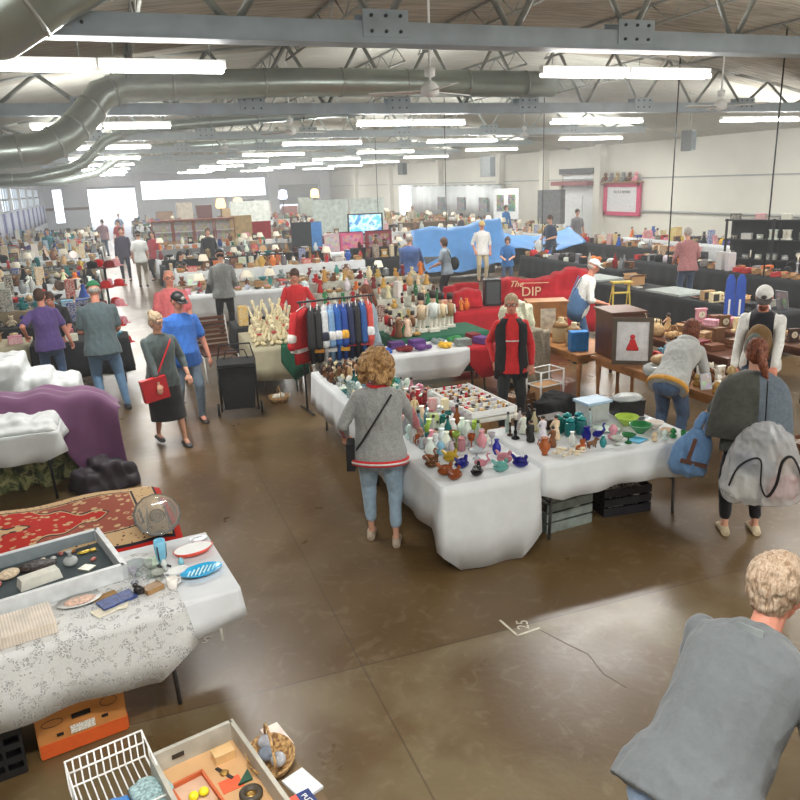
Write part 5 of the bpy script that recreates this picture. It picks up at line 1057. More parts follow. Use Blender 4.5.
for a in (-.2, .2):
    for b in (-.18, .18): MB().tube([(a, b, .31), (a, b, 0)], .014, 6).build('leg', M_black, ch_)
shroud('tweed_coat', 5.18, 9.0, .28, .5, .3, [.62, .74, .7], mat('grey_tweed', srgb(150, 140, 122), 1, nz=.3, ns=70, bump=.5), 'grey tweed coat over a chair right behind the black vest', .2, .02, .02, 5, 'coat')
ch_ = thing('office_chair', 'dark chair under the grey tweed coat', 'chair', (5.18, 9.0, 0), .2); MB().box((0, 0, .26), (.52, .34, .04)).build('seat', M_black, ch_)
for a in (-.2, .2):
    for b in (-.13, .13): MB().tube([(a, b, .24), (a, b, 0)], .014, 6).build('leg', M_black, ch_)
shroud('black_duffel', 4.95, 7.9, 0, .6, .42, [.34, .4, .3], M_blackcloth, 'black duffel bag on the floor right of the vendor', .3, .025, .03, 6, 'bag')
for i, (px, py, zz, rz, lb) in enumerate(((5.02, 7.1, 0, .2, 'open cardboard box on the floor nearest the black duffel bag'), (5.0, 6.62, 0, -.2, 'open cardboard box on the floor behind the plastic tubs'), (3.95, 8.9, 0, .3, 'open cardboard box under the team clothing table front'), (3.75, 7.9, 0, .5, 'open cardboard box on the floor left of the vendor'), (3.55, 8.6, 0, .1, 'open cardboard box beneath the clothing, far left'))): put1('carton', px, py, 1.15, 'tan', lb, rz, zz)
# ---- antiques on the long wooden table
W1 = mat('honey_oak', srgb(164, 112, 64), .45, nz=.14, ns=7); W2 = mat('dark_walnut', srgb(92, 54, 36), .4, nz=.14, ns=7)
def wtable(x0, x1, y0, y1, lb, m=W1, h=.74):
    t = thing('wooden_table', lb, 'table', ((x0+x1)/2, (y0+y1)/2, 0)); a, b = (x1-x0)/2, (y1-y0)/2
    MB().box((0, 0, h-.02), (2*a, 2*b, .04)).build('tabletop', m, t); MB().box((0, 0, h-.08), (2*a-.1, 2*b-.1, .08)).build('apron', m, t)
    for sx in (-1, 1):
        for sy in (-1, 1): MB().lathe([(.025, 0), (.03, .1), (.02, .3), (.035, .5), (.035, h-.12)], 10, (sx*(a-.08), sy*(b-.08), 0)).build('leg', m, t)
wtable(5.5, 6.28, 8.35, 10.3, 'honey oak table carrying the jugs and small oak cabinet'); wtable(5.66, 6.36, 5.85, 8.3, 'honey oak table carrying the framed red picture and antiques')
cb = thing('oak_cabinet', 'small honey oak cabinet with an oval front panel, behind the vendor', 'cabinet', (5.85, 9.75, .742), -.35)
MB().box((0, 0, .25), (.55, .34, .5)).build('carcass', W1, cb); MB().box((0, 0, .51), (.60, .38, .025)).build('top', W1, cb); MB().box((0, -.175, .24), (.22, .012, .36)).build('door_panel', mat('pale_door_panel', srgb(206, 200, 186), .5, nz=.2, ns=12), cb)
def jug(x, y, lb, s=1):
    t = thing('stoneware_jug', lb, 'jug', (x, y, .742)); t.scale = (s,)*3; m = mat('buff_stoneware', srgb(186, 166, 128), .4, nz=.06)
    MB().lathe([(.11, 0), (.12, .02), (.12, .20), (.09, .27), (.04, .31), (.04, .35)], 18).build('jug', m, t); MB().tube([(.04, 0, .33), (.09, 0, .33), (.09, 0, .27)], .012, 6).build('handle', m, t); MB().lathe([(.12, .21), (.092, .27), (.05, .30)], 18).build('brown_shoulder', mat('brown_glaze', srgb(150, 116, 76), .25), t)
jug(5.78, 9.22, 'buff stoneware jug left of the blue carton'); jug(5.80, 8.92, 'buff stoneware jug behind the blue carton', .92)
tag(MB().box((0, 0, .13), (.24, .16, .26)).build('blue_carton', mat('bright_blue_card', srgb(28, 118, 190), .6), None, (5.68, 8.62, .742), -.3), 'bright blue carton in front of the dark walnut dresser', 'carton')
dr = thing('walnut_dresser_top', 'dark walnut dresser standing on the oak table', 'dresser', (5.98, 8.15, .742), -.18)
MB().box((0, 0, .29), (.42, .5, .58)).build('carcass', W2, dr); MB().box((0, 0, .59), (.48, .56, .03)).build('top', W2, dr)
for zz in (.12, .30, .48): 
    d_ = MB().box((0, -.255, zz), (.36, .015, .15)).build('drawer', W2, dr); MB().ball((0, -.27, zz), .014, 8, 5).build('knob', GOLD, d_)
fp = thing('framed_picture', 'dark framed white picture of a red seated figure, leaning on the dresser', 'picture', (5.80, 7.62, .742), -.62); fp.rotation_euler = (-.12, 0, -.62)
q = MB()
for a, d in (((0, 0, .02), (.48, .03, .05)), ((0, 0, .55), (.48, .03, .05)), ((-.215, 0, .285), (.05, .03, .5)), ((.215, 0, .285), (.05, .03, .5))): q.box(a, d)
q.build('frame', mat('dark_bronze_frame', srgb(84, 72, 58), .5), fp); MB().box((0, .004, .285), (.4, .01, .5)).build('mat_board', mat('white_board', srgb(222, 224, 226), .6), fp)
MB().lathe([(.07, 0), (.075, .02), (.04, .1), (.03, .14)], 12, (0, -.006, .17), sy=.05).ball((0, -.006, .34), (.03, .006, .03), 10, 6).build('red_figure', mat('red_print', srgb(206, 40, 44), .7), fp)
hb = thing('glass_dish_heap', 'pile of clear plastic wrapped dishes with a tan pear-shaped bowl on top', 'dishes', (5.75, 7.02, .742)); MB().lathe([(.16, 0), (.2, .04), (.2, .1), (.15, .13)], 14).build('wrapped_dishes', mat('milky_plastic'), hb); MB().ball((0, .02, .19), (.12, .09, .06), 14, 8).build('tan_bowl', mat('tan_wood_bowl', srgb(196, 160, 116), .4), hb)
fill(5.7, 6.33, 5.9, 6.85, .742, .15, ['frame', 'fig', 'clock', 'cup', 'stick', 'plate', 'jar', 'bear', 'shell', 'radio'], ['white', 'cream', 'brown', 'silver', 'dark brown', 'tan', 'white', 'gold'], 'on the antiques table by the sweatshirt shopper', True, .05)
fill(6.02, 6.34, 6.9, 7.8, .742, .15, ['clock', 'jar', 'stick', 'fig'], ['brown', 'silver', 'white', 'red', 'light blue'], 'on the antiques table behind the framed picture', True, .05)
fill(5.55, 6.25, 9.98+.1, 10.28, .742, .2, ['book', 'tray', 'cup', 'fig'], ['white', 'cream', 'grey', 'tan'], 'on the antiques table beyond the oak cabinet', True, .05)
wtable(7.0, 7.75, 7.3, 9.9, 'dark walnut table of crates behind the antiques', W2); 
fill(7.03, 7.72, 7.35, 9.85, .742, .27, ['crate', 'basket', 'case', 'clock', 'carton', 'urn', 'bag', 'crate', 'doll'], ['brown', 'amber', 'tan', 'dark brown', 'brown', 'dark red', 'cream', 'tan'], 'on the walnut table behind the antiques', True, .03, .8, 1)
wtable(8.2, 8.9, 7.2, 9.6, 'walnut table nearest the right edge with rolled textiles', W2)
fill(8.22, 8.88, 7.25, 9.55, .742, .27, ['case', 'fold', 'crate', 'heap', 'basket', 'clock'], ['cream', 'tan', 'brown', 'pink', 'dark brown', 'amber'], 'on the far walnut table', True, .03, .8, 1)
table(7.2, 7.9, 4.4, 6.2, 'folding table at the right edge with red and white tins'); fill(7.22, 7.88, 4.45, 6.15, .742, .2, ['tin', 'book', 'pack', 'tray', 'cup', 'tall'], ['red', 'white', 'brown', 'black', 'yellow', 'dark red'], 'on the table at the right edge', True, .03)
put1('carton', 6.3, 4.9, 1.3, 'tan', 'open cardboard box of bottles on the floor at the right edge', .3, 0); put1('crate', 5.95, 4.3, 1.2, 'orange', 'orange wooden crate on the floor beyond the cape shopper', .2, 0)
put1('crate', 6.6, 5.6, 1.2, 'brown', 'brown wooden crate on the floor beneath the raglan-sleeved man', .1, 0)
put1('crate', 3.45, 5.5, 1.25, 'grey', 'grey wooden crate pushed under the short white cloth', .1, 0); put1('crate', 4.12, 5.52, 1.2, 'black', 'black wooden crate on the floor under the green bowls', -.1, 0)
ws_ = thing('wire_cart', 'white tubular wire cart full of boxes on the floor behind the tubs', 'cart', (5.18, 8.62, 0), .2)
for a in (-.2, .2):
    for b in (-.14, .14): MB().tube([(a, b, 0), (a, b, .55)], .012, 6).build('post', M_white, ws_)
for zz in (.12, .34, .54): MB().tube([(-.2, -.14, zz), (.2, -.14, zz), (.2, .14, zz), (-.2, .14, zz)], .010, 6, closed=True).build('rail', M_white, ws_)
MB().box((0, 0, .24), (.34, .22, .2)).build('shelf_box', CARD, ws_)

for i, (px, py, rz, k_, cc, ss) in enumerate(((5.30, 7.62, .2, 'carton', 'tan', 1.1), (5.12, 8.02, -.1, 'carton', 'tan', 1.0), (4.78, 8.7, .3, 'crate', 'brown', 1.1), (4.3, 9.15, .1, 'carton', 'tan', 1.0), (4.78, 7.3, -.3, 'crate', 'dark brown', 1.0), (5.45, 9.95, .2, 'carton', 'tan', 1.1))):
    put1(k_, px, py, ss, cc, ['open carton of brown card before the antiques table', 'open carton left of the antiques table legs', 'brown slatted crate behind the black duffel bag', 'open carton at the foot of the clothing table', 'dark brown slatted crate right of the vendor', 'open carton beside the oak cabinet table'][i], rz, 0)

fill(3.10, 3.48, 5.70, 6.0, zt, .095, ['fig', 'bottle', 'shell', 'stick', 'cup'], ['black', 'white', 'brown', 'cream', 'silver', 'dark brown'], 'at the rear left of the short cloth', True, 0, .6, .9)
fill(4.14, 4.56, 5.11, 5.20, zt, .088, ['shell', 'cup', 'shell', 'goblet'], ['clear', 'white', 'cream', 'green'], 'along the front edge of the short cloth', True, 0, .5, .7)
fill(3.86, 4.02, 5.70, 5.80, zt, .1, ['bottle', 'shell'], ['teal', 'clear'], 'behind the white oval platter', True, 0, .6, .8)
# ================================================================ right-hand tool stalls
def longrow(x0, x1, y0, y1, lb, cl, m, drop=.62, seed=1, split=1):
    """a run of folding tables end to end (along the longer side) and the cover over them"""
    ax = (x1-x0) > (y1-y0); L_ = (x1-x0) if ax else (y1-y0); n = max(1, round(L_/2.0))
    for i in range(n):
        a, b = i/n, (i+1)/n; w = '' if n == 1 else ', table %s' % (['nearest the aisle', 'second from the aisle', 'third from the aisle', 'fourth from the aisle', 'fifth from the aisle', 'sixth from the aisle', 'seventh from the aisle'][min(i, 6)] if ax else ['nearest', 'second', 'third', 'fourth', 'fifth', 'sixth'][min(i, 5)])
        if ax: table(lerp(x0, x1, a)+.03, lerp(x0, x1, b)-.03, y0+.02, y1-.02, 'folding table %s%s' % (lb, w))
        else: table(x0+.02, x1-.02, lerp(y0, y1, a)+.03, lerp(y0, y1, b)-.03, 'folding table %s%s' % (lb, w))
    return drape(x0, x1, y0, y1, cl, m, drop=(drop,)*4, seed=seed, hem=.02)
longrow(9.7, 10.5, 9.4, 15.2, 'under the long black cover by the blue boards', 'long black floor-length cover nearest the blue boards', C_black, seed=21)
fill(9.75, 10.45, 12.6, 13.6, zt, .4, ['tray', 'book', 'carton'], ['grey', 'white', 'tan'], 'on the near black table, middle', True, .2)
for i, (px, py, lb) in enumerate(((10.1, 14.6, 'pale grey foam board lying at the far end of the near black table'), (10.1, 12.0, 'pale grey foam board lying midway on the near black table'))):
    tag(MB().box((0, 0, .02), (.72, .95, .04)).build('foam_board', mat('pale_grey_foam', srgb(176, 184, 180), .8), None, (px, py, zt), .03), lb, 'board')
fill(9.75, 10.45, 9.5, 11.4, zt, .24, ['book', 'tray', 'carton', 'pack', 'tool', 'frame', 'radio', 'truck'], ['white', 'cream', 'grey', 'tan', 'brown', 'black'], 'on the near black table, near end', True, .15)
yl = thing('step_ladder', 'yellow folding step ladder standing before the near black table', 'ladder', (9.25, 12.6, 0), -.3); ym = mat('yellow_ladder_paint', srgb(206, 180, 60), .5)
for sx in (-1, 1): MB().tube([(sx*.2, -.12, 0), (sx*.15, 0, .95)], .016, 6).build('rail', ym, yl); MB().tube([(sx*.2, .3, 0), (sx*.15, .02, .95)], .012, 6).build('rear_leg', ym, yl)
for zz in (.25, .5, .75): MB().box((0, -.10+zz*.1, zz), (.34, .09, .025)).build('step', ym, yl)
MB().box((0, 0, .96), (.40, .2, .03)).build('top_cap', ym, yl)
bm = mat('blue_plastic_board', srgb(52, 86, 176), .35)
for i, dx in enumerate((0, .17)):
    t = thing('blue_ski_board', 'tall narrow blue board standing upright, %s of the pair' % ('left', 'right')[i], 'board', (9.28+dx*.8, 9.75-dx*.5, 0), -.7)
    q = MB(); R = []
    for zz, w_ in ((0, .05), (.02, .072), (.3, .075), (1.1, .075), (1.3, .066), (1.38, .03)): R.append([(-w_, -.018, zz), (w_, -.018, zz), (w_, .018, zz), (-w_, .018, zz)])
    q.rings(R, smooth=False); q.build('board', bm, t); MB().box((0, -.021, .85), (.03, .006, .26)).build('white_stripe', M_white, t)
longrow(11.4, 12.0, 15.6, 20.5, 'under the second black cover', 'black floor-length cover left of the pink-shirted man', C_black, seed=22)
fill(11.42, 11.98, 15.7, 20.4, zt, .25, ['tool', 'radio', 'carton', 'pack', 'truck', 'case', 'clock', 'bag', 'bottle'], ['black', 'orange', 'grey', 'white', 'silver', 'red', 'blue', 'brown'], 'on the tool table left of the pink shirt', False, .0, 1.1, 1.7)
longrow(13.1, 13.8, 10.6, 17.6, 'under the third black cover', 'black floor-length cover beneath the yellow tool case', C_black, seed=23)
put1('tool', 13.45, 11.35, 1.55, 'yellow', 'large yellow tool case on the third black cover by the right edge', -.7)
fill(13.15, 13.75, 12.0, 17.5, zt, .27, ['tool', 'pack', 'carton', 'radio', 'crate', 'bag', 'tall', 'stick'], ['orange', 'black', 'grey', 'white', 'silver', 'red', 'tan', 'brown'], 'on the tool table right of the pink shirt', False, .0, 1.1, 1.7)
fill(13.15, 13.75, 10.65, 11.0, zt, .3, ['pack', 'tall'], ['pink', 'white'], 'on the tool table end by the yellow case', True)
# black shelf unit with cartons on top
sh = thing('shelving_unit', 'long black shelving unit with cartons on top by the right wall', 'shelf', (16.0, 14.6, 0), math.radians(-62)); 
for zz in (.1, .75, 1.25, 1.75): MB().box((0, 0, zz), (3.6, .55, .04)).build('shelf', M_black, sh)
for sx in (-1.75, -.6, .6, 1.75):
    for sy in (-.25, .25): MB().box((sx, sy, .9), (.05, .05, 1.78)).build('post', M_black, sh)
MB().box((0, .27, .95), (3.6, .02, 1.6)).build('back_sheet', C_black, sh)
cR, sR = math.cos(math.radians(-62)), math.sin(math.radians(-62))
def shl(a, b): return 16.0+a*cR-b*sR, 14.6+a*sR+b*cR
for lv, zz in enumerate((.77, 1.27, 1.77)):
    for i in range(11 if lv < 2 else 6):
        a = -1.6+i*(.32 if lv < 2 else .62); x_, y_ = shl(a, -.08)
        spawn(RN.choice(['radio', 'tool', 'pack', 'jar', 'tin', 'clock'] if lv < 2 else ['carton', 'pack', 'pack']), x_, y_, zz, math.radians(-62), 1.12 if lv < 2 else 1.05, RN.choice(['grey', 'silver', 'black', 'white'] if lv < 2 else ['tan', 'orange', 'pink', 'white', 'black']), 'on the black shelving, %s shelf' % ['middle', 'upper', 'top'][lv], False)
# further stalls along the right wall
for r, (x0, x1, y0, y1, nm) in enumerate(((15.2, 16.0, 17.8, 23.5, 'first aisle from the right wall'), (17.6, 18.4, 15.5, 24, 'wall-side row'), (13.6, 14.4, 23.2, 28, 'row before the pink poster'), (16.2, 17.0, 25.6, 30, 'row under the dusty red awning'))):
    longrow(x0, x1, y0, y1, 'in the %s' % nm, ['black', 'white', 'black', 'white'][r]+' cover in the %s' % nm, [C_black, C_white, C_black, C_white][r], seed=30+r)
    fill(x0+.03, x1-.03, y0+.1, y1-.1, zt, .25, ['carton', 'tool', 'truck', 'pack', 'radio', 'case', 'basket', 'bag', 'crate', 'frame', 'tall', 'doll', 'vase'], ['white', 'red', 'blue', 'black', 'orange', 'tan', 'brown', 'grey', 'cream', 'yellow', 'pink'], 'in the %s' % nm, False, .0, 1.1, 1.9)
# pink framed poster stall
pk = thing('poster_frame', 'pink-framed white poster on the right wall above the stalls', 'poster', (XR-.12, 28.0, 1.3), math.radians(-90)); pm = mat('hot_pink_frame', srgb(206, 74, 112), .6)
q = MB()
for a, d in (((0, 0, .06), (2.5, .08, .16)), ((0, 0, 1.26), (2.5, .08, .2)), ((-1.15, 0, .66), (.22, .08, 1.3)), ((1.15, 0, .66), (.22, .08, 1.3))): q.box(a, d)
q.build('frame', pm, pk); MB().box((0, .02, .66), (2.2, .03, 1.1)).build('sheet', mat('white_board'), pk)
text((0, -.002, .95), 0, 'SELLS & REPAIRS', .16, mat('grey_print', srgb(120, 112, 116), .7), 'printed_heading', parent=pk)
for i in range(6): spawn('bear', XR-.25, 26.9+i*.42, 2.68, 1.57, 1.5, ['pink', 'brown', 'grey', 'tan', 'grey', 'brown'][i], '', False, '%s plush bear in the row above the pink poster, %s from the near end' % (['pink', 'brown', 'grey', 'tan', 'grey', 'brown'][i], ['first', 'second', 'third', 'fourth', 'fifth', 'sixth'][i]))
tag(MB().box2((XR-.35, 26.7, 2.62), (XR-.01, 29.3, 2.67)).build('wall_shelf', W1), 'narrow wooden wall shelf holding plush bears above the pink poster', 'shelf')
# blue tarps
tp = mat('sky_blue_tarp', srgb(96, 156, 222), .5, nz=.05, ns=5, bump=.3)
longrow(8.9, 11.2, 21.9, 22.6, 'beneath the sky blue tarpaulin', 'grey skirt under the sky blue tarpaulin', mat('grey_skirt', srgb(96, 98, 100), .9), seed=41)
def tarp(x, y, z, w, d, fn, lb, rz):
    q = MB(); n, m_ = 22, 12; R = []
    for i in range(n+1):
        R.append([(-w/2+w*i/n, -d/2+d*j/m_, fn(i/n, j/m_)+.02*math.sin(i*1.1+j*.7)) for j in range(m_+1)])
    q.rings(R, close=False, caps=False); o = q.build('tarpaulin', tp, None, (x, y, z), rz); md = o.modifiers.new('t', 'SOLIDIFY'); md.thickness = .01; tag(o, lb, 'tarpaulin'); return o
tarp(10.1, 22.1, .62, 2.9, 1.5, lambda a, b: -.40+.25*a+1.25*min(1, b*1.2)+.06*math.sin(a*9), 'large sky blue tarpaulin thrown over goods behind the yellow-capped man', -.25)
longrow(12.2, 15.4, 23.4, 24.1, 'beneath the narrow blue tarpaulin', 'black skirt under the narrow blue tarpaulin', C_black, seed=42)
tarp(13.6, 23.6, .82, 3.4, 1.3, lambda a, b: -.2+.42*b+.25*math.sin(a*5+1.5)*.6+.15*a, 'narrow sky blue tarpaulin over the long table right of the boy', -.1)
# ================================================================ left block
longrow(-4.9, -1.5, 13.1, 13.85, 'under the long beige cover', 'long beige cover in front of the left stalls', C_beige, drop=.66, seed=51)
fill(-4.85, -1.55, 13.15, 13.8, zt, .3, ['carton', 'pack', 'bag', 'tin', 'basket', 'tall'], ['teal', 'red', 'white', 'cream', 'blue', 'pink'], 'on the beige counter', True, .05)
table(-1.42, -.02, 12.92, 13.5, 'small table the black-shirted vendor bends over'); drape(-1.44, 0, 12.9, 13.52, 'black cover on the small table between the purple and green-capped shoppers', C_black, drop=(.55, .55, .3, .5), seed=52)
fill(-1.4, -.05, 12.93, 13.48, zt, .2, ['pack', 'book', 'cup', 'tray', 'tin', 'bowl', 'jar'], ['white', 'light blue', 'lime green', 'cream', 'clear', 'pink'], 'on the small black covered table', True, .1)
C_grey = mat('mid_grey_table_cover', srgb(122, 124, 124), .9, nz=.05, ns=9, bump=.12); C_tan = mat('tan_table_cover', srgb(150, 134, 108), .9, nz=.06, ns=9, bump=.12); CVN = ['black', 'white', 'tan', 'white', 'mid grey']; CVM = [C_black, C_white, C_tan, C_white, C_grey]
rown = ['first', 'second', 'third', 'fourth', 'fifth', 'sixth', 'seventh', 'eighth', 'ninth', 'tenth', 'eleventh', 'twelfth', 'thirteenth', 'fourteenth', 'fifteenth', 'sixteenth', 'seventeenth', 'eighteenth']
LK = [['doll', 'bear', 'tall', 'book', 'pack', 'bear', 'frame'], ['bear', 'doll', 'basket', 'bowl', 'jar', 'truck', 'tall', 'teapot'], ['carton', 'pack', 'tool', 'basket', 'case', 'tin', 'bowl', 'radio'], ['crate', 'basket', 'carton', 'lamp', 'vase', 'teapot', 'jar', 'pack', 'fig'], ['vase', 'frame', 'clock', 'pstand', 'bottle', 'carton', 'hat', 'tall']]
LCs = [['white', 'blue', 'brown', 'cobalt blue', 'cream', 'teal', 'light blue', 'black', 'grey'], ['white', 'cream', 'blue', 'purple', 'dark brown', 'tan', 'red', 'grey', 'black'], ['red', 'black', 'teal', 'grey', 'tan', 'white', 'light blue', 'brown'], ['brown', 'tan', 'white', 'grey', 'yellow', 'dark brown', 'black', 'teal'], ['brown', 'cream', 'tan', 'white', 'gold', 'dark brown', 'grey', 'orange']]
yy = 14.9
LROWS = []
for r in range(16):
    LROWS.append(yy); d = .75
    x0, x1 = -4.95, -.55
    nm = 'left block, %s row' % rown[r]
    longrow(x0, x1, yy, yy+d, 'in the %s' % nm, CVN[r % 5]+' cover in the %s' % nm, CVM[r % 5], seed=60+r)
    cell = min(.42, .20+.012*r)
    fill(x0+.04, x1-.04, yy+.02, yy+d*.55, zt, cell, LK[min(4, r//2) if r < 8 else (r % 5)], LCs[min(4, r//2) if r < 8 else (r % 5)], nm, False, .0, 1.1, 1.8)
    # a riser at the back of each row lifts the second rank
    st = MB().box2((x0+.04, yy+d*.58, .75), (x1-.04, yy+d-.02, .98)).build('display_riser', CVM[(r*2+2) % 5]); tag(st, 'raised shelf along the back of the %s' % nm, 'display stand')
    fill(x0+.05, x1-.05, yy+d*.59, yy+d-.03, .982, max(cell, .24), LK[(r+2) % 5] if r > 1 else LK[r], LCs[(r+1) % 5] if r > 1 else LCs[r], nm+', riser', False, .0, 1.1, 1.7)
    yy += 1.28+.12*r
# hat stand at the aisle corner
hs_ = thing('hat_stand', 'tall black hat stand at the aisle corner of the left block', 'stand', (-.22, 13.95, 0)); MB().tube([(0, 0, 0), (0, 0, 1.85)], .02, 8).build('pole', M_black, hs_); MB().lathe([(.26, 0), (.26, .02), (.03, .05)], 16).build('base', M_black, hs_)
for k_ in range(5):
    for j in range(4):
        a = j*PI/2+k_*.5; zz = .45+k_*.33; MB().tube([(0, 0, zz), (.16*math.cos(a), .16*math.sin(a), zz+.03)], .006, 5).build('peg', M_black, hs_)
        spawn('hat', -.22+.20*math.cos(a), 13.95+.20*math.sin(a), zz+.035, 0, .98, ['red', 'black', 'dark red', 'pink', 'black', 'red'][(j+k_*3) % 6], 'on the hat stand, %s tier' % ['lowest', 'second', 'middle', 'fourth', 'top'][k_], False)
# ================================================================ middle block
lc = thing('garden_lounger', 'white tubular lounge chair with brown slats beside the aisle', 'chair', (1.35, 12.6, 0), .1); 
for sx in (-1, 1): MB().tube([(sx*.28, -.4, 0), (sx*.28, -.3, .40), (sx*.28, .3, .42), (sx*.28, .45, .95)], .014, 6).build('side_rail', M_white, lc); MB().tube([(sx*.28, .35, 0), (sx*.28, .2, .42)], .014, 6).build('leg', M_white, lc)
q = MB()
for i in range(7): q.box((0, .31+.022*i, .47+.075*i), (.54, .02, .05))
q.build('slatted_back', W2, lc); MB().box((0, 0, .43), (.54, .6, .03)).build('seat', W2, lc)
table(1.75, 2.5, 12.75, 13.5, 'folding table with black cover left of the red-jacketed vendor'); drape(1.73, 2.45, 12.73, 13.52, 'black cover on the table left of the red-jacketed vendor', C_black, seed=53, drop=(.5,)*4)
put1('tall', 1.88, 12.95, 1.3, 'yellow', 'tall yellow package on the black covered table by the rabbits'); put1('case', 2.18, 13.1, .8, 'black', 'black hard case on the black covered table by the rabbits', 0); put1('bottle', 1.85, 13.2, 1.2, 'white', 'white bottle behind the tall yellow package')
put1('crate', 1.62, 12.2+.05, .8, 'orange', 'orange-brown wooden box on the floor behind the shopping trolley', 0, .0); put1('crate', 1.62, 12.25, .8, 'amber', 'amber wooden box stacked on the orange-brown one', 0, .185+.0)
put1('basket', 1.95, 10.6, 1.1, 'white', 'wicker basket on the floor beside the shopping trolley', 0, 0)
MIDX = [(1.5, 5.4), (6.1, 8.9)]
MK = [['cup', 'bowl', 'plate', 'teapot', 'vase', 'doll', 'basket', 'compote', 'jar'], ['pstand', 'frame', 'urn', 'vase', 'bowl', 'bear', 'tin', 'pack'], ['carton', 'pack', 'crate', 'lamp', 'urn', 'basket', 'pitcher'], ['vase', 'bottle', 'clock', 'frame', 'carton', 'tall', 'hat']]
MC = [['white', 'cream', 'brown', 'clear', 'pink', 'grey', 'green', 'silver', 'dark brown', 'black'], ['white', 'tan', 'brown', 'red', 'grey', 'teal', 'black', 'clear', 'dark red'], ['white', 'tan', 'dark red', 'green', 'black', 'grey', 'cream'], ['brown', 'cream', 'white', 'orange', 'blue', 'gold', 'red', 'grey']]
yy = 17.4; r = 0
while yy < 58:
    for bx0, (x0, x1) in enumerate(((1.25, 6.2), (7.2 if yy > 24 else 6.9, 12.2 if yy > 24 else 7.6))):
        if bx0 == 1 and yy < 21: continue
        nm = '%s block, %s row' % (('middle', 'inner')[bx0], rown[min(r, 17)])
        if bx0 == 1 and 21 <= yy < 24.6: x0, x1 = 6.9, 8.6
        if 25.2 < yy < 27.2 and bx0 == 1: continue
        if 31.6 < yy < 33.6: continue
        longrow(x0, x1, yy, yy+.75, 'in the %s' % nm, CVN[(r+bx0+1) % 5]+' cover in the %s' % nm, CVM[(r+bx0+1) % 5], seed=80+r*2+bx0)
        cell = min(.42, .22+.012*r)
        fill(x0+.04, x1-.04, yy+.02, yy+.42, zt, cell, MK[r % 4], MC[r % 4], nm, False, .0, 1.1, 1.7)
        if r % 2 or r > 4:
            tag(MB().box2((x0+.04, yy+.44, .75), (x1-.04, yy+.73, 1.05)).build('display_riser', CVM[(r*2+4) % 5]), 'raised shelf along the back of the %s' % nm, 'display stand')
            fill(x0+.05, x1-.05, yy+.45, yy+.72, 1.052, max(.27, cell), MK[(r+1) % 4], MC[(r+2) % 4], nm+', riser', False, .0, 1.1, 1.6)
        else: fill(x0+.04, x1-.04, yy+.43, yy+.74, zt, max(.26, cell), MK[(r+2) % 4], MC[(r+1) % 4], nm+', rear', False, .0, 1.1, 1.6)
    yy += 1.62+.15*r; r += 1
# right block in the distance
yy = 26.5; r = 0
while yy < 58:
    for x0, x1 in ((13.4, 18.6),):
        if yy < 30: x0, x1 = 12.6, 13.4
        if 32.4 < yy < 34.4: x0, x1 = 15.2, 18.4
        nm = 'far right block, %s row' % rown[r]
        longrow(x0, x1, yy, yy+.75, 'in the %s' % nm, ('black' if r % 2 else 'white')+' cover in the %s' % nm, C_black if r % 2 else C_white, seed=120+r)
        fill(x0+.04, x1-.04, yy+.02, yy+.72, zt, .34, ['fig', 'vase', 'lamp', 'urn', 'stick', 'carton', 'doll', 'clock', 'frame'], ['tan', 'brown', 'gold', 'cream', 'white', 'orange', 'green', 'black'], nm, False, .03, 1, 1.5)
    yy += 2.2+.25*r; r += 1
# ---- landmarks in the distance
tv = thing('television', 'large flat television showing a pale blue picture, in the middle distance', 'television', (9.05, 28.35, 1.15), -.25); MB().box((0, 0, .35), (1.35, .08, .8)).build('bezel', M_black, tv)
def scr(N, L, co, b):
    n = noise_n(N, L, co, 3, 2); c = ramp(N, L, n, [(.42, srgb(90, 170, 210)), (.5, srgb(190, 226, 236)), (.6, srgb(70, 130, 180))]); L.new(c, b.inputs['Emission Color']); b.inputs['Emission Strength'].default_value = .8; return c
MB().box((0, -.042, .36), (1.22, .006, .68)).build('screen', pattern('lit_blue_screen', scr, .2), tv); MB().box((0, 0, -.04), (.3, .25, .04)).build('foot', M_black, tv)
def prop(name, x, y, z, d, rgb, lb, cat, rz=0, pic=False):
    m = mat('prop_'+'_'.join(map(str, rgb)), srgb(*rgb), .7, nz=.12, ns=6); t = thing(name, lb, cat, (x, y, z), rz); MB().box((0, 0, d[2]/2), d).build('body', m, t); MB().box((0, 0, d[2]-.015), (d[0]*1.02, d[1]*1.02, .03)).build('top_edge', m, t)
    if pic: MB().box((0, -d[1]/2-.004, d[2]/2), (d[0]*.8, .006, d[2]*.7)).build('printed_panel', PICT, t, color=srgb(*rgb))
    return t
prop('pink_carton', 7.75, 26.0, .76, (.8, .5, .62), (214, 96, 136), 'pink printed carton beside the white one, below the television', 'carton', -.2, True); prop('white_carton', 7.05, 26.0, .76, (.5, .5, .6), (216, 190, 196), 'white and pink printed carton left of the pink one', 'carton', -.2, True); prop('dark_red_carton', 8.75, 26.0, .76, (.9, .5, .62), (134, 40, 52), 'dark red printed carton below the television', 'carton', -.2, True)
longrow(6.7, 9.4, 25.7, 26.3, 'under the pink cartons', 'white cover under the pink cartons', C_white, seed=150)
prop('black_cabinet', 6.2, 26.9, 0, (.7, .5, 1.75), (34, 40, 44), 'tall black cabinet left of the pink cartons', 'cabinet', -.2); prop('blue_locker', 7.0, 28.45, 0, (.6, .4, 1.68), (58, 118, 180), 'bright blue locker behind the white and pink carton', 'locker')
for i, (px, py) in enumerate(((8.6, 31.6), (10.2, 31.6))): prop('white_display_panel', px, py, 0, (1.5, .06, 2.4), (214, 226, 220), 'white display panel standing behind the television, %s one' % ('left', 'right')[i], 'panel')
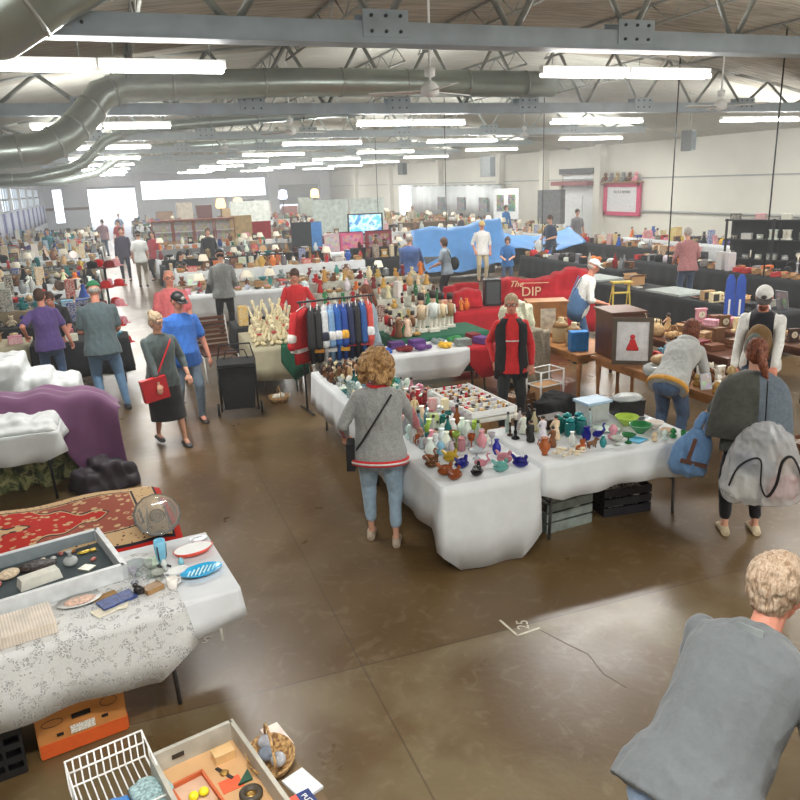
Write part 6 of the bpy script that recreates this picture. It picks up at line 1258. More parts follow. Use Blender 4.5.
prop('brown_sofa_back', 13.6, 33.2, .0, (2.6, .9, 1.2), (108, 88, 64), 'long brown covered furniture piece right of the television', 'sofa'); prop('red_display_panel', 5.75, 33.2, .0, (1.2, .06, 1.6), (170, 30, 40), 'dark red display panel right of the glass showcases', 'panel'); prop('white_upper_panel', 6.0, 36, 0, (1.8, .06, 2.4), (216, 222, 214), 'white panel above the dark red one', 'panel')
prop('tan_partition', 5.0, 32.6, 0, (.9, .06, 1.9), (196, 168, 120), 'tan wooden partition at the end of the glass showcases', 'partition')
for i in range(4):
    sc = thing('glass_showcase', 'glass-fronted timber showcase, %s in the row across the aisle end' % ['first from the aisle', 'second from the aisle', 'third from the aisle', 'fourth from the aisle'][i], 'showcase', (1.85+i*.82, 32.6, 0), 0, None)
    MB().box((0, 0, .5), (.8, .5, 1.0)).build('base_cabinet', mat('pale_timber', srgb(178, 150, 118), .6), sc); q = MB()
    for sx in (-.38, .38):
        for sy in (-.23, .23): q.box((sx, sy, 1.4), (.035, .035, .8))
    q.box((0, 0, 1.82), (.8, .5, .05)); q.build('frame', mat('red_brown_timber', srgb(150, 84, 66), .6), sc); MB().box((0, .22, 1.4), (.74, .01, .78)).build('back_panel', PICT, sc, color=srgb(190, 184, 176)); MB().box((0, -.1, 1.38), (.72, .25, .02)).build('glass_shelf', M_white, sc)
wl_ = mat('warm_lit_shade', srgb(255, 190, 110), .6, emit=(1, .55, .2, 3)); cl_ = mat('cool_lit_bulb', srgb(200, 210, 255), .6, emit=(.6, .7, 1, 8))
for i, (px, py, pz, mm, lb) in enumerate(((6.0, 46, 2.0, wl_, 'warm orange lit lamp beneath the ribbon window, left one'), (7.0, 46, 2.0, wl_, 'warm orange lit lamp beneath the ribbon window, right one'), (10.5, 50, 2.3, cl_, 'cool blue-white lit bulb under the right end of the ribbon window'), (12.6, 50, 2.3, wl_, 'small warm lit lamp left of the second roll door'))):
    t = thing('lit_lamp', lb, 'lamp', (px, py, 0)); MB().tube([(0, 0, 0), (0, 0, pz)], .03, 8).build('pole', DARKP, t); MB().lathe([(.22, 0), (.3, .1), (.22, .5), (.1, .55)], 12, (0, 0, pz-.1)).build('lamp_shade', mm, t)
for i in range(8): prop('tall_cabinet', 3.2+i*1.35, 52+((i*7) % 3), 0, (1.0, .5, 1.7+.25*((i*5) % 3)), [(150, 120, 96), (206, 196, 180), (110, 60, 56), (176, 150, 110), (90, 96, 100), (200, 190, 190), (130, 90, 80), (160, 170, 160)][i], 'tall furniture piece beneath the ribbon window, %s from the aisle' % rown[i], 'cabinet')
# white curtain stall and figurines at the right rear
wc = MB(); R = []
for zz in (.9, 2.66): R.append([(XR-.6+.05*math.sin(i*.9), 38+i*.16, zz) for i in range(86)])
wc.rings(R, close=False, caps=False); o = wc.build('white_curtain', mat('white_curtain_cloth', srgb(224, 230, 232), .9)); o.modifiers.new('t', 'SOLIDIFY').thickness = .01; tag(o, 'long white curtain hung along the rear part of the right wall', 'curtain')
tag(MB().tube([(XR-.6, 37.8, 2.66), (XR-.6, 52, 2.66)], .03, 8).tube([(XR-.6, 38, 2.66), (XR+.01, 38, 2.66)], .02, 6).tube([(XR-.6, 51.8, 2.66), (XR+.01, 51.8, 2.66)], .02, 6).build('curtain_rail', M_trim), 'grey rail carrying the long white curtain', 'rail')
for i, yp in enumerate((40, 43, 46)): tag(MB().box((0, 0, .4), (.05, 1.1, .75)).build('printed_poster', PICT, None, (XR-.68, yp, 1.2), 0, srgb(90, 100, 110)), 'small dark printed poster on the white curtain, %s one' % ['nearest', 'middle', 'farthest'][i], 'poster')
lb_ = thing('picture_board', 'white board with black pictures leaning near the white doorway', 'board', (18.4, 34.6, 1.0), -1.0); MB().box((0, 0, .75), (1.4, .05, 1.5)).build('board', mat('white_board'), lb_); MB().box((-.32, -.03, .8), (.4, .01, .8)).build('picture', PICT, lb_, color=(.05, .05, .05)); MB().box((.32, -.03, .8), (.4, .01, .8)).build('picture', PICT, lb_, color=(.05, .05, .05)); MB().box((0, 0, 0), (1.2, .3, .04)).build('ledge', M_black, lb_)
for sx in (-.5, .5): MB().box((sx, 0, -.5), (.05, .05, 1.0)).build('leg', M_black, lb_)
prop('grey_garment_row', 18.9, 31.2, .9, (1.2, .4, 1.5), (120, 122, 124), 'row of grey garments hanging in front of the white doorway', 'clothes', -1.1)
# ================================================================ near left tables
def spin(o, pv, a):
    o.matrix_world = Matrix.Translation(V((pv[0], pv[1], 0))) @ Matrix.Rotation(a, 4, 'Z') @ Matrix.Translation(V((-pv[0], -pv[1], 0))) @ (Matrix.Translation(o.location) @ o.rotation_euler.to_matrix().to_4x4()); return o
PV = (.42, 4.12); AN = math.radians(7)
spin(table(-1.75, .12, 4.18, 4.90, 'folding table nearest the viewer on the left, under the lace cloth'), PV, AN)
spin(drape(-1.8, .42, 4.12, 4.95, 'plain white cloth beneath the lace one, on the nearest left table', mat('white_cotton_sheet', srgb(214, 217, 220), .85, nz=.03, bump=.2, ns=7), z=.748, drop=(.20, .17, .1, .2), wave=.012, seed=3), PV, AN)
def lace_f(N, L, co, b):
    vor = N.new('ShaderNodeTexVoronoi'); vor.feature = 'DISTANCE_TO_EDGE'; vor.inputs['Scale'].default_value = 75; mp = N.new('ShaderNodeMapping'); L.new(co, mp.inputs[0]); nn = N.new('ShaderNodeTexNoise'); nn.inputs['Scale'].default_value = 9; L.new(co, nn.inputs['Vector'])
    mx = N.new('ShaderNodeMix'); mx.data_type = 'VECTOR'; mx.inputs[0].default_value = .12; L.new(co, mx.inputs[4]); L.new(nn.outputs['Color'], mx.inputs[5]); L.new(mx.outputs[1], vor.inputs['Vector'])
    e = ramp(N, L, vor.outputs['Distance'], [(.10, (1, 1, 1)), (.16, (0, 0, 0))]); n2 = ramp(N, L, noise_n(N, L, co, 20, 2), [(.44, (0, 0, 0)), (.48, (1, 1, 1))])
    al = mth(N, L, 'MAXIMUM', e, mth(N, L, 'MULTIPLY', n2, .9)); L.new(mth(N, L, 'MAXIMUM', al, .35), b.inputs['Alpha'])
    b.inputs['Base Color'].default_value = (*srgb(220, 221, 220), 1); return None
M_lace = pattern('white_lace', lace_f, .9)
spin(drape(-1.82, .06, 4.105, 4.78, 'white lace cloth with scalloped hem hanging over the nearest left table', M_lace, z=.757, drop=(.42, .10, .0, .3), wave=.012, hem=.04, seed=3, name='lace_cloth', o=.04), PV, AN)
zf = .766
# rug on the next table
def rug_f(N, L, co, b):
    s = N.new('ShaderNodeSeparateXYZ'); L.new(co, s.inputs[0]); ax = mth(N, L, 'ABSOLUTE', s.outputs[0]); ay = mth(N, L, 'ABSOLUTE', s.outputs[1])
    # signed distance to the border, in metres inside the edge
    dx = mth(N, L, 'SUBTRACT', 1.15, ax); dy = mth(N, L, 'SUBTRACT', .56, ay); d = mth(N, L, 'MINIMUM', dx, dy)
    v = N.new('ShaderNodeTexVoronoi'); v.inputs['Scale'].default_value = 30; L.new(co, v.inputs['Vector']); v2 = N.new('ShaderNodeTexVoronoi'); v2.inputs['Scale'].default_value = 15; L.new(co, v2.inputs['Vector'])
    small = ramp(N, L, v.outputs['Distance'], [(.18, (1, 1, 1)), (.26, (0, 0, 0))]); n = noise_n(N, L, co, 28, 2)
    red = srgb(176, 30, 16); cream = srgb(196, 164, 122); navy = srgb(40, 34, 40); rose = srgb(148, 74, 56)
    border = mixc(N, L, small, cream, mixc(N, L, ramp(N, L, n, [(.48, (0, 0, 0)), (.52, (1, 1, 1))]), rose, navy))
    # central medallion lobes
    ang = mth(N, L, 'ADD', mth(N, L, 'MULTIPLY', ax, .62), ay); med = mth(N, L, 'ADD', ang, mth(N, L, 'MULTIPLY', mth(N, L, 'SINE', mth(N, L, 'MULTIPLY', ax, 26.0)), .035))
    field = ramp(N, L, med, [(.0, cream), (.10, navy), (.125, red), (.42, red), (.435, cream), (.45, navy), (.47, rose), (.9, rose)], True)
    field = mixc(N, L, mth(N, L, 'MULTIPLY', ramp(N, L, v2.outputs['Distance'], [(.30, (1, 1, 1)), (.38, (0, 0, 0))]), ramp(N, L, n, [(.36, (0, 0, 0)), (.5, (1, 1, 1))])), field, cream)
    c = mixc(N, L, ramp(N, L, d, [(.0, (0, 0, 0)), (.235, (1, 1, 1))], True), border, field)
    fac1 = mth(N, L, 'MULTIPLY', mth(N, L, 'GREATER_THAN', d, .045), 1.0); c = mixc(N, L, fac1, red, c)
    for a0 in (.05, .22): c = mixc(N, L, mth(N, L, 'LESS_THAN', mth(N, L, 'ABSOLUTE', mth(N, L, 'SUBTRACT', d, a0)), .008), c, navy)
    return c
M_rug = pattern('persian_rug_pile', rug_f, .95)
spin(table(-1.9, .06, 5.12, 5.86, 'folding table under the patterned red rug'), (.1, 5.0), math.radians(6))
q = MB(); R = []; n = 40
for i in range(n+1):
    x_ = -1.15+2.3*i/n; R.append([(x_, -.56+1.12*j/16, .012*math.sin(i*.5+j*.35)+.012-(.10*max(0, (abs(-.56+1.12*j/16)-.40)/.16)**2)-(.05*max(0, (x_-1.0)/.15)**2 if x_ > 1 else 0)) for j in range(17)])
q.rings(R, close=False, caps=False); o = q.build('patterned_rug', M_rug, None, (-1.02, 5.42, .775), math.radians(6)); o.modifiers.new('t', 'SOLIDIFY').thickness = .012; tag(o, 'red oriental rug with cream floral border spread over the table behind the display case', 'rug')
# display case
dc = thing('display_case', 'grey-lined open display case with white rim full of jewellery, on the lace table', 'case', (-.86, 4.62, zf), math.radians(15)); dc.scale = (1.04, 1, 1); dl = mat('grey_white_rim', srgb(214, 218, 220), .4)
w_, d_, h_ = 1.16, .62, .10
q = MB()
for s_ in (-1, 1): q.box((0, s_*d_/2, h_/2), (w_, .03, h_)); q.box((s_*w_/2, 0, h_/2), (.03, d_+.03, h_))
q.build('rim', dl, dc); MB().box((0, 0, .012), (w_-.03, d_-.03, .012)).build('lining', mat('slate_felt', srgb(74, 84, 88), .95, nz=.06), dc)
MB().box((0, d_/2-.018, h_/2), (w_-.04, .006, h_-.01)).build('rear_lining', mat('pale_slate_felt', srgb(128, 138, 142), .95), dc)
cd_, sd_ = math.cos(math.radians(15)), math.sin(math.radians(15))
def inC(a, b): return -.86+a*cd_-b*sd_, 4.62+a*sd_+b*cd_
def small(name, lb, cat, a, b, z, mk, m, rz=0):
    x_, y_ = inC(a, b); o = mk.build(name, m, None, (x_, y_, z), rz); return tag(o, lb, cat)
zc = zf+.019
small('white_jewel_box', 'long white jewellery box lying in the display case', 'box', .17, -.06, zc, MB().box((0, 0, .03), (.24, .09, .06), 0, None, .9), mat('pearl_white', srgb(226, 224, 212), .3), math.radians(22))
small('scent_bottle', 'round frosted scent bottle right of the white jewellery box', 'bottle', .37, .04, zc, MB().ball((0, 0, .032), (.045, .045, .032), 14, 8).lathe([(.014, .06), (.012, .09), (.02, .1)], 10), mat('frosted_glass', srgb(206, 212, 210), .25, trans=.3), 0)
small('pink_bead_pouch', 'pink beaded pouch crumpled in the display case', 'pouch', -.12, .02, zc, MB().ball((0, 0, .03), (.10, .07, .03), 14, 8), mat('pink_beads', srgb(206, 128, 116), .5, nz=.25, ns=60, bump=.5), .3)
small('cream_lace_pouch', 'cream lace pouch beside the pink one in the display case', 'pouch', .03, .12, zc, MB().ball((0, 0, .025), (.07, .055, .025), 14, 8), mat('cream_beads', srgb(216, 196, 168), .6, nz=.2, ns=60, bump=.5), .8)
small('dark_jewel_heap', 'dark heap of beads behind the white jewellery box', 'beads', .19, .14, zc, MB().ball((0, 0, .02), (.12, .07, .022), 14, 8), mat('dark_beads', srgb(54, 44, 42), .4, nz=.4, ns=60, bump=.8), 0)
small('black_purse', 'black small purse at the left of the display case', 'purse', -.24, -.16, zc, MB().ball((0, 0, .03), (.08, .06, .03), 14, 8), mat('black_velvet', srgb(44, 38, 34), .9), 0)
small('gold_fish_brooch', 'yellow gold fish brooch in the right rear of the display case', 'brooch', .48, .16, zc, MB().ball((0, 0, .01), (.05, .02, .01), 12, 6).box((.055, 0, .01), (.03, .04, .008)), mat('yellow_gold', srgb(206, 176, 70), .3, .6), .2)
small('silver_card', 'silver square compact near the right end of the display case', 'compact', .44, -.07, zc, MB().box((0, 0, .006), (.07, .08, .012)), mat('old_silver', srgb(190, 190, 180), .35, .6), .9)
small('green_bead_string', 'greenish bead string at the left rear of the display case', 'beads', -.38, .16, zc, MB().tube([(-.12, 0, .012), (-.05, .04, .012), (.03, .0, .012), (.1, .05, .012)], .012, 6), mat('olive_beads', srgb(160, 160, 70), .4, nz=.3, ns=80), 0)
for i in range(9):
    a_, b_ = [(.3, .20), (.24, .22), (.35, .24), (.42, .22), (-.30, .05), (-.42, -.02), (-.02, -.18), (.5, .02), (-.45, .20)][i]
    small('loose_brooch', '%s brooch loose in the display case, %s' % (['silver', 'white', 'silver', 'cream', 'pink', 'amber', 'brown', 'silver', 'cream'][i], ['behind the scent bottle', 'behind the dark beads', 'in the rear middle', 'near the gold fish', 'left of the pink pouch', 'at the far left', 'before the white box', 'at the right rim', 'in the left rear corner'][i]), 'brooch', a_, b_, zc, MB().ball((0, 0, .010), (.02+.004*(i % 3), .016, .011), 10, 6), mat('brooch_%d' % (i % 5), srgb(*[(206, 208, 204), (226, 214, 190), (200, 120, 110), (170, 110, 60), (110, 80, 60)][i % 5]), .3, .3), i)
# wire rack of cassettes, at the near left
wr_ = thing('ribbed_case', 'cream ribbed plastic cassette case at the left on the lace table', 'case', (-.82, 4.08, zf), math.radians(12))
MB().box((0, 0, .03), (.50, .26, .06)).build('body', mat('cream_plastic', srgb(214, 200, 184), .5), wr_); q = MB()
for i in range(32): q.box((-.24+.0155*i, 0, .062), (.007, .25, .006)); q.box((-.24+.0155*i, -.132, .03), (.007, .006, .05))
q.build('ribs', mat('pale_rib', srgb(230, 222, 210), .5), wr_)
small2 = lambda name, lb, cat, x_, y_, mk, m, rz=0, z=zf: tag(mk.build(name, m, None, (x_, y_, z), rz), lb, cat)
pl = thing('oval_dish', 'oval white dish of pink costume jewellery in front of the display case', 'dish', (-.45, 4.28, zf), .2); MB().lathe([(.06, 0), (.12, .02), (.125, .024), (.06, .008)], 22, sy=.6).build('dish', M_white, pl); MB().ball((0, 0, .02), (.09, .045, .014), 14, 6).build('jewellery', mat('peach_beads', srgb(222, 186, 166), .5, nz=.25, ns=80, bump=.8), pl)
small2('cream_card', 'cream cards fanned under the blue printed packets', 'card', -.30, 4.14, MB().box((0, 0, .002), (.16, .10, .003)).box((.09, -.01, .005), (.13, .06, .003), 0, .9), PAPER, .5)
small2('blue_packet', 'blue printed packet lying over the cream cards', 'packet', -.25, 4.21, MB().box((0, 0, .014), (.20, .11, .012)), mat('blue_print', srgb(52, 72, 132), .5, nz=.45, ns=60), .45)
small2('brown_envelope', 'brown envelope leaning at the foot of the display case', 'envelope', -.32, 4.30, MB().box((0, 0, .004), (.14, .05, .006)), mat('kraft_paper', srgb(166, 130, 80), .8), .4)
# clear crystal cluster, made of several items
for i, (a_, b_, k_, s_) in enumerate(((-.13, 4.50, 'compote', .6), (-.04, 4.55, 'bowl', .55), (-.06, 4.44, 'goblet', .7), (-.15, 4.40, 'goblet', .65), (.03, 4.48, 'shell', .5), (-.01, 4.38, 'compote', .42))): spawn(k_, a_, b_, zf, 0, s_, 'clear', '', True, 'clear crystal %s, %s in the cluster right of the display case' % (['footed dish', 'bowl', 'goblet', 'goblet', 'ornament', 'small footed dish'][i], ['rear left', 'rear right', 'middle', 'front left', 'right', 'front right'][i]))
small2('wood_block', 'small flat brown wooden box in front of the crystal', 'box', -.05, 4.26, MB().box((0, 0, .015), (.11, .07, .03)), WCH if 'WCH' in globals() else mat('brown_wood_block', srgb(160, 124, 82), .5, nz=.2), .5)
small2('black_ornament', 'knobbly black ornament left of the small wooden box', 'ornament', -.13, 4.24, MB().ball((0, 0, .03), (.028, .022, .03), 9, 7).ball((.02, 0, .02), .02, 8, 6).ball((-.01, .02, .055), .016, 8, 6), mat('black_glazed', srgb(34, 30, 30), .25), .2)
vz = thing('flower_vase', 'light blue vase with dark tripod foot on the nearest left table', 'vase', (.02, 4.52, zf), 0); MB().lathe([(.018, .03), (.03, .08), (.036, .15), (.034, .19), (.030, .19), (.026, .1)], 18).build('vase', mat('sky_blue_glaze', srgb(128, 196, 226), .2), vz)
for a in range(3): MB().tube([(.0, 0, .03), (.05*math.cos(a*2.1), .05*math.sin(a*2.1), .0)], .008, 6).tube([(.034*math.cos(a*2.1), .034*math.sin(a*2.1), .16), (.03*math.cos(a*2.1), .03*math.sin(a*2.1), .08), (.0, 0, .02)], .006, 6).build('foot', mat('dark_bronze', srgb(54, 50, 60), .4), vz)
rp = thing('oval_platter', 'coral red and white oval dish at the back of the nearest left table', 'dish', (.22, 4.66, zf), .25); MB().lathe([(.10, 0), (.125, .03), (.12, .03), (.095, .008)], 28, sx=1.05, sy=.62).build('bowl', mat('coral_enamel', srgb(222, 84, 66), .3), rp); MB().lathe([(.118, .031), (.094, .011), (.01, .009)], 28, sx=1.04, sy=.62).build('white_inside', M_white, rp)
bd = thing('fluted_dish', 'bright blue fluted fan-shaped dish at the front right of the lace table', 'dish', (.24, 4.36, zf), .25); tq = mat('turquoise_glass', srgb(40, 164, 214), .2); MB().lathe([(.08, 0), (.12, .022), (.115, .022), (.075, .006)], 26, sx=1.08, sy=.66).build('bowl', tq, bd); q = MB()
for i in range(7): q.box((-.078+.026*i, 0, .014), (.008, .115-.02*abs(i-3)*.9, .008), 0, Matrix.Rotation(-.6, 3, 'Z'))
q.build('flutes', mat('pale_turquoise', srgb(176, 228, 240), .3), bd)
sg = thing('gravy_boat', 'white china gravy boat in front of the blue vase', 'dish', (.10, 4.38, zf), .4); MB().lathe([(.03, 0), (.05, .03), (.055, .045), (.048, .045), (.03, .01)], 18, sx=1.2, sy=.7).build('boat', M_white, sg); MB().tube([(-.055, 0, .04), (-.085, 0, .05), (-.08, 0, .02), (-.05, 0, .015)], .006, 6).build('handle', M_white, sg)
spawn('cup', .06, 4.24, zf, .4, .8, 'white', '', True, 'white china mug in front of the gravy boat'); spawn('tray', .27, 4.83, zf, .2, .35, 'silver', '', True, 'small silver tray behind the coral red dish'); spawn('shell', .13, 4.46, zf, 0, .5, 'light blue', '', True, 'small blue and white figurine right of the blue vase')
gp = thing('glass_platter', 'large clear cut-glass platter standing against the rug corner', 'platter', (.03, 5.02, .90), 0); q = MB().lathe([(.03, 0), (.05, .008), (.10, .012), (.13, .03), (.155, .036), (.15, .044), (.125, .036), (.09, .02), (.03, .012)], 28, rib=.02); gp.rotation_euler = (.75, 0, .1)
q.build('platter', mat('clear_cut_glass', srgb(226, 226, 220), .08, trans=.8, nz=.02), gp); MB().lathe([(.045, .012), (.05, .018), (.04, .02)], 18).build('centre_ring', mat('clear_cut_glass'), gp)
es = thing('plate_easel', 'small wire easel propping up the clear cut-glass platter', 'easel', (.03, 5.02, .792)); MB().tube([(-.07, -.05, .02), (-.06, .06, .16), (-.05, .12, 0)], .004, 5).tube([(.07, -.05, .02), (.06, .06, .16), (.05, .12, 0)], .004, 5).tube([(-.07, -.05, .02), (.07, -.05, .02)], .004, 5).build('wire', M_tleg, es)
# ---- sheet-covered goods and purple cloth
M_sheet = mat('white_dust_sheet', srgb(206, 210, 210), .5, nz=.05, ns=6, bump=.3)
table(-2.75, -.8, 8.0, 8.72, 'dark legged table under the nearer dust sheet', legm=M_black); table(-2.6, -.75, 9.3, 10.0, 'folding table under the farther dust sheet', legm=M_black)
drape(-2.78, -.78, 7.96, 8.74, 'skirt of the nearer white dust sheet', M_sheet, drop=(.30, .12, .1, .1), wave=.03, seed=17, name='dust_sheet'); shroud('dust_sheet', -1.78, 8.36, .752, 1.9, .72, [.12, .2, .13, .18, .1, .12, .08], M_sheet, 'white dust sheet over low goods beside the purple cloth', 0, .025, .018, 21, 'cover')
shroud('dust_sheet', -1.62, 9.66, .50, 2.0, .95, [.5, .55, .48, .52, .72, .52, .42], M_sheet, 'white dust sheet peaked over tall goods behind the purple cloth', 0, .025, .022, 24, 'cover')
M_pur = mat('plum_cloth', srgb(104, 62, 98), .85, nz=.06, ns=6, bump=.2, sheen=.3)
q = MB(); R = []
for i in range(25):
    a = i/24; bx = -1.45+1.27*a; by = 8.62+.12*math.sin(a*3); row = []
    for j in range(15):
        b = j/14; base = 1.0-.04*a-.14*max(0, a-.45)-.55*max(0, a-.88)**1*2
        front = max(0, .35-b); zz = base-(front*1.3 if a < .5 else front*(1.3+1.9*min(1, (a-.5)*3)))+.02*math.sin(i*.8)+.015*math.sin(j*1.2+i*.3); row.append((bx+.02*math.sin(j), by-.42+.62*b+.03*math.sin(i*.7)*(1-b), max(.06, zz)))
    R.append(row)
q.rings(R, close=False, caps=False); o = q.build('purple_cloth', M_pur); o.modifiers.new('t', 'SOLIDIFY').thickness = .012; s2 = o.modifiers.new('s', 'SUBSURF'); s2.levels = 1; s2.render_levels = 1; tag(o, 'plum purple cloth draped over the dust sheet and down over a box beside it', 'cloth')
bxp = thing('black_box', 'black open box holding up the end of the plum cloth', 'box', (-.44, 8.62, 0)); MB().box((0, 0, .3), (.44, .36, .60)).build('shell', M_blackcloth, bxp)
shroud('dark_bag', -.42, 8.2, 0, .55, .42, [.22, .3, .24], mat('dark_plum_bag', srgb(44, 36, 44), .6, nz=.1), 'dark slumped bag on the floor beneath the plum cloth', .5, .02, .03, 8, 'bag')
def camo_f(N, L, co, b): return ramp(N, L, noise_n(N, L, co, 9, 3, .8), [(.38, srgb(56, 62, 40)), (.48, srgb(112, 116, 70)), (.58, srgb(156, 152, 104)), (.66, srgb(84, 80, 54))])
shroud('camouflage_bag', -1.25, 8.75, 0, .95, .5, [.30, .38, .36, .26], pattern('olive_camouflage', camo_f, .8), 'olive camouflage bundle on the floor under the dust-sheeted table', .15, .022, .06, 9, 'bundle')
# ---- floor-level boxes near left
def printed_box():
    t = thing('fruit_carton', 'brown and orange printed fruit carton on the floor under the lace table', 'carton', (-.55, 4.22, 0), math.radians(11)); om = mat('orange_print', srgb(214, 92, 36), .7, nz=.06); cm = mat('warm_cardboard', srgb(190, 126, 66), .8, nz=.06, ns=7)
    q = MB(); 
    for s_ in (-1, 1): q.box((0, s_*.17, .16), (.46, .012, .30)); q.box((s_*.23, 0, .16), (.012, .34, .30))
    q.box((0, 0, .01), (.46, .34, .02)); q.build('carton_wall', cm, t)
    MB().box((0, -.1785, .05), (.462, .006, .085)).box((.2385, 0, .05), (.006, .34, .085)).build('orange_band', om, t)
    dk = mat('hand_hole', srgb(30, 24, 20), .9); MB().box((0, -.1785, .215), (.10, .006, .028)).build('hand_hole', dk, t); MB().box((.12, -.1785, .15), (.035, .006, .016)).build('vent_hole', dk, t); MB().box((-.12, -.1785, .13), (.035, .006, .016)).build('vent_hole', dk, t)
    MB().box((.0, -.1800, .135), (.13, .004, .05)).build('white_sticker', mat('white_sticker', srgb(220, 216, 206), .6, nz=.3, ns=120), t)
    MB().tube([(.15+.045*math.cos(a*PI/8), -.178, .235+.03*math.sin(a*PI/8)) for a in range(16)], .002, 4, closed=True).build('printed_oval', DARKP, t); MB().tube([(-.15+.055*math.cos(a*PI/8), -.178, .215+.022*math.sin(a*PI/8)) for a in range(16)], .002, 4, closed=True).build('printed_oval', DARKP, t)
    MB().box((0, -.02, .22), (.42, .26, .03), 0, Matrix.Rotation(.1, 3, 'X')).ball((-.05, 0, .26), (.16, .1, .05), 12, 6).build('dark_contents', mat('dark_green_contents', srgb(34, 44, 32), .8, nz=.2), t)
printed_box()
ck = thing('black_crate', 'black plastic crate at the left edge on the floor', 'crate', (-1.02, 4.06, 0), math.radians(11)); q = MB()
for s_ in (-1, 1):
    for zz in (.03, .11, .19, .27): q.box((0, s_*.15, zz), (.36, .012, .035)); q.box((s_*.18, 0, zz), (.012, .3, .035))
    for k_ in range(5): q.box((-.18+.09*k_, s_*.15, .15), (.015, .014, .28))
q.box((0, 0, .01), (.36, .3, .02)).build('lattice', M_black, ck)
tag(MB().box((0, 0, .03), (.28, .22, .06), 0, None, .92).build('white_basin', mat('cream_plastic'), None, (-1.02, 4.06, .295), math.radians(11)), 'cream plastic basin sitting on the black crate at the left edge', 'basin')
# ---- near bottom table with the tray, rack and basket
NT = thing('folding_table', 'folding table at the bottom edge carrying the wooden tray and white rack', 'table', (-.02, 2.40, 0), math.radians(14)); MB().box((0, 0, .725), (.72, .70, .03)).build('tabletop', mat('brown_laminate', srgb(112, 92, 66), .5), NT)
for a_ in (-.3, .3):
    for b_ in (-.3, .3): MB().tube([(a_, b_, .71), (a_*1.05, b_*1.05, 0)], .014, 8).build('leg', M_tleg, NT)
zn = .741; c8, s8 = math.cos(math.radians(14)), math.sin(math.radians(14))
ty = thing('wooden_tray', 'grey-painted wooden tray with a bare plywood bottom and small curios', 'tray', (.10, 2.47, zn), math.radians(14)); gw = mat('weathered_grey_wood', srgb(176, 172, 160), .7, nz=.12, ns=9)
q = MB()
for s_ in (-1, 1): q.box((.02, s_*.33, .05), (.34, .018, .10)); q.box((.02+s_*.17, 0, .05), (.018, .678, .10))
q.build('side', gw, ty); MB().box((.02, 0, .006), (.33, .65, .012)).build('plywood_bottom', mat('plywood', srgb(206, 164, 118), .6, nz=.06, ns=5), ty); MB().box((-.05, .3195, .055), (.05, .004, .02)).build('hand_slot', DARKP, ty)
def inT(a, b): return .10+a*c8-b*s8, 2.47+a*s8+b*c8
def tcur(name, lb, cat, a, b, mk, m, rz=0, z=zn+.0125): x_, y_ = inT(a, b); return tag(mk.build(name, m, None, (x_, y_, z), rz), lb, cat)
tcur('small_wood_box', 'small pale wooden box in the rear right of the tray', 'box', .11, .24, MB().box((0, 0, .02), (.085, .055, .04)), mat('pale_box_wood', srgb(222, 184, 130), .5, nz=.1), .25)
w9 = thing('wristwatch', 'small dark wristwatch in front of the pale wooden box', 'watch', (*inT(.08, .155), zn+.0125), .6); MB().lathe([(.016, 0), (.018, .006), (.012, .009)], 14).build('case', GOLD, w9); MB().box((0, .028, .003), (.014, .04, .004)).box((0, -.028, .003), (.014, .04, .004)).build('band', DARKP, w9)
tcur('orange_card', 'orange-red card with a white symbol lying in the tray', 'card', .08, .085, MB().box((0, 0, .001), (.085, .07, .002)), mat('orange_red_card', srgb(226, 96, 56), .6), .2); 
tcur('green_triangle', 'dark green triangular piece overlapping the orange-red card', 'piece', .13, .08, MB().add([(-.03, -.025, .003), (.03, -.025, .003), (.03, .035, .003), (-.03, -.025, .012), (.03, -.025, .012), (.03, .035, .012)], [(0, 2, 1), (3, 4, 5), (0, 1, 4, 3), (1, 2, 5, 4), (2, 0, 3, 5)]), mat('dark_green_piece', srgb(42, 84, 66), .6), .2)
at_ = thing('tyre_ashtray', 'round dark tyre-shaped ashtray in the tray', 'ashtray', (*inT(.12, -.02), zn+.0125), 0); MB().lathe([(.03, 0), (.045, .006), (.046, .02), (.03, .026), (.022, .012)], 20).build('tyre', mat('dark_bronze_rubber', srgb(70, 62, 50), .5), at_); MB().lathe([(.021, .006), (.021, .014), (.008, .016)], 14).build('hub', GOLD, at_)
ot = thing('inner_tray', 'small orange-rimmed tray inside the grey wooden tray', 'tray', (*inT(-.05, .03), zn+.0125), .3); q = MB()
for s_ in (-1, 1): q.box((0, s_*.17, .012), (.13, .01, .024)); q.box((s_*.065, 0, .012), (.01, .35, .024))
q.build('rim', mat('rust_orange_rim', srgb(196, 96, 52), .6), ot); MB().box((0, 0, .002), (.125, .34, .004)).build('bottom', mat('pinkish_board', srgb(206, 172, 146), .7), ot)
tcur('yellow_die', 'pair of bright yellow knobs in the small orange-rimmed tray', 'knobs', -.05, .09, MB().ball((-.018, 0, .018), (.02, .02, .016), 10, 7).ball((.022, .004, .018), (.02, .02, .016), 10, 7), mat('bright_yellow', srgb(240, 224, 40), .4), .1, zn+.0175)
tcur('paint_brush', 'slim wooden rod lying in the small orange-rimmed tray', 'rod', -.03, -.04, MB().tube([(-.01, -.09, .008), (.02, .08, .008)], .006, 6), mat('pale_box_wood'), .1, zn+.0175)
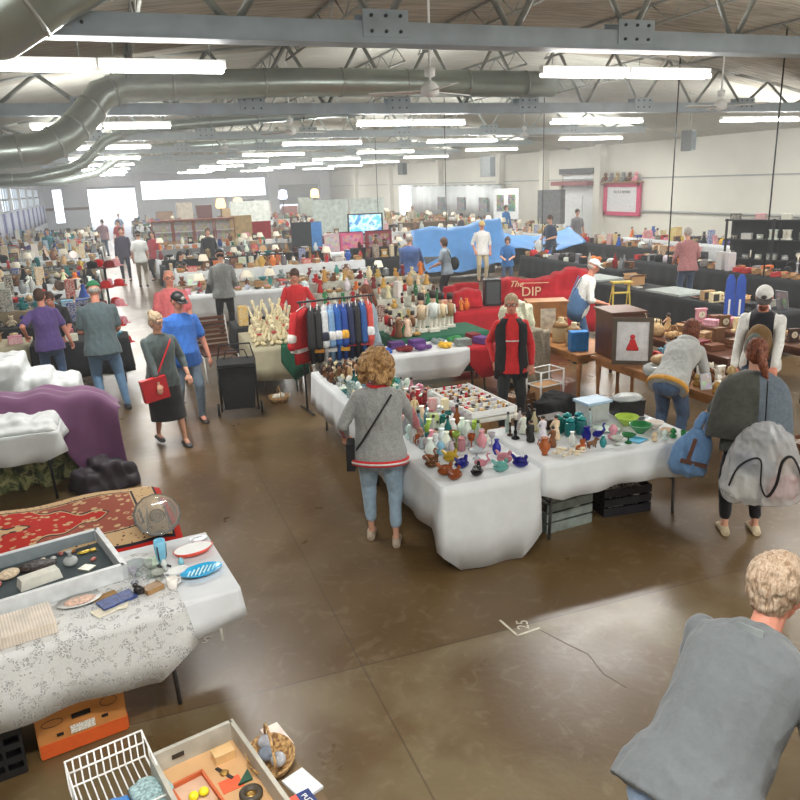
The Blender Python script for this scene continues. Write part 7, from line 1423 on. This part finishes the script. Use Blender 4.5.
# white wire rack
wk = thing('wire_rack', 'white coated wire dish rack holding gloves and cloths, at the bottom edge', 'rack', (-.26, 2.68, zn), math.radians(14)); q = MB(); A_, B_, H_ = .15, .17, .13
q.tube([(-A_, B_, H_), (A_, B_, H_), (A_, -B_, H_*.55), (-A_, -B_, H_*.55)], .005, 6, closed=True); q.tube([(-A_, B_, .004), (A_, B_, .004), (A_, -B_, .004), (-A_, -B_, .004)], .005, 6, closed=True)
for i in range(12):
    x_ = -A_+2*A_*i/11; q.tube([(x_, B_, H_), (x_, B_, .004), (x_, -B_, .004)], .0035, 5)
for i in range(1, 4): q.tube([(A_, B_-.085*i, H_*(1-.11*i)), (A_, B_-.085*i, .004)], .0035, 5).tube([(-A_, B_-.085*i, H_*(1-.11*i)), (-A_, B_-.085*i, .004)], .0035, 5)
q.tube([(-A_, B_, H_*.55), (A_, B_, H_*.55)], .0045, 5)
q.build('wire_frame', mat('white_coated_wire', srgb(240, 240, 238), .35), wk)
o = shroud('blue_glove', -.28, 2.60, zn+.012, .13, .10, [.03, .035, .03], mat('bright_blue_rubber', srgb(44, 122, 196), .5), 'bright blue crumpled glove in the white wire rack', .3, .008, .006, 3, 'glove'); o = shroud('checked_cloth', -.14, 2.64, zn+.012, .13, .14, [.035, .045, .035], mat('teal_checked_cloth', srgb(150, 176, 178), .9, nz=.3, ns=90), 'pale teal checked cloth in the white wire rack', .3, .008, .008, 5, 'cloth')
# basket of shells at the right
bk = thing('wicker_basket', 'round wicker basket of glass and shells right of the wooden tray', 'basket', (.33, 2.64, zn), 0); MB().lathe([(.08, 0), (.10, .05), (.094, .05), (.075, .01)], 22, sy=1.25).build('basket', WICK, bk); MB().tube([(.0, .125*math.cos(a), .05+.10*math.sin(a)) for a in [i*PI/12 for i in range(13)]], .006, 6).build('handle', WICK, bk)
for i, (a_, b_, cc, lb) in enumerate(((.32, 2.70, (206, 206, 214), 'silvery glass ball in the rear of the wicker basket'), (.31, 2.63, (150, 160, 176), 'blue-grey glass ball in the middle of the wicker basket'), (.35, 2.58, (196, 200, 206), 'white glass ball in the front of the wicker basket'))): tag(MB().ball((0, 0, .03), (.032, .032, .03), 14, 9).build('glass_ball', mat('glass_ball_%d' % i, srgb(*cc), .08, trans=.3, nz=.2, ns=25), None, (a_, b_, zn+.03), 0), lb, 'ball')
NT2 = thing('low_stand', 'small low stand carrying the basket and puzzle box beside the tray', 'stand', (.37, 2.52, 0), math.radians(14)); MB().box((0, 0, .722), (.17, .56, .03)).build('top', mat('brown_laminate'), NT2)
for a_ in (-.08, .08):
    for b_ in (-.27, .27): MB().box((a_, b_, .355), (.03, .03, .70)).build('leg', M_tleg, NT2)
pz = thing('puzzle_box', 'red and blue picture box with white lettering at the bottom edge', 'box', (.37, 2.32, zn), math.radians(14)); MB().box((0, 0, .02), (.16, .14, .04)).build('box', mat('navy_card', srgb(34, 54, 110), .5), pz); MB().box((-.025, 0, .0405), (.10, .136, .002)).build('red_picture', mat('red_orange_picture', srgb(222, 92, 70), .5), pz); MB().ball((-.03, -.01, .041), (.035, .03, .004), 12, 5).build('blue_motif', mat('light_blue_motif', srgb(70, 170, 214), .5), pz); text((.055, 0, .0425), math.radians(-80), 'PUZZLE', .03, M_white, 'lettering', .0008, 0, pz)
tag(MB().box((0, 0, .006), (.10, .14, .012)).build('white_packet', mat('shiny_white_packet', srgb(222, 226, 230), .25, nz=.08, bump=.5), None, (.42, 2.47, zn), .4), 'shiny white packet between the wicker basket and the picture box', 'packet'); tag(MB().box((0, 0, .004), (.08, .16, .008)).build('printed_leaflet', mat('white_pink_leaflet', srgb(232, 214, 204), .6, nz=.15, ns=12), None, (.38, 2.78, zn), .25), 'white and coral leaflet behind the shiny white packet', 'leaflet')
# ---- shopping trolley
tr = thing('shopping_trolley', 'black fabric two-wheeled shopping trolley standing in the aisle', 'trolley', (1.32, 10.12, 0), math.radians(-8)); 
q = MB(); q.rings([[(-.2, -.14, .16), (.2, -.14, .16), (.2, .12, .16), (-.2, .12, .16)], [(-.25, -.17, .72), (.25, -.17, .72), (.25, .15, .72), (-.25, .15, .72)], [(-.24, -.16, .75), (.24, -.16, .75), (.24, .14, .75), (-.24, .14, .75)]], smooth=False); q.build('bag', M_blackcloth, tr)
MB().box((0, -.02, .77), (.5, .34, .04), 0, Matrix.Rotation(.08, 3, 'X')).build('flap', M_blackcloth, tr)
MB().tube([(-.24, .18, .1), (-.25, .2, .75), (-.2, .16, .98), (.2, .16, .98), (.25, .2, .75), (.24, .18, .1)], .012, 8).tube([(-.24, -.18, .14), (-.24, .18, .14)], .010, 6).tube([(.24, -.18, .14), (.24, .18, .14)], .010, 6).tube([(-.24, -.18, .14), (-.25, -.19, .74), (.25, -.19, .74), (.24, -.18, .14)], .010, 6).build('frame', M_black, tr)
MB().tube([(-.16, .05, .8), (-.12, .05, .92), (.12, .05, .92), (.16, .05, .8)], .01, 6).build('grip', M_black, tr)
for s_ in (-1, 1): w = MB(); w.tube([(s_*.275, .10, .09), (s_*.305, .10, .09)], .09, 18); w.build('wheel', M_black, tr); MB().tube([(s_*.27, .10, .09), (s_*.31, .10, .09)], .05, 14).build('hub', M_galv, tr)
MB().tube([(-.27, .10, .09), (.27, .10, .09)], .008, 6).build('axle', M_tleg, tr)
# ---- tape and chalk marks on the floor
chk = mat('white_floor_tape', srgb(206, 200, 184), .8, nz=.1)
def ftape(P, lb): 
    q = MB()
    for a, b in zip(P, P[1:]):
        d = (V((*b, 0))-V((*a, 0))); L_ = d.length; q.box(((a[0]+b[0])/2, (a[1]+b[1])/2, .0015), (L_+.012, .018, .002), 0, math.atan2(d.y, d.x))
    tag(q.build('floor_tape', chk), lb, 'tape')
ftape([(2.22, 4.24), (2.24, 4.03), (2.42, 4.05)], 'white tape corner mark on the open floor in front of the glass stall'); ftape([(.12, 5.03), (.36, 5.0), (.35, 4.78)], 'white tape corner mark on the floor right of the lace table')
for p_, s_, lb, r_ in (((2.34, 4.13, .002), '25', 'chalk number inside the tape corner before the glass stall', 1.2), ((.22, 4.86, .002), '52', 'chalk number inside the tape corner beside the lace table', 2.6)): o = text(p_, r_, s_, .12, chk, 'chalk_number', .0006, 0); tag(o, lb, 'number')
q = MB(); P = [(2.42, 4.02), (2.5, 3.8), (2.56, 3.66), (2.53, 3.45), (2.58, 3.28)]
for a, b in zip(P, P[1:]): d = V((b[0]-a[0], b[1]-a[1], 0)); q.box(((a[0]+b[0])/2, (a[1]+b[1])/2, .0008), (d.length, .004, .001), 0, math.atan2(d.y, d.x))
struct(q.build('floor_crack', mat('dark_crack', srgb(66, 54, 40), .9)))
# ---------------------------------------------------------------- faint haze volume added to the hall air to wash out the distance
HZ = bpy.data.materials.new('hazy_air'); HZ.use_nodes = True; hn = HZ.node_tree.nodes; hn.clear(); ho = hn.new('ShaderNodeOutputMaterial'); hv = hn.new('ShaderNodeVolumeScatter')
hv.inputs['Color'].default_value = (.97, .99, 1, 1); hv.inputs['Density'].default_value = .006; hv.inputs['Anisotropy'].default_value = .2; HZ.node_tree.links.new(hv.outputs[0], ho.inputs['Volume'])
h_ = MB().box2((XL+.01, 5.0, .01), (XR-.01, YF-.01, 4.3)).build('air_haze', HZ); tag(h_, 'faint bright haze filling the air of the long hall', 'haze', kind='stuff'); S.cycles.volume_bounces = 0
